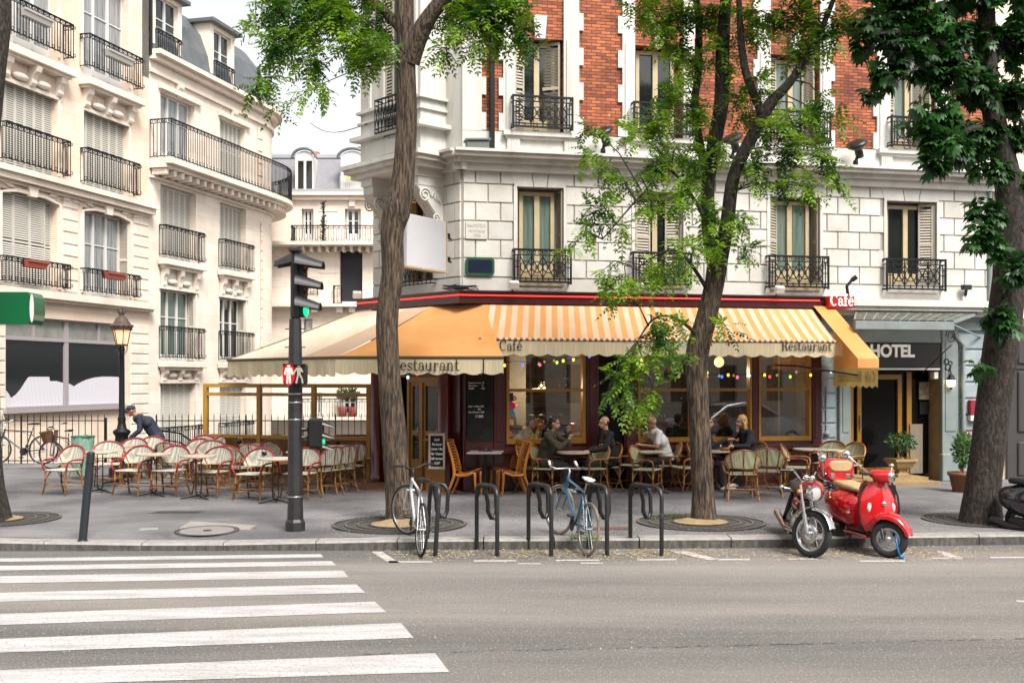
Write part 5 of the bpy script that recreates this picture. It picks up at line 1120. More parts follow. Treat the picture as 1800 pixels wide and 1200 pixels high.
m.add([q1,q0,q0+dp,q1+dp], [(0,1,2,3)]); m.add([q1,q0,FC.w(a1,-fo-.05,zt1)], [(0,1,2)]); m.build('side_canvas', M['awn_o'], t)
zlo = FC.Z(1523,652,-oR)
va_ = FC.w(b1,-.15,zR-.17); vb_ = FC.w(b1,-oR+.03,zR-.17)
m = MB(); m.X = X_; valance(m, va_, vb_, 0, .32, .045, .22); v1 = m.build('valance', mat('yellow cloth valance', (.74,.56,.20), .85, c2=(.60,.43,.14), ns=3, trans=.3), t)  # plain yellow cloth, partly translucent
dd = (va_-vb_); LL = dd.length; dd.normalize(); hh = LL*.80/tw('Café  Restaurant'); nrm_ = Vector((dd.y,-dd.x,0)).normalized()
if nrm_.y > 0: nrm_ = -nrm_
m = MB(); m.X = X_; letters(m, 'Café  Restaurant', hh, lambda u,v,k: vb_+dd*(u+LL*.05)+Vector((0,0,-.25+v*1.25))+nrm_*(.02+.0003*k)); m.build('lettering', mat('faded show-through lettering', (.30,.22,.09), .8), v1)
m = MB(); m.X = X_; m.tube([FC.w(b0,-oR,zR-.3),FC.w(b0-.6,-.6,zR-.12),FC.w(b0-.8,-.1,zR-.1)], .02, 5); m.build('awning_arm', M['dkmetal'], t)
# Café neon sign
p = FC.w(cs(1457,-.55),-.55,cz(1457,540,-.55)); t = thing('neon_sign', 'red neon sign spelling Café at the right end of the fascia', 'neon sign', p, FC.a); w_ = cs(1502,-.55)-cs(1457,-.55); h_ = cz(1457,520,-.55)-cz(1457,540,-.55)
m = MB(); m.cbox(0,w_,0,.12,0,h_,.01); m.build('box', mat('red sign box', (.20,.005,.005), .4, emit=(.8,.01,.0), es=.12), t)
m = MB(); letters(m, 'Café', w_/tw('Café')*.93, lambda u,v,k: Vector((u+.02,-.012-.0003*k,v+.035))); m.build('neon_letters', mat('pale neon letters', (.9,.5,.45), .4, emit=(1,.42,.36), es=1.7), t)
m = MB(); m.tube([(w_*.8,.05,h_),(w_*.75,.05,h_+.2),(w_*.95,.05,h_+.32)], .03, 6); m.tube([(w_*.95,.05,h_+.32),(w_*1.1,.02,h_+.38)], .05, 8); m.build('camera', M['blackpl'], t)
t = wallthing('flood_lamp', 'small black lamp on the white wall above the hotel canopy', 'lamp', 1696, 520, -.1); m = MB(); m.cbox(-.1,.1,-.1,.0,.12,.22,.01); m.tube([(0,-.02,0),(0,-.05,.14)], .03, 6); m.build('head', M['blackpl'], t); m = MB(); m.cbox(-.05,.05,-.02,.08,-.12,.0,.008); m.build('base', M['white'], t)
# string of coloured bulbs
t = thing('string_lights', 'string of coloured bulbs hung under the awnings', 'string lights', FC.w(0,-.7,2.3))
Xs = wt(FC.w(0,-.7,2.3)); m = MB(); m.X = Xs; path = [(720,655),(760,650),(880,640),(905,637),(950,640),(980,638),(1008,633),(1038,626),(1110,634),(1180,655),(1240,658),(1300,661),(1345,659),(1425,657),(1462,652)]
P3 = [FC.w(cs(px,-.75),-.75,cz(px,py-2,-.75)) for px,py in path]; m.tube(P3, .006, 4); m.build('cable', M['blackpl'], t)
cols = {'r':(1,.05,.05),'y':(1,.7,.05),'b':(.05,.15,1),'p':(1,.1,.3),'g':(.4,.9,.1),'w':(.7,.85,1)}
MBL = {k: mat('bulb '+k, v, .3, emit=v, es=.7) for k,v in cols.items()}
for px,py,c in ((733,657,'r'),(717,663,'w'),(887,642,'y'),(918,640,'b'),(949,641,'p'),(979,637,'g'),(990,634,'y'),(1008,632,'y'),(1036,626,'b'),(1181,648,'r'),(1243,655,'g'),(1242,661,'y'),(1269,662,'b'),(1280,659,'y'),(1296,663,'p'),(1317,660,'w'),(1344,659,'y'),(1353,662,'r'),(1389,662,'g'),(1425,659,'y'),(1461,653,'w')):
    q = FC.w(cs(px,-.76),-.76,cz(px,py,-.76)); b = MB(); b.X = Xs; b.ell(q, (.025,.025,.032), 10, 7); b.build('bulb', MBL[c], t)
# ------------------------------------------------------------------ terrace screens, fence, distant house
sc = thing('terrace_screen', 'ochre framed glass windbreak closing the back of the terrace', 'glass screen', (gr(650,845).x,0,PZ)); 
q1 = Vector(((651-900)/F*22.0,22.0)); q0 = Vector(((360-900)/F*23.4,23.4)); L = (q0-q1).length; sc.location = (q0.x,q0.y,PZ); sc.rotation_euler = (0,0,atan2((q1-q0).y,(q1-q0).x))
FS = Frame(q0.x,q0.y,(q1-q0).x,(q1-q0).y)
zS = lambda py, px=500: FS.Z(px,py)-PZ
t0_ = FS.Z(360,674)-PZ
post = [FS.S(p) for p in (362,456,552,649)]
m = MB()
for x in post: m.box(x-.045,x+.045,-.045,.045,0,t0_)
for i in range(3):
    a,b = post[i]+.045, post[i+1]-.045
    for z0,z1 in ((t0_-.08,t0_),(t0_-.26,t0_-.19),(zS(771),zS(765))): m.box(a,b,-.035,.035,z0,z1)
m.build('frame', M['scrframe'], sc)
for i in range(3):
    a,b = post[i]+.045, post[i+1]-.045
    g = MB(); g.quad((a,0,zS(771)),(b,0,zS(771)),(b,0,t0_-.26),(a,0,t0_-.26)); g.build('pane', glass('screen glass', (.97,.97,.97), .0) if i == 0 else bpy.data.materials['screen glass'], sc)
    g = MB(); g.box(a,b,-.02,.02,.02,zS(772)); g.cbox(a+.1,b-.1,-.03,-.018,.12,zS(772)-.1,.01); g.build('panel', M['panel'] if 'panel' in M else M.setdefault('panel', mat('shade-darkened ochre panel', (.20,.085,.010), .5, c2=(.13,.05,.006), ns=4)), sc)  # ochre panels, colour darkened to carry the shade behind the chairs
t = MB(); t.X = None; o = thing('iron_fence', 'black iron railing with spear tips before the sunken side street', 'fence', ((0-900)/F*26.2,26.2,PZ))
xa, xb = -14.2, (660-900)/F*26.2; x00 = o.location.x
def fencebars(px0, px1, name='bars'):
    m = MB(); x = (px0-900)/F*26.2-x00; xe = (px1-900)/F*26.2-x00; ztp = (HZ-739)/F*26.2+H-PZ; zlw = .08
    for z in (ztp,zlw): m.tube([(x,0,z),(xe,0,z)], .017, 4)
    k = 0
    while x <= xe+.01:
        th = .022 if k%14 == 0 else .011; m.tube([(x,0,0 if th > .02 else zlw-.06),(x,0,ztp+.10),(x,0,ztp+.17)], [th,th,.003], 4); x += .155; k += 1
    return m.build(name, M['iron'], o)
fencebars(-120,186); fencebars(275,660)
m = MB(); X1_ = (186-900)/F*26.2-x00; m.tube([(X1_,0,0),(X1_,0,1.12)], .03, 6); X2_ = (272-900)/F*26.2-x00
for dy in (0,.0): pass
m.tube([(X2_,0,0),(X2_,0,.85)], .025, 6); m.tube([(X2_-.2,-.05,.80),(X2_+.1,.05,.82),(X2_+.45,.5,.72),(X2_+1.0,1.6,.1),(X2_+1.6,3,-.7)], .022, 6); m.tube([(X2_+.1,.05,.6),(X2_+.45,.5,.5),(X2_+1.0,1.6,-.12)], .015, 6); m.build('handrail', M['iron'], o)
# house closing the side street
D0 = 56*DS; ph = lambda px: (px-900)/F*D0; pzz = lambda py: H+(HZ-py)/F*D0
fb = thing('distant_house', 'pale house with grey slate mansard closing the side street', 'building', (ph(590),D0,0)); bx = ph(590)
hX = lambda px: ph(px)-bx
m = MB()
ops = [(hX(606),hX(632),pzz(505),pzz(367)),(hX(530),hX(551),pzz(505),pzz(367)),(hX(597),hX(637),pzz(530),pzz(440)),(hX(534),hX(549),pzz(590),pzz(560)),(hX(600),hX(628),pzz(735),pzz(690)),(hX(547),hX(566),pzz(735),pzz(690))]
ops[0] = (hX(606),hX(634),pzz(420),pzz(367)); ops[1] = (hX(530),hX(551),pzz(420),pzz(367))
wall(m, hX(440), hX(760), LOW, pzz(345), ops, 0, .3); m.quad((hX(440),0,pzz(345)),(hX(760),0,pzz(345)),(hX(760),8,pzz(345)),(hX(440),8,pzz(345))); m.quad((hX(440),0,LOW),(hX(440),8,LOW),(hX(440),8,pzz(345)),(hX(440),0,pzz(345))); m.build('wall', M['cream_l'], fb)
for a,b,c,d in (ops[0],ops[1],ops[4],ops[5],ops[3]): sash(fb, a+.05, b-.05, c, d, .25, 2, pane='pane', fw=.09)
m = MB(); a,b,c,d = ops[2]; m.quad((a,.28,c),(b,.28,c),(b,.28,d),(a,.28,d)); m.build('dark_opening', mat('dark blue opening', (.012,.012,.02), .6), fb)
m = MB(); m.box(hX(440),hX(760),-.35,0,pzz(345),pzz(340)); m.box(hX(440),hX(760),-.2,0,pzz(352),pzz(345)-.002); m.box(hX(440),hX(760),-.9,0,pzz(434),pzz(428)); m.box(hX(440),hX(760),-.6,0,pzz(540),pzz(535)); m.box(hX(440),hX(760),-1.1,0,pzz(738),pzz(731))
for px in range(520,660,14): m.box(hX(px),hX(px)+.12,-.5,0,pzz(444),pzz(434)-.003)
for px in (550,594,616,640): m.box(hX(px),hX(px)+.25,-.4,0,pzz(549),pzz(540)-.003)
for px in (571,): m.box(hX(560),hX(594),-.03,0,pzz(480),pzz(468)); m.box(hX(560),hX(594),-.03,0,pzz(372),pzz(362))
m.box(hX(614),hX(624),-.12,0,pzz(363),pzz(352)); m.build('cornice', M['cream_l'], fb)
m = MB(); z0,z1 = pzz(340), pzz(266); m.quad((hX(440),.1,z0),(hX(760),.1,z0),(hX(760),1.3,z1),(hX(440),1.3,z1)); m.build('roof', M['slate'], fb)
m = MB(); m.quad((hX(440),1.3,z1),(hX(760),1.3,z1),(hX(760),4,pzz(246)+.3),(hX(440),4,pzz(246)+.3)); m.box(hX(440),hX(760),1.2,1.35,z1-.05,z1+.1); m.box(hX(440),hX(760),-.32,-.1,z0,z0+.15); m.build('roof_ridge', M['zinc'] if 0 else mat('pale zinc', (.42,.43,.45), .5), fb)
for (a,b,s_w) in ((519,551,1),(599,640,0)):
    m = MB(); x0,x1 = hX(a),hX(b); zt = pzz(275); xc_ = (x0+x1)/2; R_w = (x1-x0)/2
    ar = [(x0,z0),(x1,z0),(x1,zt-.1)]+[(xc_+R_w*cos(q*pi/10),zt-.1+.35*sin(q*pi/10)) for q in range(11)]+[(x0,zt-.1)]
    m.prism(ar, -.02, 1.5); d = m.build('dormer', M['white'], fb)
    m = MB(); m.tube([(xc_+(R_w+.12)*cos(q*pi/10),-.08,zt-.08+.42*sin(q*pi/10)) for q in range(11)], .07, 6); m.build('dormer_roof', M['zinc'], d)
    if s_w: 
        m = MB(); xm = (x0+x1)/2+.0; 
        for (p,q) in ((hX(524),hX(534)),(hX(538.5),hX(549))): m.quad((p,-.025,pzz(332)),(q,-.025,pzz(332)),(q,-.025,pzz(283)),(p,-.025,pzz(283)))
        m.build('pane', M['pane'], d)
    else:
        m = MB(); m.tube([(x0,-.2,pzz(312)),(x1,-.2,pzz(312))], .03, 4)
        for k in range(12): m.tube([(x0+(x1-x0)*k/11,-.2,z0),(x0+(x1-x0)*k/11,-.2,pzz(312))], .012, 4)
        m.build('balcony_railing', M['white'], d)
        m = MB(); m.box(hX(609),hX(623),-.26,-.22,pzz(317),pzz(312)); m.build('banner', mat('lime banner', (.55,.62,.12), .6), d)
m = MB(); m.box(hX(615),hX(642),2.6,3.6,pzz(262),pzz(236)); m.box(hX(614),hX(643),2.5,3.7,pzz(236),pzz(233))
for k in range(7): m.lathe([(.13,pzz(233)),(.10,pzz(227))], (hX(618)+k*.5,3.1,0), 8)
m.build('chimney', M['cream_l'], fb)
m = MB(); m.lathe([(.22,pzz(252)),(.2,pzz(243))], (hX(533),3,0), 8); m.build('chimney_pot', mat('orange pot', (.5,.13,.05), .8), fb)
rail_L(fb, hX(519), hX(665), pzz(430), pzz(401), 0, .85); bpy.data.objects[-1] if 0 else None
rail_L(fb, hX(530), hX(665), pzz(733), pzz(700), 0, 1.0)
rail_L(fb, hX(541), hX(559), pzz(520), pzz(502), 0, .2); rail_L(fb, hX(588), hX(601), pzz(535), pzz(503), 0, .3)
m = MB(); m.tube([(hX(573),-.7,pzz(430)),(hX(573)+.02,-.7,pzz(395)),(hX(573)+.05,-.7,pzz(360))], [.06,.05,.01], 5)
rr = random.Random(8)
for k in range(90): z = pzz(430)+(pzz(362)-pzz(430))*rr.random(); x = hX(573)+rr.gauss(0,.09); m.tube([(hX(573),-.7,z),(x,-.7+rr.gauss(0,.05),z+.12)], .02, 3)
tag(m.build('thin_conifer', mat('dark conifer', (.03,.035,.03), .9), None, (bx,D0,0)), 'thin dark conifer standing on the distant balcony', 'tree')
for px,lb in ((605,'left potted bush on the distant lower terrace'),(623,'right potted bush on the distant lower terrace')):
    o = thing('potted_bush', lb, 'potted plant', (ph(px),D0-.5,pzz(731))); m = MB(); m.lathe([(0,0),(.15,0),(.22,.42),(0,.4)], (0,0,0), 10); m.build('pot', mr, o); urn_plant(o, M['dkshrub'], 1.0, .3, .3, 160, .09, px)
m = MB()
for i in range(14):
    t0, t1 = i/14, (i+1)/14; f = lambda t: pt(545,216,46*DS)*(1-t)+pt(645,218,24*DS)*t-Vector((0,0,.25*sin(pi*t)))
    m.tube([f(t0),f(t1)], .012, 4, caps=False)
tag(m.build('overhead_wire', M['iron']), 'thin overhead cable crossing the gap between the houses', 'cable')
# green shop sign at the left edge
t = thing('green_sign', 'round ended green projecting sign cut by the left edge', 'sign', pt(0,570,20*DS)); s = 20*DS/F
m = MB(); h_ = 57*s; pr = [(-.9,0),(48*s,0)]+[(48*s+.07*sin(q*pi/8),h_/2-h_/2*cos(q*pi/8)) for q in range(1,8)]+[(48*s,h_),(-.9,h_)]
m.prism(pr, -.0, .5); m.build('body', mat('glossy green plastic', (.005,.13,.045), .25, coat=.5), t)
m = MB(); m.add([(50*s+.055+.035*cos(q*pi/8)*1, -.005, h_/2+(h_/2-.03)*sin(q*pi/8)) for q in range(16)], [tuple(range(16))]); m.build('end_face', M['white'], t)
# facing side of the street (seen only in the window glass)
ob = thing('opposite_building', 'long stone row of houses behind the viewer, only mirrored in the café windows', 'building', (0,-9,0))
m = MB(); wl = [(x,x+1.1,z,z+1.9) for x in range(-38,40,3) for z in (1.0,4.4,7.8,11.2)]; m.X = Matrix.Rotation(pi,4,'Z'); wall(m, -40, 40, 0, 14, wl, 0, .25); m.quad((-40,0,14),(40,0,14),(40,8,14),(-40,8,14)); m.build('wall', mat('opposite stone', (.55,.50,.43), .9), ob)
m = MB(); m.X = Matrix.Rotation(pi,4,'Z')
for a,b,c,d in wl: m.quad((a,.2,c),(b,.2,c),(b,.2,d),(a,.2,d))
m.build('window_panes', M['pane'], ob)
# ------------------------------------------------------------------ street furniture
def loft(m, rings, caps=True, smooth=True):
    n = len(rings[0]); b = [p for r in rings for p in r]
    m.add(b, [(i*n+k,i*n+(k+1)%n,(i+1)*n+(k+1)%n,(i+1)*n+k) for i in range(len(rings)-1) for k in range(n)], smooth)
    if caps: m.add(rings[0], [tuple(range(n-1,-1,-1))], False); m.add(rings[-1], [tuple(range(n))], False)
def oval(cx, cy, cz_, ry, rz, n=16, pw=1.0, tilt=0):     # ring in the y,z plane at x
    out = []
    for k in range(n):
        q = 2*pi*k/n; c, s = cos(q), sin(q); c = abs(c)**pw*(1 if c > 0 else -1); s = abs(s)**pw*(1 if s > 0 else -1)
        out.append((cx+tilt*s*rz, cy+ry*c, cz_+rz*s))
    return out
# traffic light
b = gr(519,932); D = b.y; sc_ = D/F
t = thing('traffic_light', 'tall dark traffic light pole with broad hooded lamps, green lit', 'traffic light', b)
zz = lambda py: (HZ-py)*sc_+H-b.z; X = lambda px: (px-519)*sc_
m = MB(); m.lathe([(.135,0),(.135,.12),(.112,.16),(.105,.35),(.097,zz(650)),(.082,zz(560))], (0,0,0), 8, smooth=False); m.lathe([(.082,zz(560)),(.0,zz(560))], (0,0,0), 8)
m.build('pole', M['dkmetal'], t)
for py,r in ((872,.108),(737,.103),(707,.101),(692,.100)): m = MB(); m.lathe([(r,zz(py)-.008),(r+.004,zz(py)),(r,zz(py)+.008)], (0,0,0), 8); m.build('band', M['alu'], t)
m = MB(); zt, zb = zz(438), zz(560); m.cbox(-.06,.055,-.05,.10,zb,zt,.02)
m.cbox(-.075,.08,-.09,.12,zt-.04,zt+.01,.012); m.cbox(.03,.15,-.02,.12,zb+.02,zt-.06,.03)
for z in (zz(578),zz(610)):
    m.tube([(-.14,0,z),(.14,0,z)], .008, 5)
m.build('signal_housing', M['dkmetal'], t)
def hood(z, L, w, left=False):      # broad visor sloping down to its tip
    m = MB(); s = -1 if left else 1; rings = []
    for k in range(7):
        u = k/6; x = s*(.02+L*u); wd = w*(1-.30*u); h = .155*(1-.45*u); zc = z-.05-.05*u; rings.append([(x,-wd*cos(pi*j/10),zc+h*sin(pi*j/10)) for j in range(11)])
    n = 11; vs = [p for r in rings for p in r]; m.add(vs, [(i*n+j,i*n+j+1,(i+1)*n+j+1,(i+1)*n+j) for i in range(6) for j in range(10)], True)
    vs2 = [(x,y*.94,zc_-.012) for x,y,zc_ in vs]; m.add(vs2, [(i*n+j,i*n+j+1,(i+1)*n+j+1,(i+1)*n+j) for i in range(6) for j in range(10)], True)
    m.tube([rings[6][j] for j in range(11)], .009, 5); m.tube([r[0] for r in rings], .008, 5); m.tube([r[10] for r in rings], .008, 5)
    return m.build('visor', M['dkmetal'], t)
hood(zz(458),.36,.17); hood(zz(494),.34,.17); hood(zz(531),.32,.17); hood(zz(456),.24,.17,True)
for py,c,e in ((467,(.10,.01,.008),None),(505,(.09,.03,.005),None),(546,(.01,.5,.2),1)):
    m = MB(); m.X = Matrix.Translation((.15,-.02,zz(py))); m.ell((0,0,0),(.035,.085,.085),14,9); m.build('lens', mat('signal lens', c, .25, emit=(0,.7,.25) if e else None, es=.7), t)
# pedestrian signal
m = MB(); p0,p1 = X(504), X(544); z0,z1 = zz(675), zz(640); m.cbox(p0,p1,-.26,-.10,z0,z1,.02); m.tube([(p0-.0,-.27,z1-.005),(p1,-.27,z1-.005)], .012, 5); m.box(-.05,.05,-.12,0,z0+.1,z1-.1); ps = m.build('pedestrian_signal', M['blackpl'], t)
def figure(cx, cz_, h, mt, walk):
    m = MB(); y = -.266; q = h/10
    m.disc((cx,y,cz_+q*4.3), q*.8, 12, 'y'); m.add([(cx-q*1.1,y,cz_+q*3.3),(cx+q*1.1,y,cz_+q*3.3),(cx+q*.8,y,cz_-q*.3),(cx-q*.8,y,cz_-q*.3)], [(0,1,2,3)])
    def lb(a,b,w):
        d = Vector((b[0]-a[0],0,b[1]-a[1])).normalized(); nn_ = Vector((-d.z,0,d.x))*w*q; A = Vector((cx+a[0]*q,y-.001,cz_+a[1]*q)); B = Vector((cx+b[0]*q,y-.001,cz_+b[1]*q)); m.add([A+nn_,B+nn_,B-nn_,A-nn_], [(0,1,2,3)])
    if walk:
        for a,b in (((-.3,0),(-1.3,-4.6)),((.4,0),(1.6,-2.2)),((1.6,-2.2),(1.9,-4.6)),((-.8,3),(-2.1,1.2)),((-2.1,1.2),(-2.6,.2)),((.8,3),(1.9,1.0))): lb(a,b,.45)
    else:
        for a,b in (((-.5,0),(-.7,-4.6)),((.5,0),(.7,-4.6)),((-1.1,3.1),(-1.9,-.2)),((1.1,3.1),(1.9,-.2))): lb(a,b,.45)
    m.build('man_symbol', mt, ps)
figure(X(514.5), (z0+z1)/2, .27, mat('lit red man', (.8,.1,.08), .5, emit=(1,.16,.12), es=2.6), False); figure(X(532), (z0+z1)/2, .27, mat('unlit pale man', (.42,.37,.30), .6), True)
m = MB(); m.disc((X(514.5),-.2635,(z0+z1)/2), .085, 20, 'y', .15); m.build('lens', mat('red lit lens', (.3,.0,.01), .4, emit=(.6,.0,.01), es=.3), ps)
# low signal box seen from behind
m = MB(); x0,x1 = X(541),X(567); z0,z1 = zz(788), zz(735); m.cbox(x0,x1,-.05,.16,z0,z1,.035); m.tube([(.08,0,z0+.15),(x0+.02,.04,z0+.15)], .03, 6); m.tube([(.08,0,z1-.15),(x0+.02,.04,z1-.15)], .03, 6)
m.cbox(x0+.02,x1-.02,-.062,-.051,z0+.03,z1-.03,.01); rp = m.build('repeater_signal', M['blackpl'], t)
for k in range(3):
    m = MB(); zc = z1-.09-k*.155; rings = [[(x1+.16*u,.05+.07*(1-.3*u)*cos(pi*j/8),zc-.03*u+.06*(1-.8*u)*sin(pi*j/8)) for j in range(9)] for u in (0,.5,1)]; n = 9
    m.add([p for r in rings for p in r], [(i*n+j,i*n+j+1,(i+1)*n+j+1,(i+1)*n+j) for i in range(2) for j in range(8)], True); m.build('visor', M['blackpl'], rp)
m = MB(); m.ell((x1,.05,z0+.09),(.03,.05,.05),10,7); m.build('lens', mat('green repeater lens', (.01,.4,.2), .3, emit=(0,.6,.25), es=.4), rp)
# street lamp
b = gr(214,838); sc_ = b.y/F; t = thing('street_lamp', 'old cast iron street lamp with crowned lantern left of the bent man', 'street lamp', b); zz = lambda py: (HZ-py)*sc_+H-b.z
m = MB(); m.lathe([(.26,0),(.26,.18),(.20,.24),(.17,.42),(.20,.50),(.23,.56),(.23,.62),(.15,.68),(.13,.86),(.18,.93),(.18,.97),(.10,1.02),(.075,1.15),(.085,1.22),(.06,1.3),(.055,2.2),(.048,zz(618)),(.07,zz(615)),(.05,zz(610)),(.045,zz(604))], (0,0,0), 14)
for k in range(10): q = k*pi/5; m.tube([(.17*cos(q),.17*sin(q),.24),(.15*cos(q),.15*sin(q),.45)], .012, 5); m.tube([(.13*cos(q),.13*sin(q),.68),(.12*cos(q),.12*sin(q),.88)], .01, 5)
m.build('post', M['iron'], t)
zb, zt = zz(606), zz(579)
m = MB()
for k in range(6):
    q = k*pi/3; m.tube([(.12*cos(q),.12*sin(q),zb),(.185*cos(q),.185*sin(q),zt)], .012, 5)
m.lathe([(.125,zb-.02),(.135,zb),(.125,zb+.02)], (0,0,0), 6, smooth=False); m.lathe([(.20,zt-.02),(.22,zt+.01),(.21,zt+.05),(.23,zt+.07),(.20,zt+.09),(.11,zt+.24),(.06,zt+.27),(.05,zt+.31),(.085,zt+.40),(.0,zt+.34)], (0,0,0), 12)
for k in range(12): q = k*pi/6; m.ell((.215*cos(q),.215*sin(q),zt+.075), (.03,.03,.035), 6, 5)
for k in range(6): q = k*pi/3; m.tube([(.06*cos(q),.06*sin(q),zt+.34),(.10*cos(q),.10*sin(q),zt+.44)], [.02,.008], 4)
for k in range(4): q = k*pi/2+.4; m.tube([(.05*cos(q),.05*sin(q),zb-.2),(.1*cos(q),.1*sin(q),zb-.12),(.11*cos(q),.11*sin(q),zb)], .01, 5)
m.build('lantern_frame', mat('brown weathered iron', (.05,.033,.025), .6, c2=(.13,.08,.06), ns=9), t)
m = MB(); m.lathe([(.115,zb+.01),(.18,zt-.01)], (0,0,0), 6, smooth=False); m.build('lantern_glass', mat('warm lantern glass', (.75,.42,.22), .3, emit=(1,.35,.15), es=.55, c2=(.85,.7,.5), ns=4), t)
# leaning bollard
b = gr(145,951, PZ-.03); t = thing('bollard', 'leaning dark steel bollard near the kerb, in front of the bistro chairs', 'bollard', b); sc_ = b.y/F; tp = Vector(((157-145)*sc_, .05, (951-797)*sc_))
m = MB(); m.tube([(0,0,0),tp], .052, 14, caps=False); m.ell(tp, (.052,.052,.03), 14, 6); m.lathe([(.075,0),(.06,.02)], (0,0,0), 14); m.build('post', mat('slate grey steel', (.02,.025,.03), .45, c2=(.06,.065,.07), ns=6, lo=.6, hi=.7), t)
m = MB(); m.tube([tp*.87,tp*.90], .054, 14); m.build('band', M['steel'], t)
# green litter bag holder
b = gr(146,842); t = thing('litter_bin', 'pale green crumpled bag bin behind the first bistro chair', 'litter bin', b); rr = random.Random(4)
m = MB(); rings = []
for i in range(12):
    u = i/11; z = .10+.78*u; rings.append([((.17+.05*u+.02*sin(7*q*1.0+3*u)+rr.uniform(-.012,.012))*cos(q), (.17+.05*u+.02*sin(7*q)+rr.uniform(-.012,.012))*sin(q), z) for q in [2*pi*k/22 for k in range(22)]])
loft(m, rings, caps=False); m.build('bag', mat('pale green bag', (.20,.42,.30), .35, c2=(.42,.62,.50), ns=7, sc=(3,3,.6), trans=.2), t)
m = MB(); m.tube([(.225*cos(k*.393),.225*sin(k*.393),.88) for k in range(16)], .014, 6, close=True); m.tube([(0,.2,0),(0,.2,.9)], .02, 6)
for k in range(8): m.ell((.23*cos(k*.785),.23*sin(k*.785),.88), .022, 8, 5)
m.build('ring', mat('green painted steel', (.03,.16,.10), .5), t)
# bicycle racks: an inverted U with a hanging loop
def rack(px0, py0, px1, py1, ytop, label, lean=0.0):
    A = gr(px0,py0,0); B = gr(px1,py1,0); hgt = (HZ-ytop)*B.y/F+H
    t = thing('bike_rack', label, 'bike rack', A, group='steel bicycle racks along the kerb'); d = B-A; d.z = 0; L = d.length; d.normalize(); n = Vector((-d.y,d.x,0)); z = Vector((0,0,1)); ln = Vector((lean,0,0))
    def q(a,h,o=0): return d*a+z*h+n*o+ln*h
    r = .11; P = [q(0,0),q(0,hgt-r),q(r*.3,hgt-r*.3),q(r,hgt),q(L-r,hgt),q(L-r*.3,hgt-r*.3),q(L,hgt-r),q(L,0)]
    m = MB(); m.tube(P, .028, 8); m.build('hoop', M['steel'], t)
    ex = Vector((1,-.15,0)); m = MB()
    m.tube([q(.02,hgt-.16),q(.03,hgt-.05)+ex*.01,q(.04,hgt-.01)+ex*.06,q(.05,hgt-.03)+ex*.17,q(.05,hgt-.09)+ex*.215,q(.05,hgt-.16)+ex*.225,q(.06,hgt-.36)+ex*.225,q(.08,hgt-.44)+ex*.19,q(.12,hgt-.43)+ex*.13,q(.16,hgt-.34)+ex*.07,q(.20,hgt-.22)+ex*.05,q(.22,hgt-.01)+ex*.0], .027, 8); m.build('loop', M['steel'], t)
for a in ((750,964,765,977,855,'leaning dark steel rack hoop beside the white bicycle',.06),(838,966,874,977,856,'dark steel rack hoop below the orange slatted chairs',0),(929,965,969,977,855,'dark steel rack hoop left of the blue bicycle',0),(1036,965,1067,976,856,'dark steel rack hoop which the blue bicycle leans on',0),(1108,963,1163,976,857,'rightmost dark steel rack hoop by the forked tree',0)): rack(*a[:5], a[5], a[6])
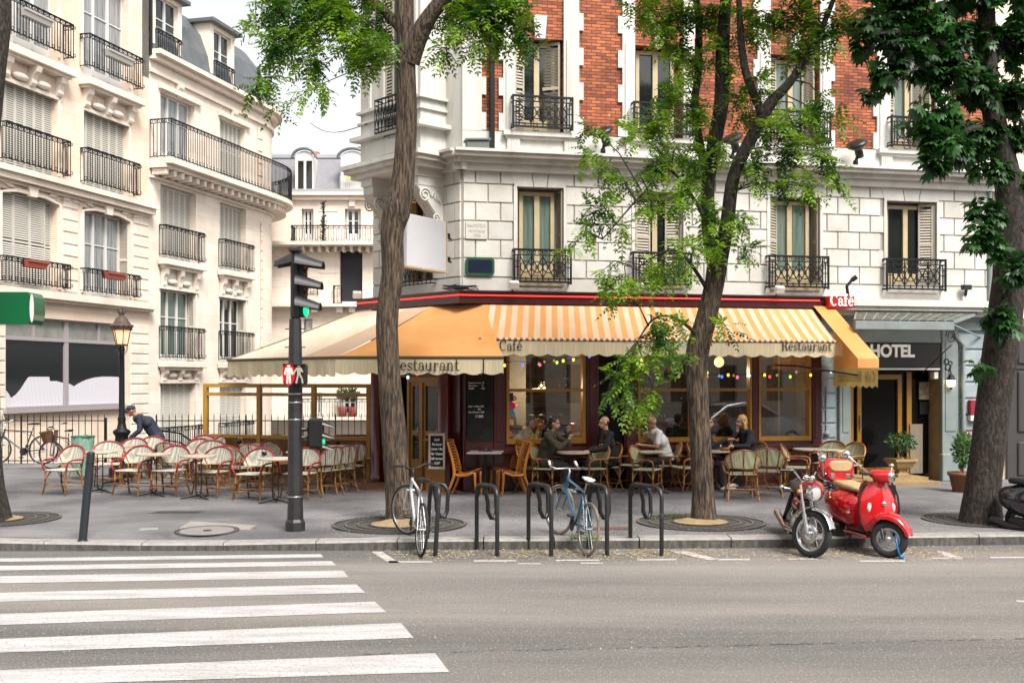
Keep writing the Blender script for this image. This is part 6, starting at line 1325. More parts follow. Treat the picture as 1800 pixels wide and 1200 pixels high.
# bicycles
def bicycle(label, rear, front, colr, tyre, basket=False, hb='flat', saddle=None, lean=0, steer=0, fl=None):
    d = front-rear; head = atan2(d.y,d.x); t = thing('bicycle', label, 'bicycle', rear, 0); t.rotation_mode = 'XYZ'
    slope = atan2(front.z-rear.z, sqrt(d.x**2+d.y**2)); t.rotation_euler = (lean, -slope, head); WB = 1.03; R = .335; fr = colr
    def wheel(x, st=0):
        o = bpy.data.objects.new('wheel', None); COL.objects.link(o); o.parent = t; o.location = (x,0,R); o.rotation_euler = (0,0,st)
        m = MB(); m.tube([((R-.018)*cos(k*pi/18),0,(R-.018)*sin(k*pi/18)) for k in range(36)], .018, 6, close=True); m.build('tyre', tyre, o)
        m = MB(); m.tube([((R-.04)*cos(k*pi/18),0,(R-.04)*sin(k*pi/18)) for k in range(36)], .010, 5, close=True); m.tube([(0,-.04,0),(0,.04,0)], .018, 8)
        for k in range(24): q = k*pi/12; m.tube([(0,.02*(-1)**k,0),((R-.04)*cos(q),0,(R-.04)*sin(q))], .0018, 3, caps=False)
        m.build('rim', M['alu'], o)
    wheel(0); wheel(WB, steer)
    bb = Vector((.42,0,.29)); st = Vector((.27,0,.74)); hd = Vector((.86,0,.78)); hl = Vector((.90,0,.66)); ax = Vector((WB,0,R)); rx = Vector((0,0,R))
    m = MB(); m.tube([bb,st], .016, 8); m.tube([st,hd], .017, 8); m.tube([bb,hl], .019, 8); m.tube([hl-Vector((.01,0,.03)),hd+Vector((0,0,.03))], .02, 8)
    for s in (-.055,.055): m.tube([st+Vector((0,s*.3,-.05)),rx+Vector((0,s,0))], .009, 6); m.tube([bb+Vector((0,s*.4,0)),rx+Vector((0,s,0))], .010, 6)
    m.build('frame', fr, t)
    m = MB()
    sd = Vector((sin(steer)*.0,0,0))
    for s in (-.045,.045): m.tube([hl+Vector((.0,s,-.03)),Vector((WB-.03,s,R+.08)),ax+Vector((0,s,0))], [.013,.011,.009], 6)
    m.tube([hl+Vector((0,-.05,-.03)),hl+Vector((0,.05,-.03))], .014, 6); m.build('fork', fl or fr, t)
    m = MB(); tp = hd+Vector((-.02,0,.12)); m.tube([hd,tp,tp+Vector((.06,0,.02))], .014, 6); c = tp+Vector((.06,0,.02)); Rz = Matrix.Rotation(steer,3,'Z')
    if hb == 'flat': pts = [(-.03,-.31,.05),(-.02,-.18,.05),(.0,-.07,0),(0,.07,0),(-.02,.18,.05),(-.03,.31,.05)]
    elif hb == 'bull': pts = [(.16,-.21,.06),(.10,-.22,.0),(0,-.2,-.01),(0,0,0),(0,.2,-.01),(.10,.22,.0),(.16,.21,.06)]
    else: pts = [(-.22,-.27,.10),(-.10,-.25,.10),(.02,-.12,.02),(.02,.12,.02),(-.10,.25,.10),(-.22,.27,.10)]
    P = [c+Rz@Vector(p) for p in pts]; m.tube(P, .012, 6); h_ = m.build('handlebar', M['alu'] if hb != 'flat' else M['steel'], t)
    m = MB()
    for s in (0,-1): e = P[s]; f = P[1 if s == 0 else -2]; m.tube([e,e+(f-e)*.75], .017, 7)
    m.build('grip', M['blackpl'] if hb != 'bull' else M['white'], h_)
    m = MB(); m.tube([st,st+Vector((-.035,0,.13))], .013, 6); m.build('seat_post', M['alu'], t)
    m = MB(); s0 = st+Vector((-.04,0,.16)); loft(m, [[(s0.x+x,s0.y+w*cos(q),s0.z+h*(1+sin(q))*.5+dz) for q in [2*pi*k/12 for k in range(12)]] for x,w,h,dz in ((-.12,.05,.04,.01),(-.09,.075,.05,0),(-.02,.06,.05,0),(.06,.028,.04,0),(.14,.018,.03,-.005))]); m.build('saddle', saddle or M['blackpl'], t)
    m = MB(); m.lathe([(.09,-.052),(.09,-.046)], (bb.x,bb.y,bb.z), 20, 'y'); m.disc((bb.x,.05,bb.z), .09, 20, 'y'); m.tube([bb+Vector((0,-.07,0)),bb+Vector((.10,-.08,-.13))], .010, 5); m.tube([bb+Vector((0,.07,0)),bb+Vector((-.10,.08,.13))], .010, 5); m.tube([bb+Vector((0,-.05,.09)),rx+Vector((0,-.05,.04))], .005, 4); m.tube([bb+Vector((0,-.05,-.09)),rx+Vector((0,-.05,-.04))], .005, 4); m.build('crank', M['steel'], t)
    for p in (bb+Vector((.10,-.12,-.13)), bb+Vector((-.10,.12,.13))): m = MB(); m.cbox(p.x-.045,p.x+.045,p.y-.04,p.y+.04,p.z-.012,p.z+.012,.004); m.build('pedal', M['blackpl'], t)
    m = MB(); m.tube([c+Vector((.02,-.05,0)),hd+Vector((.10,-.06,.0)),hl+Vector((.05,-.03,0))], .004, 4); m.tube([c+Vector((.02,.07,0)),hd+Vector((.12,.05,-.05)),st+Vector((.2,.02,-.01)),st+Vector((0,.02,-.1))], .004, 4); m.tube([hl+Vector((.06,-.05,.03)),hl+Vector((.06,.05,.03))], .012, 5); m.build('cables', M['blackpl'], t)
    if basket:
        m = MB(); c = hd+Vector((.17,0,-.02)); loft(m, [[(c.x+sx*k*1.0,c.y+sy*k*1.25,c.z+z) for sx,sy in ((-.11,-.12),(.11,-.12),(.11,.12),(-.11,.12))] for z,k in ((-.12,.8),(0,.95),(.12,1.1))], caps=False, smooth=False); m.quad(*[(c.x+sx*.8,c.y+sy*1.0,c.z-.12) for sx,sy in ((-.11,-.12),(.11,-.12),(.11,.12),(-.11,.12))]); m.tube([(c.x+sx*1.1,c.y+sy*1.38,c.z+.12) for sx,sy in ((-.11,-.12),(.11,-.12),(.11,.12),(-.11,.12))], .012, 5, close=True); m.build('basket', mat('brown wicker', (.13,.05,.025), .7, c2=(.25,.11,.05), ns=30, sc=(1,1,3)), t)
    return t
whitef = mat('white bicycle paint', (.70,.72,.75), .25, coat=.6); bluef = mat('blue bicycle paint', (.02,.14,.26), .3, coat=.6); darkf = mat('dark bicycle paint', (.03,.035,.045), .35, coat=.4)
def along(px, py, ang, L=1.03, zf=None):
    r = gr(px,py,0); f = r+Vector((cos(ang)*L,sin(ang)*L,0)); f.z = PZ if zf is None else zf; return r, f
r,f = along(737,977,radians(106)); bicycle('white mountain bicycle leaning by the bent tree trunk', r, f, whitef, M['rubber'], hb='flat', lean=radians(4), steer=radians(28))
r,f = along(1028,976,radians(108)); bicycle('blue road bicycle with white saddle locked to a rack', r, f, bluef, mat('tan wall tyre', (.10,.085,.07), .8, c2=(.35,.28,.18), ns=4), hb='bull', saddle=M['white'], lean=radians(5), steer=radians(14))
r = gr(140,829); f = gr(62,822); f = r+(f-r).normalized()*1.03; bicycle('dark city bicycle with a brown wicker basket against the railing', r, f, darkf, M['rubber'], True, 'city', lean=radians(-8), steer=radians(25))
r = gr(62,806,PZ); r.y = 24.6; r.x = (76-900)/F*24.6; f = r+Vector((-1.02,-.12,0)); r.z = f.z = PZ+.12; bicycle('dark bicycle hung on the railing at the far left edge', r, f, darkf, M['rubber'], hb='city', lean=radians(6), steer=0)
# ------------------------------------------------------------------ scooters and motorcycle (x forward)
def tyre(m, R, r, n=32): m.tube([((R-r)*cos(2*pi*k/n),0,(R-r)*sin(2*pi*k/n)) for k in range(n)], r, 10, close=True)
def mwheel(t, x, R, r, st=0, kind='cast'):
    o = bpy.data.objects.new('wheel', None); COL.objects.link(o); o.parent = t; o.location = (x,0,R); o.rotation_euler = (0,0,st)
    m = MB(); tyre(m, R, r); m.build('tyre', M['rubber'], o); m = MB(); Ri = R-2*r+.012
    m.lathe([(Ri,-r*.6),(Ri-.02,-r*.6),(Ri-.03,-.02),(Ri-.03,.02),(Ri-.02,r*.6),(Ri,r*.6)], (0,0,0), 32, 'y'); m.lathe([(0,-.06),(.035,-.06),(.045,-.03),(.045,.03),(.035,.06),(0,.06)], (0,0,0), 14, 'y')
    if kind == 'cast':
        for k in range(5):
            q = 2*pi*k/5+.3; c,s = cos(q),sin(q); w0,w1 = .028,.016
            for y in (-.04,.04): m.add([(c*.03-s*w0,y,s*.03+c*w0),(c*(Ri-.01)-s*w1,y*.7,s*(Ri-.01)+c*w1),(c*(Ri-.01)+s*w1,y*.7,s*(Ri-.01)-c*w1),(c*.03+s*w0,y,s*.03-c*w0)], [(0,1,2,3)])
            m.add([(c*.03-s*w0,-.04,s*.03+c*w0),(c*(Ri-.01)-s*w1,-.028,s*(Ri-.01)+c*w1),(c*(Ri-.01)-s*w1,.028,s*(Ri-.01)+c*w1),(c*.03-s*w0,.04,s*.03+c*w0)], [(0,1,2,3)]); m.add([(c*.03+s*w0,-.04,s*.03-c*w0),(c*(Ri-.01)+s*w1,-.028,s*(Ri-.01)-c*w1),(c*(Ri-.01)+s*w1,.028,s*(Ri-.01)-c*w1),(c*.03+s*w0,.04,s*.03-c*w0)], [(0,1,2,3)])
    else:
        for k in range(28): q = k*pi/14; m.tube([(.04*cos(q+.5),.03*(-1)**k,.04*sin(q+.5)),((Ri-.01)*cos(q),0,(Ri-.01)*sin(q))], .0025, 3, caps=False)
    m.build('rim', M['alu'] if kind == 'cast' else M['chrome'], o)
    if kind != 'cast':
        for y in (-.055,): m = MB(); m.lathe([(.07,y),(.125,y),(.125,y-.005),(.07,y-.005)], (0,0,0), 24, 'y'); m.build('brake_disc', M['alu'], o)
    return o
def mirrorp(t, a, b, R=.055, nrm=(1,0,0)):
    m = MB(); m.tube([a,(a[0]-.02,a[1]+(b[1]-a[1])*.6,a[2]+(b[2]-a[2])*.5),b], .008, 6); o = m.build('mirror', M['chrome'], t)
    m = MB(); m.X = Matrix.Translation(b) @ Matrix.Rotation(pi/2,4,'Y'); m.lathe([(0,.03),(R*.6,.025),(R,.0),(R,-.012),(0,-.012)], (0,0,0), 18); m.build('mirror_back', M['chrome'], o)
def scooter(label, loc, head, body, seatm, case=True, lean=0, steer=0):
    t = thing('scooter', label, 'scooter', loc, head); t.scale = (.97,1.1,1.01); t.rotation_euler = (lean,0,head)
    WB = 1.27; R = .225; mwheel(t, 0, R, .048, steer); mwheel(t, -WB, R, .055)
    Rz = Matrix.Translation((-.02,0,0)) @ Matrix.Rotation(steer*.9,4,'Z')
    m = MB(); m.X = Rz; rings = []      # mudguard
    for k in range(11):
        q = radians(14+k*14.5); rr_ = R+.055; w_ = .085*(.45+.55*sin(pi*min(1,max(0,(k+1.2)/12)))); c = (rr_*cos(q),rr_*sin(q)+R)
        rings.append([(c[0]*(1)+( -.05*(1-abs(cos(j*pi/8)))*0),w_*cos(j*pi/8),c[1]+.05*sin(j*pi/8)*abs(sin(q))) if True else 0 for j in range(9)])
    vs = [p for r in rings for p in r]; m.add(vs, [(i*9+j,i*9+j+1,(i+1)*9+j+1,(i+1)*9+j) for i in range(10) for j in range(8)], True)
    for s in (-1,1):
        for k in range(10):
            a = rings[k][0 if s > 0 else 8]; b = rings[k+1][0 if s > 0 else 8]; q0,q1 = radians(14+k*14.5),radians(14+(k+1)*14.5); m.add([a,b,((R+.02)*cos(q1),b[1]*1.02,(R+.02)*sin(q1)+R),((R+.02)*cos(q0),a[1]*1.02,(R+.02)*sin(q0)+R)], [(0,1,2,3)], True)
    m.build('mudguard', body, t)
    m = MB(); rings = []                 # leg shield: curved plate
    for z,x,w_,bw_ in ((.28,-.17,.16,.03),(.40,-.15,.225,.05),(.55,-.165,.245,.07),(.70,-.20,.235,.07),(.82,-.235,.20,.055),(.90,-.26,.15,.04)):
        rings.append([(x+.0-(abs(cos(j*pi/12))**2)*.13+.02*sin(j*pi/12)**6,w_*cos(j*pi/12),z) for j in range(13)]+[(x-.05-(abs(cos(j*pi/12))**2)*.115,w_*.97*cos(j*pi/12),z) for j in range(12,-1,-1)])
    loft(m, rings); m.build('leg_shield', body, t)
    for s in (-1,1): m = MB(); m.tube([(-.14-.0*k-abs(z-.5)*.12-.13,s*w_*1.0,z) for k,(z,w_) in enumerate(((.28,.165),(.40,.228),(.55,.25),(.70,.24),(.82,.205),(.91,.15)))], .012, 6); m.build('shield_trim', M['blackpl'], t)
    m = MB(); m.X = Matrix.Translation((-.19,0,0)); m.tube([(.03,0,.40),(-.01,0,.62),(-.06,0,.84)], [.035,.05,.03], 8); m.build('shield_spine', body, t)
    m = MB(); m.X = Matrix.Translation((-.155,0,.64)) @ Matrix.Rotation(radians(80),4,'Y'); m.ell((0,0,0),(.035,.03,.02),12,6); m.build('badge', M['chrome'], t)
    for s in (-1,1):
        m = MB(); m.ell((-.225,s*.145,.58),(.025,.03,.065),10,7); m.build('indicator', mat('pale indicator', (.65,.62,.6), .2, coat=1) if 'pale indicator' not in bpy.data.materials else bpy.data.materials['pale indicator'], t)
    m = MB(); m.cbox(-.80,-.22,-.16,.16,.24,.29,.02); m.plan([(-.32,-.20),(-.28,.20),(-.34,.2),(-.42,.15),(-.42,-.15)], .30, .86); m.build('footboard', M['blackpl'], t)
    m = MB(); m.cbox(-.85,-.25,-.175,.175,.20,.238,.015); m.build('footboard_trim', body, t)
    m = MB(); rings = []                 # rear body
    for x,zc,ry,rz in ((-.72,.44,.10,.20),(-.78,.48,.16,.24),(-.90,.50,.20,.25),(-1.10,.52,.225,.24),(-1.30,.53,.21,.20),(-1.45,.55,.16,.15),(-1.54,.57,.08,.08)):
        rings.append(oval(x,0,zc,ry,rz,18,.85))
    loft(m, rings); m.build('rear_body', body, t)
    m = MB(); loft(m, [oval(x,0,z,w_,h,16,.7) for x,z,w_,h in ((-.70,.76,.07,.03),(-.76,.765,.11,.045),(-.95,.775,.13,.05),(-1.15,.79,.135,.055),(-1.33,.785,.11,.045),(-1.38,.78,.06,.02))]); m.build('seat', seatm, t)
    m = MB(); m.X = Matrix.Translation((-.28,0,.97)) @ Matrix.Rotation(steer*.8,4,'Z'); loft(m, [oval(x,0,z,w_,h,16,.9) for x,z,w_,h in ((-.12,0.02,.04,.03),(-.08,.02,.10,.06),(0,.01,.13,.075),(.07,.0,.11,.08),(.13,-.0,.085,.08),(.15,0,.075,.075))]); m.tube([(-.02,0,-.02),(.02,0,-.14)], .07, 12); m.build('headset', body, t)
    m = MB(); m.X = Matrix.Translation((-.28,0,.97)) @ Matrix.Rotation(steer*.8,4,'Z') @ Matrix.Translation((.15,0,0)); m.ell((0,0,0),(.03,.072,.072),16,9); m.build('headlight', M['chrome'], t)
    m = MB(); m.X = Matrix.Translation((-.30,0,.99)) @ Matrix.Rotation(steer*.8,4,'Z')
    for s in (-1,1): m.tube([(-.02,s*.10,0),(-.05,s*.32,.02)], .018, 8); m.tube([(.01,s*.16,.0),(-.0,s*.30,.0)], .007, 5)
    m.build('handlebar', M['blackpl'], t)
    mirrorp(t, (-.28,-.14,1.0), (-.40,-.36,1.22)); mirrorp(t, (-.28,.14,1.0), (-.32,.16,1.10), .03)
    if case:
        m = MB(); loft(m, [oval(x,0,z,w_,h,16,.6) for x,z,w_,h in ((-1.36,.94,.16,.12),(-1.40,.95,.205,.15),(-1.55,.95,.215,.155),(-1.66,.94,.18,.13),(-1.70,.94,.10,.08))]); c = m.build('top_case', body, t)
        m = MB(); loft(m, [oval(x,0,z,w_,h,14,.6) for x,z,w_,h in ((-1.345,1.01,.13,.06),(-1.355,1.01,.15,.075),(-1.38,1.01,.15,.075))]); m.build('case_pad', seatm, c)
        for s in (-1,1): m = MB(); m.cbox(-1.375,-1.35,s*.10-.03,s*.10+.03,.85,.91,.006); m.build('latch', M['alu'], c)
        m = MB(); m.cbox(-1.385,-1.372,-.2,.2,.895,.91,.003); m.tube([(-1.3,-.08,.78),(-1.45,-.1,.80),(-1.6,-.08,.80)], .012, 6); m.tube([(-1.3,.08,.78),(-1.45,.1,.80),(-1.6,.08,.80)], .012, 6); m.build('carrier', M['chrome'], t)
    m = MB(); m.cbox(-1.3,-.95,-.20,-.07,.10,.30,.03); m.tube([(-1.0,-.15,.16),(-1.25,-.2,.18),(-1.55,-.2,.24)], [.03,.05,.055], 10); m.build('engine', M['blackpl'], t)
    for s in (-1,1): m = MB(); m.tube([(-.75,s*.10,.22),(-.72,s*.2,.0)], .012, 6); m.build('stand_leg', M['blackpl'], t)
    m = MB()
    for s in (-1,1): m.tube([(-.0,s*.07,R),(-.06,s*.075,.38),(-.14,s*.03,.46)], .02, 6)
    m.build('fork', M['blackpl'], t)
    return t
p = gr(1562,980,0); sct = scooter('glossy red scooter with tan seat and red top case parked at the kerb', p, radians(-80), M['red_p'], M['tan'], True, radians(-2), radians(40))
p = gr(1578,981,0); o = MB(); o.tube([(.0,0,.02),(-.05,-.04,.10),(-.07,-.02,.22),(-.05,.03,.28)], .012, 6); o.ell((.0,0,.03),(.04,.03,.03),8,6); o.ell((-.05,.02,.26),(.035,.03,.03),8,6); tag(o.build('wheel_lock', mat('bright blue lock', (.01,.22,.55), .4), None, p+Vector((.03,-.04,0))), 'bright blue lock hooked through the red scooter front wheel', 'lock')
p = gr(1942,966,0); scooter('dark scooter cut by the right edge in front of the thick tree', p, radians(-62), mat('black scooter paint', (.012,.013,.02), .15, coat=1), mat('black leather', (.015,.015,.016), .5), False, radians(3), radians(-10))
p = gr(1420,979,0); hd = radians(-94); t = thing('motorcycle', 'dark red motorcycle with round chrome headlight and spoked wheel', 'motorcycle', p, hd); t.rotation_euler = (radians(-9),0,hd)
WB = 1.24; st = radians(40); Rf = .292; mwheel(t, 0, Rf, .045, st, 'spoke'); mwheel(t, -WB, .285, .055, 0, 'spoke')
SM = Matrix.Rotation(st,4,'Z')
m = MB(); m.X = SM
for s in (-1,1): m.tube([(0,s*.085,Rf),(-.09,s*.085,.52)], .030, 10); m.tube([(-.09,s*.085,.52),(-.22,s*.085,.86)], .019, 10)
m.build('fork', M['alu'], t)
m = MB(); m.X = SM; n = 9; rings = [[((Rf+.03)*cos(radians(20+k*14))-.0,.06*cos(j*pi/8),(Rf+.03)*sin(radians(20+k*14))+Rf+.02*sin(j*pi/8)) for j in range(9)] for k in range(10)]
m.add([q for r in rings for q in r], [(i*9+j,i*9+j+1,(i+1)*9+j+1,(i+1)*9+j) for i in range(9) for j in range(8)], True); m.build('mudguard', M['chrome'], t)
m = MB(); m.X = SM @ Matrix.Translation((-.06,0,.78)); m.lathe([(0,-.12),(.05,-.11),(.085,-.04),(.095,.03),(.085,.04)], (0,0,0), 18, 'x'); h_ = m.build('headlight', M['chrome'], t)
m = MB(); m.X = SM @ Matrix.Translation((-.02,0,.78)); m.ell((0,0,0),(.022,.082,.082),16,9); m.build('lens', mat('clear lens', (.6,.6,.58), .1, coat=1), h_)
m = MB(); m.X = SM @ Matrix.Translation((-.20,0,.93)); m.tube([(-.14,-.36,.07),(-.06,-.22,.10),(0,-.10,-.02),(0,.10,-.02),(-.06,.22,.10),(-.14,.36,.07)], .012, 8); m.ell((.03,.06,.03),(.04,.05,.04),10,7); m.ell((.03,-.06,.03),(.04,.05,.04),10,7); hb = m.build('handlebar', M['chrome'], t)
m = MB(); m.X = SM @ Matrix.Translation((-.20,0,.93))
for s in (-1,1): m.tube([(-.14,s*.36,.07),(-.08,s*.25,.09)], .020, 8); m.tube([(-.05,s*.36,.08),(.0,s*.22,.10)], .007, 5)
m.build('grip', M['blackpl'], hb)
mirrorp(t, (-.30,.10,1.0), (-.33,.06,1.22)); 
m = MB(); loft(m, [oval(x,0,z,w_,h,16,.9) for x,z,w_,h in ((-.22,.76,.06,.06),(-.27,.78,.13,.11),(-.40,.80,.17,.135),(-.55,.79,.15,.115),(-.68,.74,.09,.06))]); m.build('fuel_tank', M['maroon'], t)
m = MB(); loft(m, [oval(x,0,z,w_,h,14,.7) for x,z,w_,h in ((-.62,.73,.07,.04),(-.75,.73,.11,.05),(-1.0,.76,.12,.05),(-1.25,.80,.10,.045),(-1.32,.80,.05,.02))]); m.build('seat', mat('black seat leather', (.015,.015,.016), .45), t)
m = MB(); loft(m, [oval(x,0,z,w_,h,12,.8) for x,z,w_,h in ((-.62,.55,.10,.08),(-.80,.57,.13,.10),(-1.0,.60,.11,.07),(-1.1,.62,.06,.04))]); m.build('side_cover', M['maroon'], t)
m = MB(); m.cbox(-.75,-.40,-.12,.12,.26,.46,.04)
for k in range(7): m.cbox(-.56,-.36,-.09,.09,.46+k*.028,.474+k*.028,.005)
m.lathe([(0,-.15),(.09,-.15),(.10,-.1),(.10,.1),(.09,.15),(0,.15)], (-.62,0,.34), 16, 'y'); m.build('engine', M['alu'], t)
m = MB(); m.tube([(-.38,-.08,.5),(-.25,-.12,.38),(-.32,-.15,.26),(-.8,-.18,.24),(-1.35,-.20,.36)], [.02,.02,.025,.035,.05], 10); m.build('exhaust', M['chrome'], t)
m = MB(); m.tube([(-.2,0,.82),(-.32,0,.4),(-.45,0,.24),(-.8,0,.26)], .022, 8)
for s in (-1,1): m.tube([(-.25,s*.03,.78),(-.9,s*.08,.66),(-1.25,s*.1,.78)], .016, 6); m.tube([(-1.24,s*.12,.29),(-1.0,s*.11,.68)], .025, 8); m.tube([(-.75,s*.06,.3),(-1.24,s*.1,.285)], .02, 6)
m.tube([(-.7,.12,.25),(-.65,.28,.0)], .012, 6); m.tube([(-1.3,-.1,.80),(-1.36,0,.86),(-1.3,.1,.80),(-.95,.14,.78)], .012, 6); m.build('chassis', M['blackpl'], t)
for s in (-1,1):
    m = MB(); m.tube([(-1.15,s*.1,.72),(-1.15,s*.2,.72)], .008, 5); m.ell((-1.15,s*.23,.72),(.035,.035,.035),10,7); m.build('indicator', M['chrome'], t)
    m = MB(); m.X = SM; m.ell((-.17,s*.15,.78),(.03,.03,.03),10,7); m.build('indicator', mat('amber indicator', (.7,.25,.03), .3) if s < 0 else bpy.data.materials['amber indicator'], t)
m = MB(); m.cbox(-1.45,-1.36,-.05,.05,.62,.70,.02); m.build('tail_light', mat('tail light', (.4,.01,.01), .3), t)

# silver car parked off to the right, visible mirrored in the café windows
t = thing('parked_car', 'silver saloon car seen mirrored in the café windows right of the doorway', 'car', (12.2,10.2,0), radians(5)); cp = mat('silver car paint', (.55,.57,.60), .2, metal=.6, coat=1)
prof = [(-2.2,.35),(-2.22,.6),(-2.15,.88),(-1.95,.97),(-1.45,1.0),(-.85,1.36),(-.3,1.45),(.35,1.43),(1.05,1.02),(1.7,.92),(2.1,.78),(2.2,.55),(2.18,.3)]
def sec(y, k): return [(x*(1-.03*k),y,z-.0*k) for x,z in prof]
m = MB(); n = len(prof); ST = [(-.88,.0),(-.86,0),(.86,0),(.88,0)]
vs = []
for y,k in ((-.80,1),(-.88,0),(.88,0),(.80,1)):
    for x,z in prof: vs.append((x*(1-.02*k), y*(1-(max(0,z-.95)*.42)), z+(.0 if k == 0 else .02)))
for j in range(3): m.add(vs[j*n:(j+2)*n], [(i,i+1,n+i+1,n+i) for i in range(n-1)], True)
for j in (0,): pass
lo = [i for i in range(n)]
m.add(vs[n:2*n], [tuple(range(n))], False); m.add(vs[2*n:3*n], [tuple(range(n-1,-1,-1))], False); m.build('body', cp, t)
for s in (-1,1):
    m = MB(); g = [(-1.35,1.02),(-.82,1.32),(-.05,1.38),(-.05,1.0)]; h = [(.0,1.0),(.0,1.38),(.35,1.36),(.98,1.02)]
    for q in (g,h): m.add([(x,s*(.885*(1-(z-.95)*.42)),z) for x,z in q], [(0,1,2,3)])
    m.build('side_window', M['pane'], t)
    m = MB(); m.box(-2.24,-2.1,s*.80-.1,s*.80+.1,.68,.82); m.build('tail_light', mat('car tail light', (.5,.01,.02), .3) if 'car tail light' not in bpy.data.materials else bpy.data.materials['car tail light'], t)
m = MB(); m.quad((-1.45,-.66,1.02),(-1.45,.66,1.02),(-.88,.6,1.37),(-.88,-.6,1.37)); m.build('rear_window', M['pane'], t)
for x in (-1.4,1.35):
    for s in (-1,1):
        m = MB(); m.X = Matrix.Translation((x,s*.80,.32)); tyre(m, .33, .09, 24); w_ = m.build('wheel', M['rubber'], t); m = MB(); m.X = Matrix.Translation((x,s*.84,.32)); m.lathe([(0,.05*s),(.2,.06*s),(.21,0)], (0,0,0), 16, 'y'); m.build('rim', M['alu'], w_)
# ------------------------------------------------------------------ bistro chairs, tables
def make_chair(label, wv, rim, group):
    t = thing('bistro_chair', label, 'chair', (0,0,0), 0, group); t.scale = (1.17,1.08,.985)
    m = MB(); m.cbox(-.20,.20,-.21,.17,.435,.465,.012); m.build('seat', wv, t)
    def arch(u): q = u*pi/2; return Vector((.262*sin(q), .12+.135*cos(q), .615+.262*cos(q)**.85 if abs(u) < .999 else .63))
    def low(u): q = u*pi/2; return Vector((.215*sin(q), .12+.095*cos(q), .555))
    m = MB(); n = 14; vs = []
    for j in range(6):
        for k in range(n+1): u = -1+2*k/n; vs.append(low(u)*(1-j/5)+arch(u)*(j/5))
    b = n+1; m.add(vs, [(j*b+k,j*b+k+1,(j+1)*b+k+1,(j+1)*b+k) for j in range(5) for k in range(n)], True); m.add([p+Vector((0,.012,0)) for p in vs], [(j*b+k,(j+1)*b+k,(j+1)*b+k+1,j*b+k+1) for j in range(5) for k in range(n)], True)
    m.build('seat_back', wv, t)
    m = MB(); A = [arch(-1+2*k/16) for k in range(17)]
    L = [Vector((-.215,-.20,.45)),Vector((-.24,-.215,.54)),Vector((-.255,-.20,.61)),Vector((-.268,-.13,.635)),Vector((-.268,0,.64)),Vector((-.265,.07,.635))]
    Rr = [Vector((-p.x,p.y,p.z)) for p in reversed(L)]
    m.tube(L+A[0:]+Rr, .0165, 7); m.mi = 1
    m.tube([low(-1+k/4)+Vector((0,.006,0)) for k in range(9)], .011, 6)
    for u in (-.5,.0,.5):
        m.tube([Vector((low(u).x,.165,.45)),low(u)+Vector((0,.0,0))], .010, 6); m.tube([low(u)+Vector((0,.022,0)),arch(u)+Vector((0,.02,-.01))], .009, 5)
    for s in (-1,1): m.tube([Vector((s*.19,.15,.40)),Vector((s*.205,.165,.56)),arch(s*.80)], .013, 6)
    m.build('frame', [rim, M['bamboo']], t)
    for s in (-1,1):
        for f in (-1,1):
            y0,y1 = (-.19,-.235) if f < 0 else (.15,.235)
            m = MB(); m.tube([(s*.20,y0,.44),(s*.205,y0*.9+y1*.1,.2),(s*.225,y1,.0)], [.015,.014,.013], 6); m.tube([(s*.205,y0*.95+y1*.05,.27),(s*.09,y0,.43)], .007, 4); m.tube([(s*.205,y0*.95+y1*.05,.27),(s*.20,y0*.45,.43)], .007, 4); m.build('leg', M['bamboo'], t)
    m = MB(); m.tube([(-.208,-.205,.15),(.208,.18,.15)], .009, 5); m.tube([(.208,-.205,.158),(-.208,.18,.158)], .009, 5); m.tube([(-.208,-.205,.20),(.208,-.205,.20)], .009, 5); m.tube([(-.208,.18,.20),(.208,.18,.20)], .009, 5); m.build('stretcher', M['bamboo'], t)
    return t

GL = 'ivory woven chairs on the corner terrace'; GR = 'woven cane chairs under the café windows'

cA = None; cB = None
def chair(px, py, rot, label, kind='A', dz=0):
    global cA, cB
    p = gr(px, py); rz = radians(rot); p = p+Vector((0,.2,0)); grp = GL if kind == 'A' else GR
    src = cA if kind == 'A' else cB
    if src is None:
        src = make_chair(label, M['weave'] if kind == 'A' else M['weave2'], M['redcane'] if kind == 'A' else mat('tawny cane', (.40,.15,.03), .35, c2=(.22,.03,.015), ns=5, lo=.45, hi=.6), grp)
        if kind == 'A': cA = src
        else: cB = src
        src.location = p; src.rotation_euler = (0,0,rz); return src
    return copy_thing(src, p, rz, label, grp)
chair(105,871,-22,'leftmost ivory woven chair, standing apart left of the leaning bollard')
chair(228,872,-16,'ivory chair with red rim facing the street just right of the leaning bollard')
chair(292,872,-12,'ivory chair facing the street, second to the right of the leaning bollard')
chair(368,875,-18,'ivory chair facing the street between two small round tables near the drain grating')
chair(442,880,-18,'ivory chair nearest the kerb, left of the traffic light pole')
chair(524,879,-14,'ivory chair facing the street half hidden by the traffic light pole')
chair(182,858,15,'ivory chair turned right behind the first round table and the bollard')
chair(222,848,-8,'ivory chair in the back row just right of the street lamp foot')
chair(256,843,-4,'ivory chair in the back row under the bent man in dark jacket')
chair(338,850,-10,'ivory chair in the second row below the iron handrail')
chair(300,858,158,'olive backed chair facing away, behind the second small round table')
chair(348,839,-6,'ivory chair in the back row at the left end of the ochre glass screen')
chair(388,838,-4,'ivory chair in the back row under the first pane of the glass screen')
chair(412,866,150,'olive backed chair facing away just left of the chair nearest the kerb')
chair(366,855,12,'small ivory chair back peeping out between the second and third rows')
chair(436,839,-4,'ivory chair in the back row at the first post of the glass screen')
chair(474,838,-10,'ivory chair in the back row left of the traffic light pole')
chair(446,862,165,'dark backed chair facing away behind the table left of the pole')
chair(484,856,60,'ivory chair turned sideways, its red arch beside the traffic light pole')
chair(566,872,-125,'bamboo framed chair facing left, first to the right of the traffic light pole')
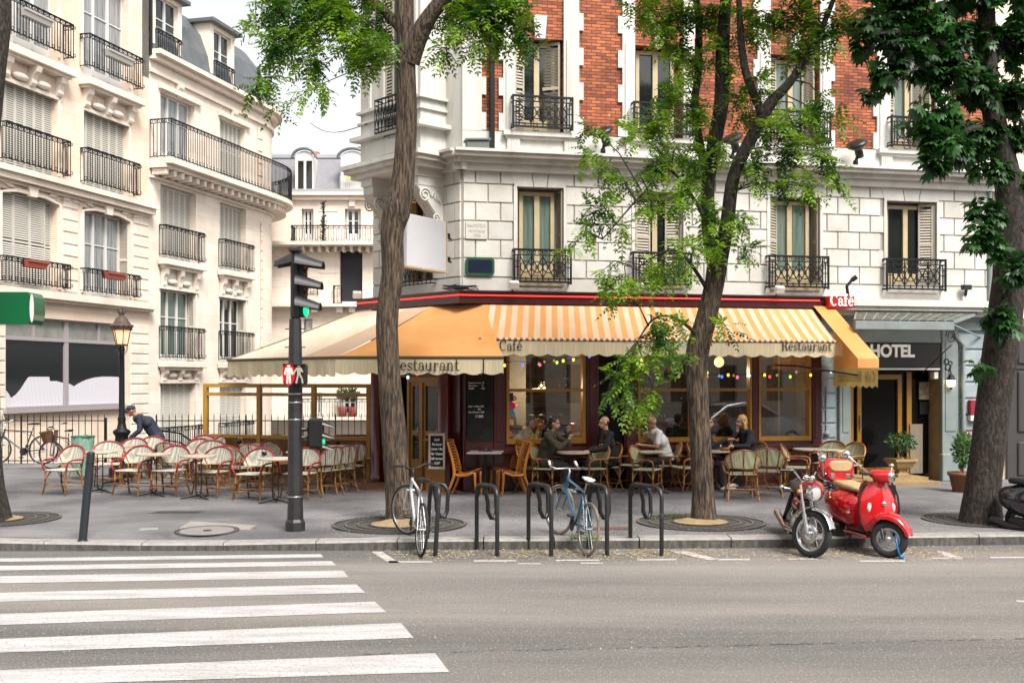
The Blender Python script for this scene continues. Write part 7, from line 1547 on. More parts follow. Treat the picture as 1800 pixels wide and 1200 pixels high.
chair(592,868,-128,'bamboo framed chair facing left, second to the right of the traffic light pole')
chair(610,862,-132,'bamboo framed chair facing left, third to the right of the pole by the woven bench')
def table(px, py, label, big=0, group='small round café tables'):
    p = gr(px,py)+Vector((0,.1,0))
    if table.src is None:
        t = thing('round_table', label, 'table', p, 0, group)
        m = MB(); m.lathe([(0,.715),(.29,.715),(.30,.72),(.30,.742),(.295,.747),(0,.747)], (0,0,0), 28, smooth=False); m.build('tabletop', M['marble'], t)
        m = MB(); m.lathe([(.302,.716),(.305,.73),(.302,.744)], (0,0,0), 28); m.build('rim', M['creampaint'], t)
        m = MB(); m.tube([(-.05,0,.08),(-.05,0,.71)], .011, 6); m.tube([(.05,0,.08),(.05,0,.71)], .011, 6); m.tube([(-.14,0,.70),(.14,0,.70)], .01, 5); m.lathe([(.0,.04),(.05,.05),(.04,.10),(0,.12)], (0,0,0), 10); m.build('column', M['blackpl'], t)
        for k in range(3):
            q = radians(-150+k*120); m = MB(); d = Vector((cos(q),sin(q),0)); n = Vector((-sin(q),cos(q),0)); z = Vector((0,0,1))
            m.add([n*.02+z*.075,-n*.02+z*.075,d*.30-n*.014+z*.018,d*.30+n*.014+z*.018, n*.02+z*.04,-n*.02+z*.04,d*.30-n*.014,d*.30+n*.014], [(0,1,2,3),(0,3,7,4),(1,5,6,2),(3,2,6,7)], False); m.mi = 1; m.tube([z*.08,d*.31+z*.02], .006, 4); m.build('foot', [M['blackpl'],M['alu']], t)
        table.src = t; return t
    return copy_thing(table.src, p, random.uniform(-.3,.3), label, group)
table.src = None
for a in ((172,866,'round table just behind the leaning bollard'),(267,872,'small round table between the second and third street facing ivory chairs'),(346,877,'small round table above the drain grating'),(482,884,'round table just left of the traffic light pole, nearest the kerb'),
   (205,850,'round table in the back row left of the street lamp'),(446,846,'round table in the back row under the glass screen'),(530,866,'round table half hidden behind the traffic light pole'),(588,850,'round table before the woven bench'),
   (1008,867,'round table with a white cup between the woman in olive and the man in black'),(1153,866,'round table of the man in the white t-shirt'),(1256,863,'round table before the blonde woman, with glasses on it'),(1425,858,'round table before the last café window, left of the scooter mirrors'),(1462,862,'round table with a menu card behind the motorcycle')): table(*a)
for px,py,lb,z in ((463,876,'black ashtray on the table left of the traffic light pole',0),(268,868,'black ashtray on the small table between two street facing chairs',0),(418,844,'black ashtray on the back row table below the glass screen',0),(592,847,'black ashtray on the table before the woven bench',0)):
    p = gr(px,py)+Vector((0,.1,.747)); m = MB(); m.lathe([(0,.005),(.045,.005),(.05,.06),(.043,.06),(.04,.015),(0,.015)], (0,0,0), 14); m.lathe([(0,0),(.05,0),(.05,.006)], (0,0,0), 14); o = m.build('ashtray', M['blackpl'], None, p); tag(o, lb, 'ashtray', 'black ashtrays on the terrace tables')
# woven bench
p = gr(617,843); t = thing('woven_bench', 'two seat woven bench with red arms against the ochre screen', 'bench', p, radians(-4)); W_ = .48
m = MB(); m.cbox(-W_,W_,-.2,.18,.43,.46,.01); m.build('seat', M['weave'], t)
m = MB(); m.add([(-W_,.17,.56),(W_,.17,.56),(W_,.22,.84),(W_*.8,.22,.89),(-W_*.8,.22,.89),(-W_,.22,.84)], [(0,1,2,3,4,5)]); m.add([(-W_,.185,.56),(W_,.185,.56),(W_,.235,.84),(W_*.8,.235,.89),(-W_*.8,.235,.89),(-W_,.235,.84)], [(5,4,3,2,1,0)]); m.build('seat_back', M['weave'], t)
m = MB(); m.tube([(-W_-.02,-.2,.45),(-W_-.03,-.2,.6),(-W_-.03,0,.67),(-W_-.02,.2,.74),(-W_*.8,.23,.9),(W_*.8,.23,.9),(W_+.02,.2,.74),(W_+.03,0,.67),(W_+.03,-.2,.6),(W_+.02,-.2,.45)], .018, 6); m.build('frame', M['redcane'], t)
for sx in (-1,0,1):
    for sy in (-.19,.2): m = MB(); m.tube([(sx*(W_-.03),sy,.44),(sx*(W_-.0),sy*1.1,0)], .015, 6); m.tube([(sx*W_*.96,sy,.25),(sx*W_*.8,sy,.43)], .008, 4); m.build('leg', M['bamboo'], t)
# right terrace chairs
for a in ((960,868,68,'cane chair under the woman in the olive top, facing right'),(938,866,62,'cane chair behind the olive clad woman, against the shelf'),(1066,864,-70,'red armed cane chair under the man in black, facing left'),(1042,868,-62,'cane chair behind the man in black, close to the doorway'),
   (1138,870,64,'cane chair facing right between the fourth rack and the man in white'),(1112,860,72,'cane chair facing right beside the dark doorway'),(1174,861,-84,'cane chair carrying the man in the white t-shirt'),(1213,866,-72,'cane chair facing left just left of the forked tree trunk'),
   (1308,880,176,'round backed cane chair facing away, nearest right of the forked tree'),(1352,874,170,'second round backed cane chair facing away, with a paper on its seat'),(1322,860,-72,'cane chair carrying the blonde woman'),(1238,863,72,'cane chair of the dark clad man behind the forked tree trunk'),
   (1404,866,70,'cane chair facing right just behind the motorcycle handlebar'),(1462,856,-40,'cane chair by the end of the red woodwork, behind the last table'),(1494,860,-62,'green woven cane chair facing left before the hotel steps')): chair(*a, kind='B')
# orange slatted chairs and their square table
def orchair(px, py, rot, label, first=[None]):
    p = gr(px,py)+Vector((0,.2,0))
    if first[0]: return copy_thing(first[0], p, radians(rot), label)
    t = thing('slatted_chair', label, 'chair', p, radians(rot), 'orange slatted wooden chairs')
    for s in (-1,1):
        m = MB(); x = s*.20
        m.tube([(x,.31,0),(x,.23,.16),(x,.165,.34),(x,.16,.46),(x,.20,.66),(x,.29,.96)], [.020,.024,.030,.030,.026,.016], 6)
        m.tube([(x,.17,.385),(x,.08,.36),(x,-.06,.365),(x,-.17,.41),(x,-.215,.405),(x,-.215,.30),(x,-.24,.0)], [.026,.024,.024,.028,.030,.024,.018], 6); m.build('side_frame', M['orwood'], t)
    m = MB()
    for k in range(9): y = -.24+k*.045; z = .455-.085*sin(min(1,k/8)*pi*.55); m.cbox(-.19,.19,y,y+.03,z,z+.018,.004)
    m.build('seat', M['orwood'], t); m = MB()
    for k in range(11): z = .44+k*.048; y = .13+.14*((z-.42)/.52)**1.1; m.cbox(-.19,.19,y,y+.016,z,z+.028,.004)
    m.build('backrest', M['orwood'], t)
    first[0] = t; return t
orchair(818,872,78,'orange slatted wooden chair left of the square table, back to the menu stand'); orchair(902,872,-78,'orange slatted wooden chair right of the square table, nearest the street'); orchair(889,867,-74,'orange slatted wooden chair in the shade behind the nearer right one')
p = gr(853,867); t = thing('square_table', 'square grey topped table between the orange slatted chairs', 'table', p, radians(-4)); m = MB(); m.cbox(-.31,.31,-.27,.30,.725,.755,.006); m.build('tabletop', mat('grey lilac table top', (.42,.37,.37), .3), t); m = MB(); m.tube([(0,0,0),(0,0,.72)], .03, 8); m.cbox(-.25,.25,-.03,.03,0,.03,.01); m.cbox(-.03,.03,-.25,.25,.031,.05,.008); m.build('pedestal', M['blackpl'], t)
m = MB(); m.tube([(-.12,-.02,0.01),(.12,.03,0.01)], .008, 5); m.tube([(-.1,.04,.01),(.13,-.02,.01)], .008, 5); m.lathe([(0,0),(.045,0),(.05,.05),(.0,.05)], (0,.05,0), 12); tag(m.build('cutlery_set', M['blackpl'], None, p+Vector((0,0,.756))), 'dark ashtray and wooden cutlery lying on the square table', 'cutlery')
# menu stand with chalk board by the door
p = gr(775,862); t = thing('menu_stand', 'red and ochre wooden reading stand by the café door', 'stand', p, radians(-6)); m = MB(); m.cbox(-.24,.20,-.16,.16,0,.93,.01); m.build('body', M['redwood'], t); m = MB(); m.cbox(-.30,.26,-.2,.2,.931,.96,.006); m.build('top', M['ochre'], t); m = MB(); m.cbox(-.25,.1,-.17,-.161,0,.45,.003); m.build('front_panel', M['ochre'], t)
m = MB(); m.X = Matrix.Translation((-.08,-.02,1.0)) @ Matrix.Rotation(radians(-22),4,'Y'); m.cbox(-.2,.2,-.14,.14,-.01,.012,.004); tag(m.build('menu_book', M['orwood'], None, p), 'wooden menu folder lying open on the reading stand', 'menu')
p = gr(754,866); sc_ = p.y/F; t = thing('chalk_board', 'small framed chalk board with handwriting leaning by the café door', 'blackboard', p+Vector((0,-.08,(HZ-823)*sc_+H-PZ)), radians(-4)); w_, h_ = 29*sc_, 62*sc_
m = MB(); 
for a,b,c,d in ((0,w_,0,.04),(0,w_,h_-.04,h_),(0,.035,.04,h_-.04),(w_-.035,w_,.04,h_-.04)): m.box(a,b,-.02,.01,c,d)
m.build('frame', M['alu'] if 0 else mat('pale wood frame', (.50,.42,.33), .6), t); m = MB(); m.quad((.03,-.005,.03),(w_-.03,-.005,.03),(w_-.03,-.005,h_-.03),(.03,-.005,h_-.03)); m.build('board', M['slatebd'], t)
for k,s in enumerate(('Lunch','Plat du jour','Entrée + Plat','Plat + Dessert','Café gourmand','13,50€')): font_mesh('writing', s, .062, 'chalk', t, face(w_/2,-.008,h_-.13-k*.085), align='CENTER', sx=.62, bold=.002, shear=.3)
# small things on tables
def cup(px, py, label, z=.747):
    p = gr(px,py)+Vector((0,.1,z)); m = MB(); m.lathe([(0,0),(.05,0),(.055,.005),(.02,.007),(.028,.01),(.04,.055),(.042,.075),(.037,.075),(.03,.02),(0,.02)], (0,0,0), 14); m.tube([(.04,0,.06),(.065,0,.05),(.06,0,.03),(.035,0,.025)], .005, 5); tag(m.build('cup', M['white'], None, p), label, 'cup')
cup(1004,858,'white coffee cup beside the woman in olive')
M['clear'] = glass('clear drinking glass', (.85,.87,.88), .12)
def goblet(px, py, label): p = gr(px,py)+Vector((0,.1,.747)); m = MB(); m.lathe([(0,0),(.035,0),(.03,.004),(.005,.01),(.005,.07),(.03,.09),(.038,.13),(.032,.17)], (0,0,0), 14); tag(m.build('wine_glass', M['clear'], None, p), label, 'glass', 'glasses on the table of the blonde woman')
goblet(1268,862,'stemmed glass just left of the bread basket'); goblet(1287,860,'stemmed glass nearest the blonde woman'); goblet(1252,858,'stemmed glass close to the forked tree trunk')
p = gr(1275,864)+Vector((0,.05,.747)); m = MB(); m.lathe([(0,0),(.07,0),(.10,.06),(.093,.06),(.065,.01),(0,.01)], (0,0,0), 16); tag(m.build('bread_basket', mat('orange basket', (.50,.20,.05), .6, c2=(.35,.13,.03), ns=25), None, p), 'small orange bread basket on the blonde woman table', 'basket')
for px,py,lb in ((1005,872,'buff menu card on the table of the woman in olive'),(1155,870,'buff menu card on the table of the man in white'),(1462,865,'orange menu card on the table behind the motorcycle')):
    m = MB(); m.box(-.13,.13,-.06,.08,0,.005); o = m.build('menu_card', mat('buff card', (.60,.45,.27), .6) if 'buff card' not in bpy.data.materials else bpy.data.materials['buff card'], None, gr(px,py)+Vector((0,.12,.748)), .1); tag(o, lb, 'menu')
p = FC.w(SX(1147),.18,PZ+zw0+.03); t = thing('teapot', 'white teapot standing inside the window behind the man in white', 'teapot', p); m = MB(); m.ell((0,0,.08),(.10,.09,.075),16,10); m.ell((0,0,.165),(.02,.02,.02),8,6); m.tube([(.08,0,.06),(.14,0,.10),(.17,0,.15)], [.025,.015,.01], 8); m.tube([(-.08,0,.12),(-.14,0,.12),(-.15,0,.07),(-.09,0,.04)], .01, 6); m.lathe([(0,0),(.06,0),(.05,.02)], (0,0,0), 12); m.build('body', M['white'], t)
# ------------------------------------------------------------------ people
SKIN = mat('skin', (.58,.30,.20), .5, c2=(.50,.24,.15), ns=6); SKIN2 = mat('tanned skin', (.46,.22,.13), .5)
def body_mesh(name, caps, mt, par, vox=.011, it=2):
    m = MB(); m.smooth = True
    for c in caps:
        if len(c) == 2: m.ell(c[0], c[1], 14, 9)
        elif len(c) == 4: 
            a,b,ra,rb = c; a,b = Vector(a),Vector(b); m.tube([a,(a+b)/2,b],[ra,(ra+rb)/2,rb],10); m.ell(a,ra,10,7); m.ell(b,rb,10,7)
    o = m.build(name, mt, par); r = o.modifiers.new('r','REMESH'); r.mode = 'VOXEL'; r.voxel_size = vox; r.use_smooth_shade = True
    s = o.modifiers.new('s','SMOOTH'); s.iterations = it; s.factor = .5; return o
def hand(wr, d, up, cur=.5):       # palm, four fingers of unequal length, thumb
    wr = Vector(wr); d = Vector(d).normalized(); up = Vector(up); side = d.cross(up).normalized(); up = side.cross(d).normalized(); pc = wr+d*.085; C = [(wr,pc,.026,.030),(pc-side*.02,pc+side*.02,.022,.022)]
    for k,(o,l) in enumerate(((-.030,.060),(-.010,.072),(.010,.067),(.030,.052))):
        a = pc+side*o+d*.01; b = a+(d*(1-cur*.4)-up*cur*.6).normalized()*l*.5; c = b+(d*(1-cur)-up*cur*1.4).normalized()*l*.5; C += [(a,b,.0095,.0088),(b,c,.0088,.0078)]
    a = wr+d*.03-side*.028; b = a+(d*.6-side*.8-up*.2).normalized()*.04; c = b+(d*.9-side*.2-up*.4).normalized()*.03; C += [(a,b,.012,.0105),(b,c,.0105,.009)]
    return C
def person(label, loc, rz, J, skin, top, legs, shoes, hairm, hair='short', short=False, glasses=False, bald=False, extra=None):
    t = thing('person', label, 'person', loc, rz); V = {k: Vector(v) for k,v in J.items() if isinstance(v, tuple)}; hd = V['head']; f = V['face'].normalized(); up = Vector((0,0,1)); s = f.cross(up).normalized(); u2 = s.cross(f).normalized()
    caps = [(hd+u2*.02-f*.012,(.075,.088,.10)),(hd+f*.028-u2*.05,(.052,.055,.06)),(hd+f*.06-u2*.085,.024),(V['neck']-up*.04,hd-u2*.05-f*.015,.052,.05),
       (hd+f*.088-u2*.005,hd+f*.104-u2*.035,.010,.016),(hd+f*.084-u2*.062-s*.015,hd+f*.084-u2*.062+s*.015,.009,.009),(hd+s*.076-u2*.01,(.012,.02,.032)),(hd-s*.076-u2*.01,(.012,.02,.032)),(hd+f*.07+u2*.028-s*.03,hd+f*.07+u2*.028+s*.03,.018,.018),
       (V['pelvis'],V['chest'],.125,.135),(V['chest'],V['neck']-up*.05,.13,.075)]
    for q in ('L','R'):
        caps += [(V['neck']-up*.07,V['sh'+q],.06,.052),(V['sh'+q],V['el'+q],.046,.036),(V['el'+q],V['wr'+q],.036,.024)]
        caps += hand(V['wr'+q], V['hd'+q], J.get('up'+q,(0,0,1)), J.get('cur',.5))
        caps += [(V['pelvis'],V['hip'+q],.12,.095),(V['hip'+q],V['kn'+q],.082,.055),(V['kn'+q],V['an'+q],.052,.034),(V['an'+q],V['an'+q]+Vector(J.get('toe',(0,-.16,-.04))),.036,.028)]
    b = body_mesh('body', caps, skin, t)
    c = [(V['pelvis'],V['chest'],.142,.152),(V['chest'],V['neck']-up*.07,.148,.10),(V['pelvis']+up*.02,(.175,.135,.12)),(V['chest'],(.19,.135,.15))]
    for q in ('L','R'):
        e = V['sh'+q]+(V['el'+q]-V['sh'+q])*.72 if short else V['el'+q]
        c += [(V['neck']-up*.085,V['sh'+q],.07,.068),(V['sh'+q],e,.066,.058 if short else .052)]
        if not short: c.append((V['el'+q],V['wr'+q]-(V['wr'+q]-V['el'+q])*.06,.052,.040))
    body_mesh('shirt' if short else 'jacket', c, top, t, .013, 3)
    c = [(V['pelvis']-up*.02,(.165,.15,.11))]
    for q in ('L','R'): c += [(V['pelvis'],V['hip'+q],.12,.108),(V['hip'+q],V['kn'+q],.098,.072),(V['kn'+q],V['an'+q]+up*.03,.072,.055)]
    body_mesh('trousers', c, legs, t, .014, 3)
    for q in ('L','R'):
        a = V['an'+q]; d = Vector(J.get('toe',(0,-.16,-.04))); m = body_mesh('shoe', [(a-up*.035,a+d*.6,.045,.042),(a+d*.6,a+d*1.2,.042,.034)], shoes, t, .012, 2)
    if hair == 'short': c = [(hd+u2*.045-f*.022,(.082,.09,.088)),(hd-f*.05,(.07,.055,.08))]
    elif hair == 'long': c = [(hd+u2*.04-f*.022,(.088,.095,.092)),(hd-f*.055-u2*.02,(.08,.06,.10)),(hd-f*.05-u2*.08,hd-f*.06-u2*.20,.065,.05),(hd+s*.065-f*.02-u2*.05,hd+s*.06-u2*.14-f*.02,.028,.025),(hd-s*.065-f*.02-u2*.05,hd-s*.06-u2*.14-f*.02,.028,.025)]
    elif hair == 'bun': c = [(hd+u2*.035-f*.025,(.086,.095,.09)),(hd-f*.075-u2*.03,(.07,.06,.08)),(hd-f*.04-u2*.08,hd-f*.05-u2*.12,.06,.05)]
    elif hair == 'cap': c = [(hd+u2*.05-f*.008,(.088,.098,.072)),(hd+u2*.035+f*.07,hd+u2*.02+f*.13,.035,.03)]
    else: c = [(hd-f*.045-u2*.0,(.074,.05,.06)),(hd+s*.06-f*.03,(.02,.035,.04)),(hd-s*.06-f*.03,(.02,.035,.04))]
    body_mesh('cap' if hair == 'cap' else 'hair', c, hairm, t, .011, 2)
    m = MB()
    for k in (-1,1): m.ell(hd+f*.079+u2*.005+s*.03*k,(.012,.009,.007),8,5)
    m.build('eyes', M['blackpl'], t)
    if glasses:
        m = MB()
        for k in (-1,1): m.tube([hd+f*.094+u2*.003+s*(.033*k+.022*cos(a*.785))+u2*.017*sin(a*.785) for a in range(8)], .003, 4, close=True); m.tube([hd+f*.09+s*.055*k+u2*.003,hd+s*.08*k-f*.01], .003, 4)
        m.build('glasses', M['blackpl'], t)
    return t
def seated(face=(0,-1,-.05), lean=0.0, **kw):
    J = dict(pelvis=(0,.06,.54), chest=(0,.05-lean*.6,.88), neck=(0,.03-lean,1.12), head=(0,.0-lean*1.25,1.26), face=face, shL=(-.19,.04-lean,1.05), shR=(.19,.04-lean,1.05),
       elL=(-.23,-.08-lean,.80), elR=(.23,-.08-lean,.80), wrL=(-.12,-.32-lean,.80), wrR=(.12,-.32-lean,.80), hdL=(.2,-1,0), hdR=(-.2,-1,0), hipL=(-.10,.02,.53), hipR=(.10,.02,.53),
       knL=(-.12,-.40,.50), knR=(.12,-.40,.50), anL=(-.12,-.40,.09), anR=(.12,-.40,.09)); J.update(kw); return J
dark = mat('black cloth', (.012,.013,.018), .85); navy = mat('navy cloth', (.015,.02,.04), .8, c2=(.03,.04,.07), ns=8); white_c = mat('white cotton', (.75,.73,.72), .85); olive = mat('olive cloth', (.055,.05,.03), .85); greyc = mat('dark grey trousers', (.03,.03,.035), .85); shoe = mat('dark shoe', (.02,.018,.016), .5); wsh = mat('pale trainers', (.6,.58,.56), .6)
hdark = mat('dark hair', (.012,.009,.008), .6); hblond = mat('blonde hair', (.55,.36,.14), .5, c2=(.40,.24,.08), ns=14, sc=(1,1,.2)); hgrey = mat('white hair', (.5,.48,.46), .7); cream_c = mat('pale yellow cloth', (.60,.55,.32), .85)
def seat_at(px, py): return gr(px,py)+Vector((0,.2,0))
person('person in an olive top raising a glass, seated left of the cup', seat_at(962,867), radians(66), seated(lean=.12, wrR=(.10,-.36,1.10), elR=(.22,-.34,.86), hdR=(-.3,-.3,1), elL=(-.2,-.30,.82), wrL=(0,-.42,.96), hdL=(.3,-.3,.8), cur=.8), SKIN, olive, greyc, wsh, hdark, 'bun')
person('person in a black jacket with receding hair facing left before the doorway', seat_at(1066,865), radians(-72), seated(wrL=(-.06,-.34,.72), wrR=(.06,-.34,.74), lean=.02), SKIN, dark, dark, shoe, hdark, 'bald')
person('person in a white t-shirt and glasses leaning on the table', seat_at(1170,860), radians(-78), seated(lean=.20, face=(0,-1,-.25), elL=(-.24,-.22,.80), elR=(.24,-.22,.80), wrL=(-.06,-.44,.82), wrR=(.06,-.44,.82), hdL=(.3,-1,.2), hdR=(-.3,-1,.2), cur=.9), SKIN2, white_c, dark, shoe, hgrey, 'bald', short=True, glasses=True)
person('person in dark clothes half hidden by the forked tree, hand on knee', seat_at(1236,863), radians(66), seated(lean=.10, elL=(-.25,-.12,.78), elR=(.26,-.15,.80), wrR=(.18,-.42,.62), hdR=(0,-1,-.3), wrL=(-.02,-.5,.95), hdL=(.3,-1,.1), anL=(-.12,-.42,.09), cur=.25), SKIN, dark, dark, wsh, hdark, 'short')
person('person with blonde hair in black, chin resting in one hand', seat_at(1320,858), radians(-62), seated(lean=.14, face=(-.2,-1,-.1), elL=(-.16,-.34,.80), wrL=(-.05,-.24,1.06), hdL=(.1,.1,1), wrR=(.12,-.45,.80), cur=.7), SKIN, dark, dark, wsh, hblond, 'long')
lp = gr(250,838)
person('person in a dark cap and navy jacket bending beside the street lamp', (lp.x,lp.y+.5,PZ-.12), radians(-75), dict(pelvis=(0,.16,.92), chest=(0,-.05,1.24), neck=(0,-.26,1.40), head=(0,-.38,1.50), face=(0,-1,-.35), shL=(-.19,-.20,1.36), shR=(.19,-.20,1.36), elL=(-.26,-.22,1.08), elR=(.26,-.20,1.08), wrL=(-.2,-.42,.92), wrR=(.2,-.40,.90), hdL=(0,-.4,-1), hdR=(0,-.4,-1), hipL=(-.1,.16,.90), hipR=(.1,.16,.90), knL=(-.12,-.06,.50), knR=(.12,.22,.50), anL=(-.12,.0,.09), anR=(.12,.45,.12), cur=.4, upL=(0,-1,0), upR=(0,-1,0)), SKIN2, navy, navy, shoe, navy, 'cap')
# guests seen through the glass
def inside(px, y, z, rot, label, top, hr, J, hair='short'): p = FC.w(SX(px), y, PZ+z); person(label, p, FC.a+radians(rot), J, SKIN, top, dark, shoe, hr, hair)
inside(918,.45,.0,70,'person in a pale yellow top with raised hands inside the first café window', cream_c, hdark, seated(lean=.25, elL=(-.2,-.38,.86), wrL=(-.06,-.42,1.08), hdL=(.1,-.2,1), elR=(.2,-.38,.86), wrR=(.08,-.46,1.06), hdR=(-.1,-.2,1)))
inside(975,.50,.0,-75,'person with dark hair seated inside the first café window', dark, hdark, seated(lean=.1))
inside(922,1.4,.0,75,'person in black standing at the bar inside the first café window', dark, hdark, dict(pelvis=(0,0,.92), chest=(0,-.02,1.25), neck=(0,-.04,1.45), head=(0,-.10,1.60), face=(0,-1,-.3), shL=(-.19,0,1.40), shR=(.19,0,1.40), elL=(-.24,-.05,1.12), elR=(.24,-.05,1.12), wrL=(-.15,-.28,1.08), wrR=(.15,-.28,1.08), hdL=(0,-1,0), hdR=(0,-1,0), hipL=(-.1,0,.9), hipR=(.1,0,.9), knL=(-.11,-.02,.5), knR=(.11,-.02,.5), anL=(-.11,0,.09), anR=(.11,0,.09)))
inside(1135,.5,.0,70,'person with dark hair seated inside behind the teapot', dark, hdark, seated(lean=.05))
inside(1288,.5,.0,-110,'person with dark hair seated inside behind the blonde woman', dark, hdark, seated(lean=.1))
# ------------------------------------------------------------------ trees
def barkmat(name, c, c2, sc=(9,9,1.1), lo=.42, hi=.62, b=1.0):
    m = bpy.data.materials.new(name); m.use_nodes = True; nt = m.node_tree; p = nt.nodes['Principled BSDF']; L = nt.links.new
    tc = N(nt,'ShaderNodeTexCoord'); mp = N(nt,'ShaderNodeMapping'); mp.inputs['Scale'].default_value = sc; L(tc.outputs['Object'], mp.inputs[0])
    n = N(nt,'ShaderNodeTexNoise', Scale=2.6, Detail=7, Roughness=.65, Distortion=.5); L(mp.outputs[0], n.inputs['Vector'])
    rp = N(nt,'ShaderNodeValToRGB'); e = rp.color_ramp.elements; e[0].position = lo; e[1].position = hi; e[0].color = (*c,1); e[1].color = (*c2,1); L(n.outputs[0], rp.inputs[0]); L(rp.outputs[0], p.inputs['Base Color'])
    p.inputs['Roughness'].default_value = .9; bp = N(nt,'ShaderNodeBump', Strength=b, Distance=.05); L(n.outputs[0], bp.inputs['Height']); L(bp.outputs[0], p.inputs['Normal']); return m
M['barkA'] = barkmat('furrowed brown bark', (.013,.008,.006), (.17,.115,.07), (14,14,1.6), .42, .68, .7); M['barkB'] = barkmat('dark mottled bark', (.010,.008,.006), (.085,.058,.042), (11,11,4), .45, .72, .7)
def limb(m, pts, rad, n=16, rough=.06, sub=5, seed=0):
    P = []; Rr = []
    pts = [Vector(p) for p in pts]
    for i in range(len(pts)-1):
        p0,p1,p2,p3 = pts[max(i-1,0)],pts[i],pts[i+1],pts[min(i+2,len(pts)-1)]
        for k in range(sub):
            t = k/sub; P.append(.5*((2*p1)+(p2-p0)*t+(2*p0-5*p1+4*p2-p3)*t*t+(-p0+3*p1-3*p2+p3)*t*t*t)); Rr.append(rad[i]*(1-t)+rad[i+1]*t)
    P.append(pts[-1]); Rr.append(rad[-1]); b = len(m.v); m.tube(P, Rr, n, caps=False)
    for i in range(b, len(m.v)):
        v = Vector(m.v[i]); k = (i-b)//n; 
        if k < len(P):
            c = P[k]; d = v-c; r = d.length; a = atan2(d.y,d.x)
            h = mnoise.noise(Vector((cos(a)*1.6+seed,sin(a)*1.6,v.z*.7)))*.9+mnoise.noise(Vector((cos(a)*5+seed,sin(a)*5,v.z*.9)))*.8
            m.v[i] = tuple(c+d*(1+rough*h*1.6))
def wpts(L, D): return [pt(px,py,D+dd) for px,py,dd in L]
def leafmat(name, a, b, tr=.45): return mat(name, a, .45, c2=b, ns=1.7, lo=.36, hi=.66, trans=tr, det=3)
M['leafA'] = leafmat('bright pinnate leaves', (.018,.10,.006), (.34,.56,.025)); M['leafC'] = leafmat('dark chestnut leaves', (.006,.028,.006), (.045,.17,.022), .25)
def np_mesh(name, V, Fq, mt, par):
    me = bpy.data.meshes.new(name); V = np.asarray(V, dtype=np.float32); nF = len(Fq)//4
    me.vertices.add(len(V)); me.vertices.foreach_set('co', V.ravel()); me.loops.add(len(Fq)); me.loops.foreach_set('vertex_index', np.asarray(Fq,dtype=np.int32)); me.polygons.add(nF); me.polygons.foreach_set('loop_start', np.arange(0,4*nF,4,dtype=np.int32)); me.polygons.foreach_set('loop_total', np.full(nF,4,dtype=np.int32)); me.materials.append(mt); me.update(calc_edges=True)
    o = bpy.data.objects.new(name, me); COL.objects.link(o); o.parent = par; return o
def unit(a): return a/np.maximum(np.linalg.norm(a,axis=-1,keepdims=True),1e-9)
def pinnate(C, Dr, Ln, rs, npair=6, lw=.42, droop=.5):     # compound leaves: base points C, directions Dr, lengths Ln
    n = len(C); V = []; up = np.array([0,0,1.0])
    side = unit(np.cross(Dr, up+rs.normal(0,.25,(n,3)))); 
    for k in range(npair):
        t = (k+1)/(npair+.3); pos = C+Dr*(Ln*t)[:,None]; pos[:,2] -= droop*Ln*t*t*.6
        for s in (-1,1):
            ll = Ln*.33*(1-.45*abs(t-.5)*1.6); d = unit(side*s+Dr*.45+np.array([0,0,-.35])+rs.normal(0,.12,(n,3))); q = unit(np.cross(d, unit(np.cross(Dr,side))+rs.normal(0,.25,(n,3))))*(ll*lw*.5)[:,None]; e = d*ll[:,None]
            V.append(np.stack([pos,pos+e*.45+q,pos+e,pos+e*.45-q],1))
    pos = C+Dr*(Ln*.95)[:,None]; pos[:,2] -= droop*Ln*.55; d = unit(Dr+np.array([0,0,-.6])); e = d*(Ln*.28)[:,None]; q = side*(Ln*.05)[:,None]; V.append(np.stack([pos,pos+e*.45+q,pos+e,pos+e*.45-q],1))
    return np.concatenate(V,0).reshape(-1,3)
def palmate(C, Dr, Ln, rs):
    n = len(C); V = []; up = np.array([0,0,1.0]); side = unit(np.cross(Dr, up+rs.normal(0,.3,(n,3)))); 
    for k in range(7):
        a = radians(-108+36*k); ll = Ln*(1-.12*abs(k-3)); d = unit(Dr*cos(a)+side*sin(a)+np.array([0,0,-.55])+rs.normal(0,.06,(n,3))); nrm = np.cross(Dr,side); q = unit(np.cross(d,nrm))*(ll*.19)[:,None]; e = d*ll[:,None]; sag = np.zeros((n,3)); sag[:,2] = -ll*.12
        V.append(np.stack([C,C+e*.62+q,C+e+sag,C+e*.62-q],1))
    return np.concatenate(V,0).reshape(-1,3)
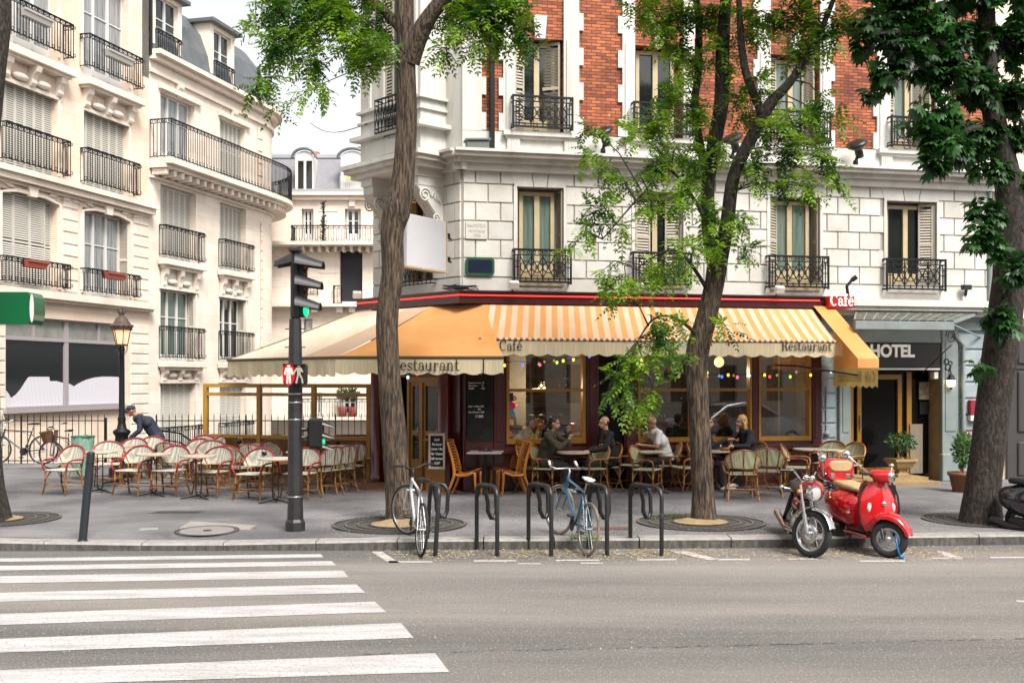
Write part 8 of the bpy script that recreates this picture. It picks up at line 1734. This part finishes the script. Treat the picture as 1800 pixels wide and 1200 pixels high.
def crown(t, clumps, D, mt, origin, kind='p', seed=1, scale=1.0, bough=None, barkm=None, mult=1.0):
    # clumps: (px,py,rx,ry,number of leaves,depth offset); leaves hang from twigs that reach from the nearest bough point
    rs = np.random.RandomState(seed); rr = random.Random(seed); Vs = []; tw = MB(); tw.X = Matrix.Translation(-Vector(origin))
    for (px,py,rx,ry,nl,dd) in clumps:
        c = pt(px,py,D+dd); s = (D+dd)/F; R = Vector((rx*s,max(rx,ry)*s*.9,ry*s)); nl = int(nl*mult); ntw = max(2,nl//14); near = min(bough, key=lambda b: (b-c).length+max(0,b.z-c.z)*.2) if bough else c
        for k in range(ntw):
            u = Vector((rr.gauss(0,.5),rr.gauss(0,.5),rr.gauss(0,.5))); e = c+Vector((u.x*R.x,u.y*R.y,u.z*R.z)); a = c+(near-c)*rr.uniform(.15,.5)*min(1,R.length*1.2/max((near-c).length,.01))
            if k < 1 and .1 < (near-c).length < 1.6:
                mid = (near+c)/2+Vector((rr.gauss(0,.06),rr.gauss(0,.06),.10)); tw.tube([near,mid,c,e], [.014,.010,.006,.003], 4, caps=False)
            else: tw.tube([a,(a+e)/2+Vector((0,0,.05)),e], [.005,.004,.002], 3, caps=False)
            m_ = max(3,nl//ntw); tt = rs.uniform(.15,1.0,m_)[:,None]; B = np.array(a)*(1-tt)+np.array(e)*tt+rs.normal(0,.03,(m_,3)); B[:,2] += .1*tt[:,0]*(1-tt[:,0])
            ax = np.array(unit(np.array(e-a))); dr = unit(ax*.5+rs.normal(0,.75,(m_,3))+np.array([0,0,-.25]))
            Ln = rs.uniform(.19,.34,m_)*scale
            Vs.append(pinnate(B,dr,Ln,rs) if kind == 'p' else palmate(B+dr*.08,dr,Ln*.95,rs))
    V = np.concatenate(Vs,0)-np.array(origin); np_mesh('leaves', V, np.arange(len(V)), mt, t); tw.build('twigs', barkm or M['barkB'], t)
def samp(L, D, k=6):
    P = wpts(L, D); out = []
    for a,b in zip(P,P[1:]): out += [a+(b-a)*i/k for i in range(k)]
    return out+[P[-1]]
# bent tree left of the café
o0 = gr(705,917); D = o0.y; s = D/F; t = thing('bent_tree', 'street tree with a kinked furrowed trunk before the café corner', 'tree', o0)
tr = [(705,922,0),(700,885,0),(697,840,0),(693,760,0),(684,655,0),(681,560,0),(690,480,0),(689,410,0),(697,374,0),(706,338,0),(711,290,0),(715,200,0),(713,100,0),(712,0,0),(712,-260,.2)]
m = MB(); m.X = Matrix.Translation(-o0); X_ = m.X; m.X = None; limb(m, [p-o0 for p in wpts(tr,D)], [w*s for w in (31,23,21.5,21.5,19.5,19,19,20.5,24.5,22,19,18,16.5,15,8)], 22, .05, seed=1); m.build('trunk', M['barkA'], t)
br1 = [(720,110,0),(737,62,-.1),(762,20,-.2),(795,-20,-.3),(850,-120,-.4)]; br2 = [(712,60,0),(640,-10,.3),(540,-40,.6),(470,-30,.8)]; br3 = [(716,-60,0),(680,-160,.5),(600,-240,.8)]
m = MB(); limb(m, [p-o0 for p in wpts(br1,D)], [18*s,17*s,14*s,12*s,7*s], 14, .05, seed=2); m.build('bough', M['barkA'], t)
m = MB(); limb(m, [p-o0 for p in wpts(br2,D)], [9*s,7*s,5*s,2*s], 10, .05, seed=3); limb(m, [p-o0 for p in wpts(br3,D)], [10*s,7*s,3*s], 10, .05, seed=4); m.build('bough', M['barkA'], t)
bg_ = samp(br1,D)+samp(br2,D)+samp(br3,D)
cl = [(480,20,34,22,60,.5),(520,60,44,34,130,.4),(480,95,36,28,90,.3),(466,150,26,24,60,.2),(540,110,38,26,80,.3),(500,-10,50,24,90,.7),(580,40,44,34,130,.2),(620,80,40,30,110,0),(600,10,46,30,120,.5),(570,-20,60,26,110,.6),(650,40,40,34,110,.1),(655,100,30,22,60,-.2),(560,150,22,14,22,.2),(490,190,18,10,12,.2),(528,165,16,10,10,.2),(640,-20,60,30,120,.6),(690,85,16,14,20,-.5),(630,115,24,14,26,0),(450,55,20,22,30,.6),(535,15,40,24,80,.6),
  (820,60,34,28,60,-.3),(860,30,34,30,80,-.3),(880,60,26,20,45,-.3),(920,60,20,26,34,-.3),(790,20,34,24,60,-.1),(780,85,22,18,26,-.2),(850,5,46,26,100,0),(900,20,32,30,80,-.2),(840,90,22,14,18,-.3),(810,-20,60,30,120,0),(900,-30,60,30,120,0),(925,95,14,14,14,-.3),
  (740,-120,120,50,200,0),(600,-160,120,50,200,.5),(860,-140,120,60,200,-.4)]
crown(t, cl, D, M['leafA'], o0, 'p', 3, 1.0, bg_, mult=1.0)
# forked tree before the windows
o0 = gr(1236,918); D = o0.y; s = D/F; t = thing('forked_tree', 'street tree with forked leaning trunk and feathery leaves before the café windows', 'tree', o0)
tr = [(1238,924,0),(1236,870,0),(1233,800,0),(1228,720,0),(1224,650,0),(1228,610,0),(1242,560,0),(1256,500,0),(1262,455,0)]
m = MB(); limb(m, [p-o0 for p in wpts(tr,D)], [w*s for w in (25,19.5,19,18,19,20,18,17,18)], 20, .045, seed=5); m.build('trunk', M['barkA'], t)
b1 = [(1258,470,0),(1246,400,.1),(1244,330,.1),(1256,250,.1),(1268,180,.2),(1270,90,.2),(1276,0,.2),(1284,-140,.3)]; b2 = [(1262,470,0),(1278,390,-.1),(1290,310,-.2),(1322,240,-.3),(1352,185,-.4),(1392,140,-.5),(1440,60,-.6),(1480,-40,-.7)]; b3 = [(1340,200,-.4),(1312,130,-.3),(1302,60,-.2),(1298,-30,-.1)]; b4 = [(1246,330,.1),(1222,200,.3),(1228,110,.4),(1224,0,.5),(1190,-90,.6)]; b5 = [(1238,600,0),(1190,560,-.3),(1150,560,-.5),(1120,600,-.6)]; b6 = [(1250,400,0),(1180,300,-.3),(1130,340,-.4),(1060,420,-.5)]; b7 = [(1250,520,0),(1190,440,-.3),(1120,470,-.5)]
for L,R in ((b1,(15,13,12,13,13,12,10,6)),(b2,(15,12,11,11,10,7,5,3)),(b3,(8,7,6,4)),(b4,(8,7,7,6,3)),(b5,(4,2.5,2,1)),(b6,(4,2.5,2,1)),(b7,(4,2.5,1))):
    m = MB(); limb(m, [p-o0 for p in wpts(L,D)], [w*s for w in R], 14 if R[0] > 6 else 6, .05, seed=R[0]); m.build('bough', M['barkB'] if R[0] > 6 else M['barkB'], t)
bg_ = [p for L in (b1,b2,b3,b4,b5,b6,b7,tr) for p in samp(L,D)]
cl = [(1130,20,44,30,90,.3),(1190,30,40,40,110,.2),(1240,40,40,40,100,.2),(1160,80,36,32,80,.2),(1215,110,40,36,100,.1),(1270,110,34,32,70,.2),(1320,60,34,36,70,0),(1360,30,40,32,90,-.2),(1420,40,40,32,110,-.4),(1450,80,32,24,60,-.5),(1475,40,30,24,70,-.5),(1400,100,30,26,60,-.4),
  (1180,160,38,32,80,0),(1150,220,34,28,70,-.2),(1110,235,24,18,32,-.3),(1040,225,14,14,18,-.5),(1030,265,22,20,24,-.5),(1215,190,34,36,70,0),(1190,260,34,28,70,-.2),(1140,285,30,22,50,-.3),(1075,310,26,26,36,-.5),(1055,360,28,26,40,-.5),(1030,395,24,18,26,-.5),(1090,400,26,22,32,-.5),(1000,430,12,10,10,-.5),
  (1225,300,30,40,80,-.2),(1200,350,28,30,55,-.3),(1160,370,28,24,45,-.4),(1130,320,24,20,32,-.4),(1270,260,24,30,50,0),(1300,190,26,30,50,-.2),(1330,290,30,30,60,-.4),(1370,240,34,28,60,-.4),(1410,210,34,26,55,-.5),(1450,180,26,20,32,-.5),(1395,280,38,26,75,-.5),(1450,270,32,22,45,-.6),(1470,315,24,18,30,-.6),(1430,330,26,24,40,-.6),(1360,330,28,22,45,-.5),(1340,150,26,24,44,-.4),(1480,230,18,24,16,-.6),
  (1310,390,24,24,34,-.4),(1310,440,22,20,28,-.4),(1240,380,26,30,50,-.3),(1200,440,34,22,50,-.5),(1150,470,40,22,60,-.6),(1100,490,36,22,50,-.6),(1080,525,22,12,16,-.6),(1060,475,16,16,14,-.6),(1190,490,30,20,34,-.6),(1260,430,18,16,20,-.3),
  (1150,565,28,20,30,-.7),(1155,600,30,22,44,-.7),(1120,645,30,22,44,-.7),(1088,685,28,20,42,-.7),(1160,635,26,20,28,-.7),(1192,625,20,16,18,-.6),(1105,720,20,14,24,-.7),(1065,700,14,14,14,-.7),(1280,580,22,12,18,-.3),(1200,580,20,14,16,-.6),(1150,690,18,14,16,-.7),
  (1230,-260,200,90,420,-.5),(1450,-240,160,80,330,-1.5),(1100,-220,150,70,260,-1.2),(1250,-60,140,50,240,0),(1420,-60,120,50,220,-.4),(1120,-50,90,40,140,.4)]  # wide clumps high above the view added to shade the pavement
crown(t, cl, D, M['leafA'], o0, 'p', 11, .95, bg_, mult=.92)
# chestnut by the hotel
o0 = gr(1724,918); D = o0.y; s = D/F; t = thing('chestnut_tree', 'dark thick chestnut tree leaning before the hotel at the right', 'tree', o0)
tr = [(1724,924,0),(1728,860,0),(1738,780,0),(1748,700,0),(1758,620,0),(1768,540,0),(1776,460,0),(1778,380,0),(1770,310,0),(1752,230,0),(1740,160,0),(1735,60,0),(1730,-80,.1),(1720,-220,.2)]
m = MB(); limb(m, [p-o0 for p in wpts(tr,D)], [w*s for w in (38,30,29,29,29,28,27,26,22,19,17,15,13,8)], 22, .045, seed=8); m.build('trunk', M['barkB'], t)
b1 = [(1745,200,0),(1690,110,-.3),(1620,60,-.6),(1540,60,-.8)]; b2 = [(1778,400,0),(1830,280,.2),(1880,150,.3)]; b3 = [(1752,230,0),(1700,230,-.4),(1660,300,-.6)]; b4 = [(1738,120,0),(1790,20,.2),(1840,-80,.3)]; b5 = [(1776,470,0),(1730,400,-.3),(1690,420,-.5)]
for L,R in ((b1,(12,8,5,2)),(b2,(20,14,6)),(b3,(8,5,2)),(b4,(10,6,3)),(b5,(5,3,1.5))): m = MB(); limb(m, [p-o0 for p in wpts(L,D)], [w*s for w in R], 12, .05, seed=R[0]); m.build('bough', M['barkB'], t)
bg_ = [p for L in (b1,b2,b3,b4,b5,tr[5:]) for p in samp(L,D)]
cl = [(1540,40,38,34,40,-.6),(1580,90,44,36,60,-.6),(1560,140,34,26,30,-.7),(1620,60,50,40,80,-.4),(1650,120,48,40,80,-.4),(1600,20,50,34,70,-.5),(1690,60,46,46,80,-.2),(1740,60,50,50,90,0),(1790,60,40,50,80,0),(1720,150,50,44,90,-.2),(1780,160,40,44,80,0),(1660,190,44,34,66,-.4),(1640,240,40,30,54,-.5),(1680,260,40,34,60,-.4),(1720,230,38,38,60,-.2),(1630,290,24,18,18,-.5),(1790,250,34,40,60,0),(1800,330,24,40,40,.1),(1745,300,30,30,36,-.2),(1540,170,14,14,8,-.7),
  (1735,370,26,22,26,-.4),(1715,410,30,24,28,-.4),(1745,440,24,20,20,-.4),(1790,470,24,34,30,-.5),(1760,560,32,18,34,-.6),(1735,555,20,16,14,-.6),(1720,640,12,10,6,-.5),(1790,420,24,30,24,.1),(1510,80,22,30,18,-.7),(1690,-20,90,50,120,0),(1580,-30,80,40,90,-.4),(1790,-30,70,40,100,0),(1740,-120,120,50,120,0),(1700,-280,220,90,260,-1),(1560,-220,140,70,160,-1.6)]  # last wide clumps, out of view, added for shade on the ground
crown(t, cl, D, M['leafC'], o0, 'h', 21, .66, bg_, mult=1.9)
# tree at the left edge
o0 = gr(-18,915); D = o0.y; s = D/F; t = thing('edge_tree', 'dark tree trunk cut by the left edge of the photo', 'tree', o0)
m = MB(); limb(m, [p-o0 for p in wpts([(-22,922,0),(-24,860,0),(-30,760,0),(-34,600,0),(-34,420,0),(-30,240,0),(-18,120,0),(-10,20,0),(-14,-80,0),(-20,-260,0)],D)], [w*s for w in (44,32,30,28,27,27,27,27,25,12)], 18, .06, seed=12); m.build('trunk', M['barkB'], t)
bg_ = [pt(-20,-150,D), pt(-20,-240,D)]; crown(t, [(-40,-180,120,60,200,0),(-120,-120,90,50,120,0),(60,-170,90,40,120,.5)], D, M['leafA'], o0, 'p', 31, 1.0, bg_)
# grass tufts at tree foot and rack
m = MB(); rr = random.Random(6)
for (px,py,n,w_) in ((1190,912,90,.25),(1022,948,50,.10),(1040,950,30,.08)):
    c = gr(px,py)
    for k in range(n):
        x,y = c.x+rr.gauss(0,w_), c.y+rr.gauss(0,w_*.4); h = rr.uniform(.04,.12); a = rr.uniform(0,6.3); m.add([(x,y,PZ+.01),(x+.012*cos(a),y+.012*sin(a),PZ+.01),(x+rr.gauss(0,.03),y+rr.gauss(0,.03),PZ+h)], [(0,1,2)], False)
tag(m.build('grass_tufts', M['leafA']), 'green weeds sprouting at the tree grate and the kerb', 'grass', kind='stuff')
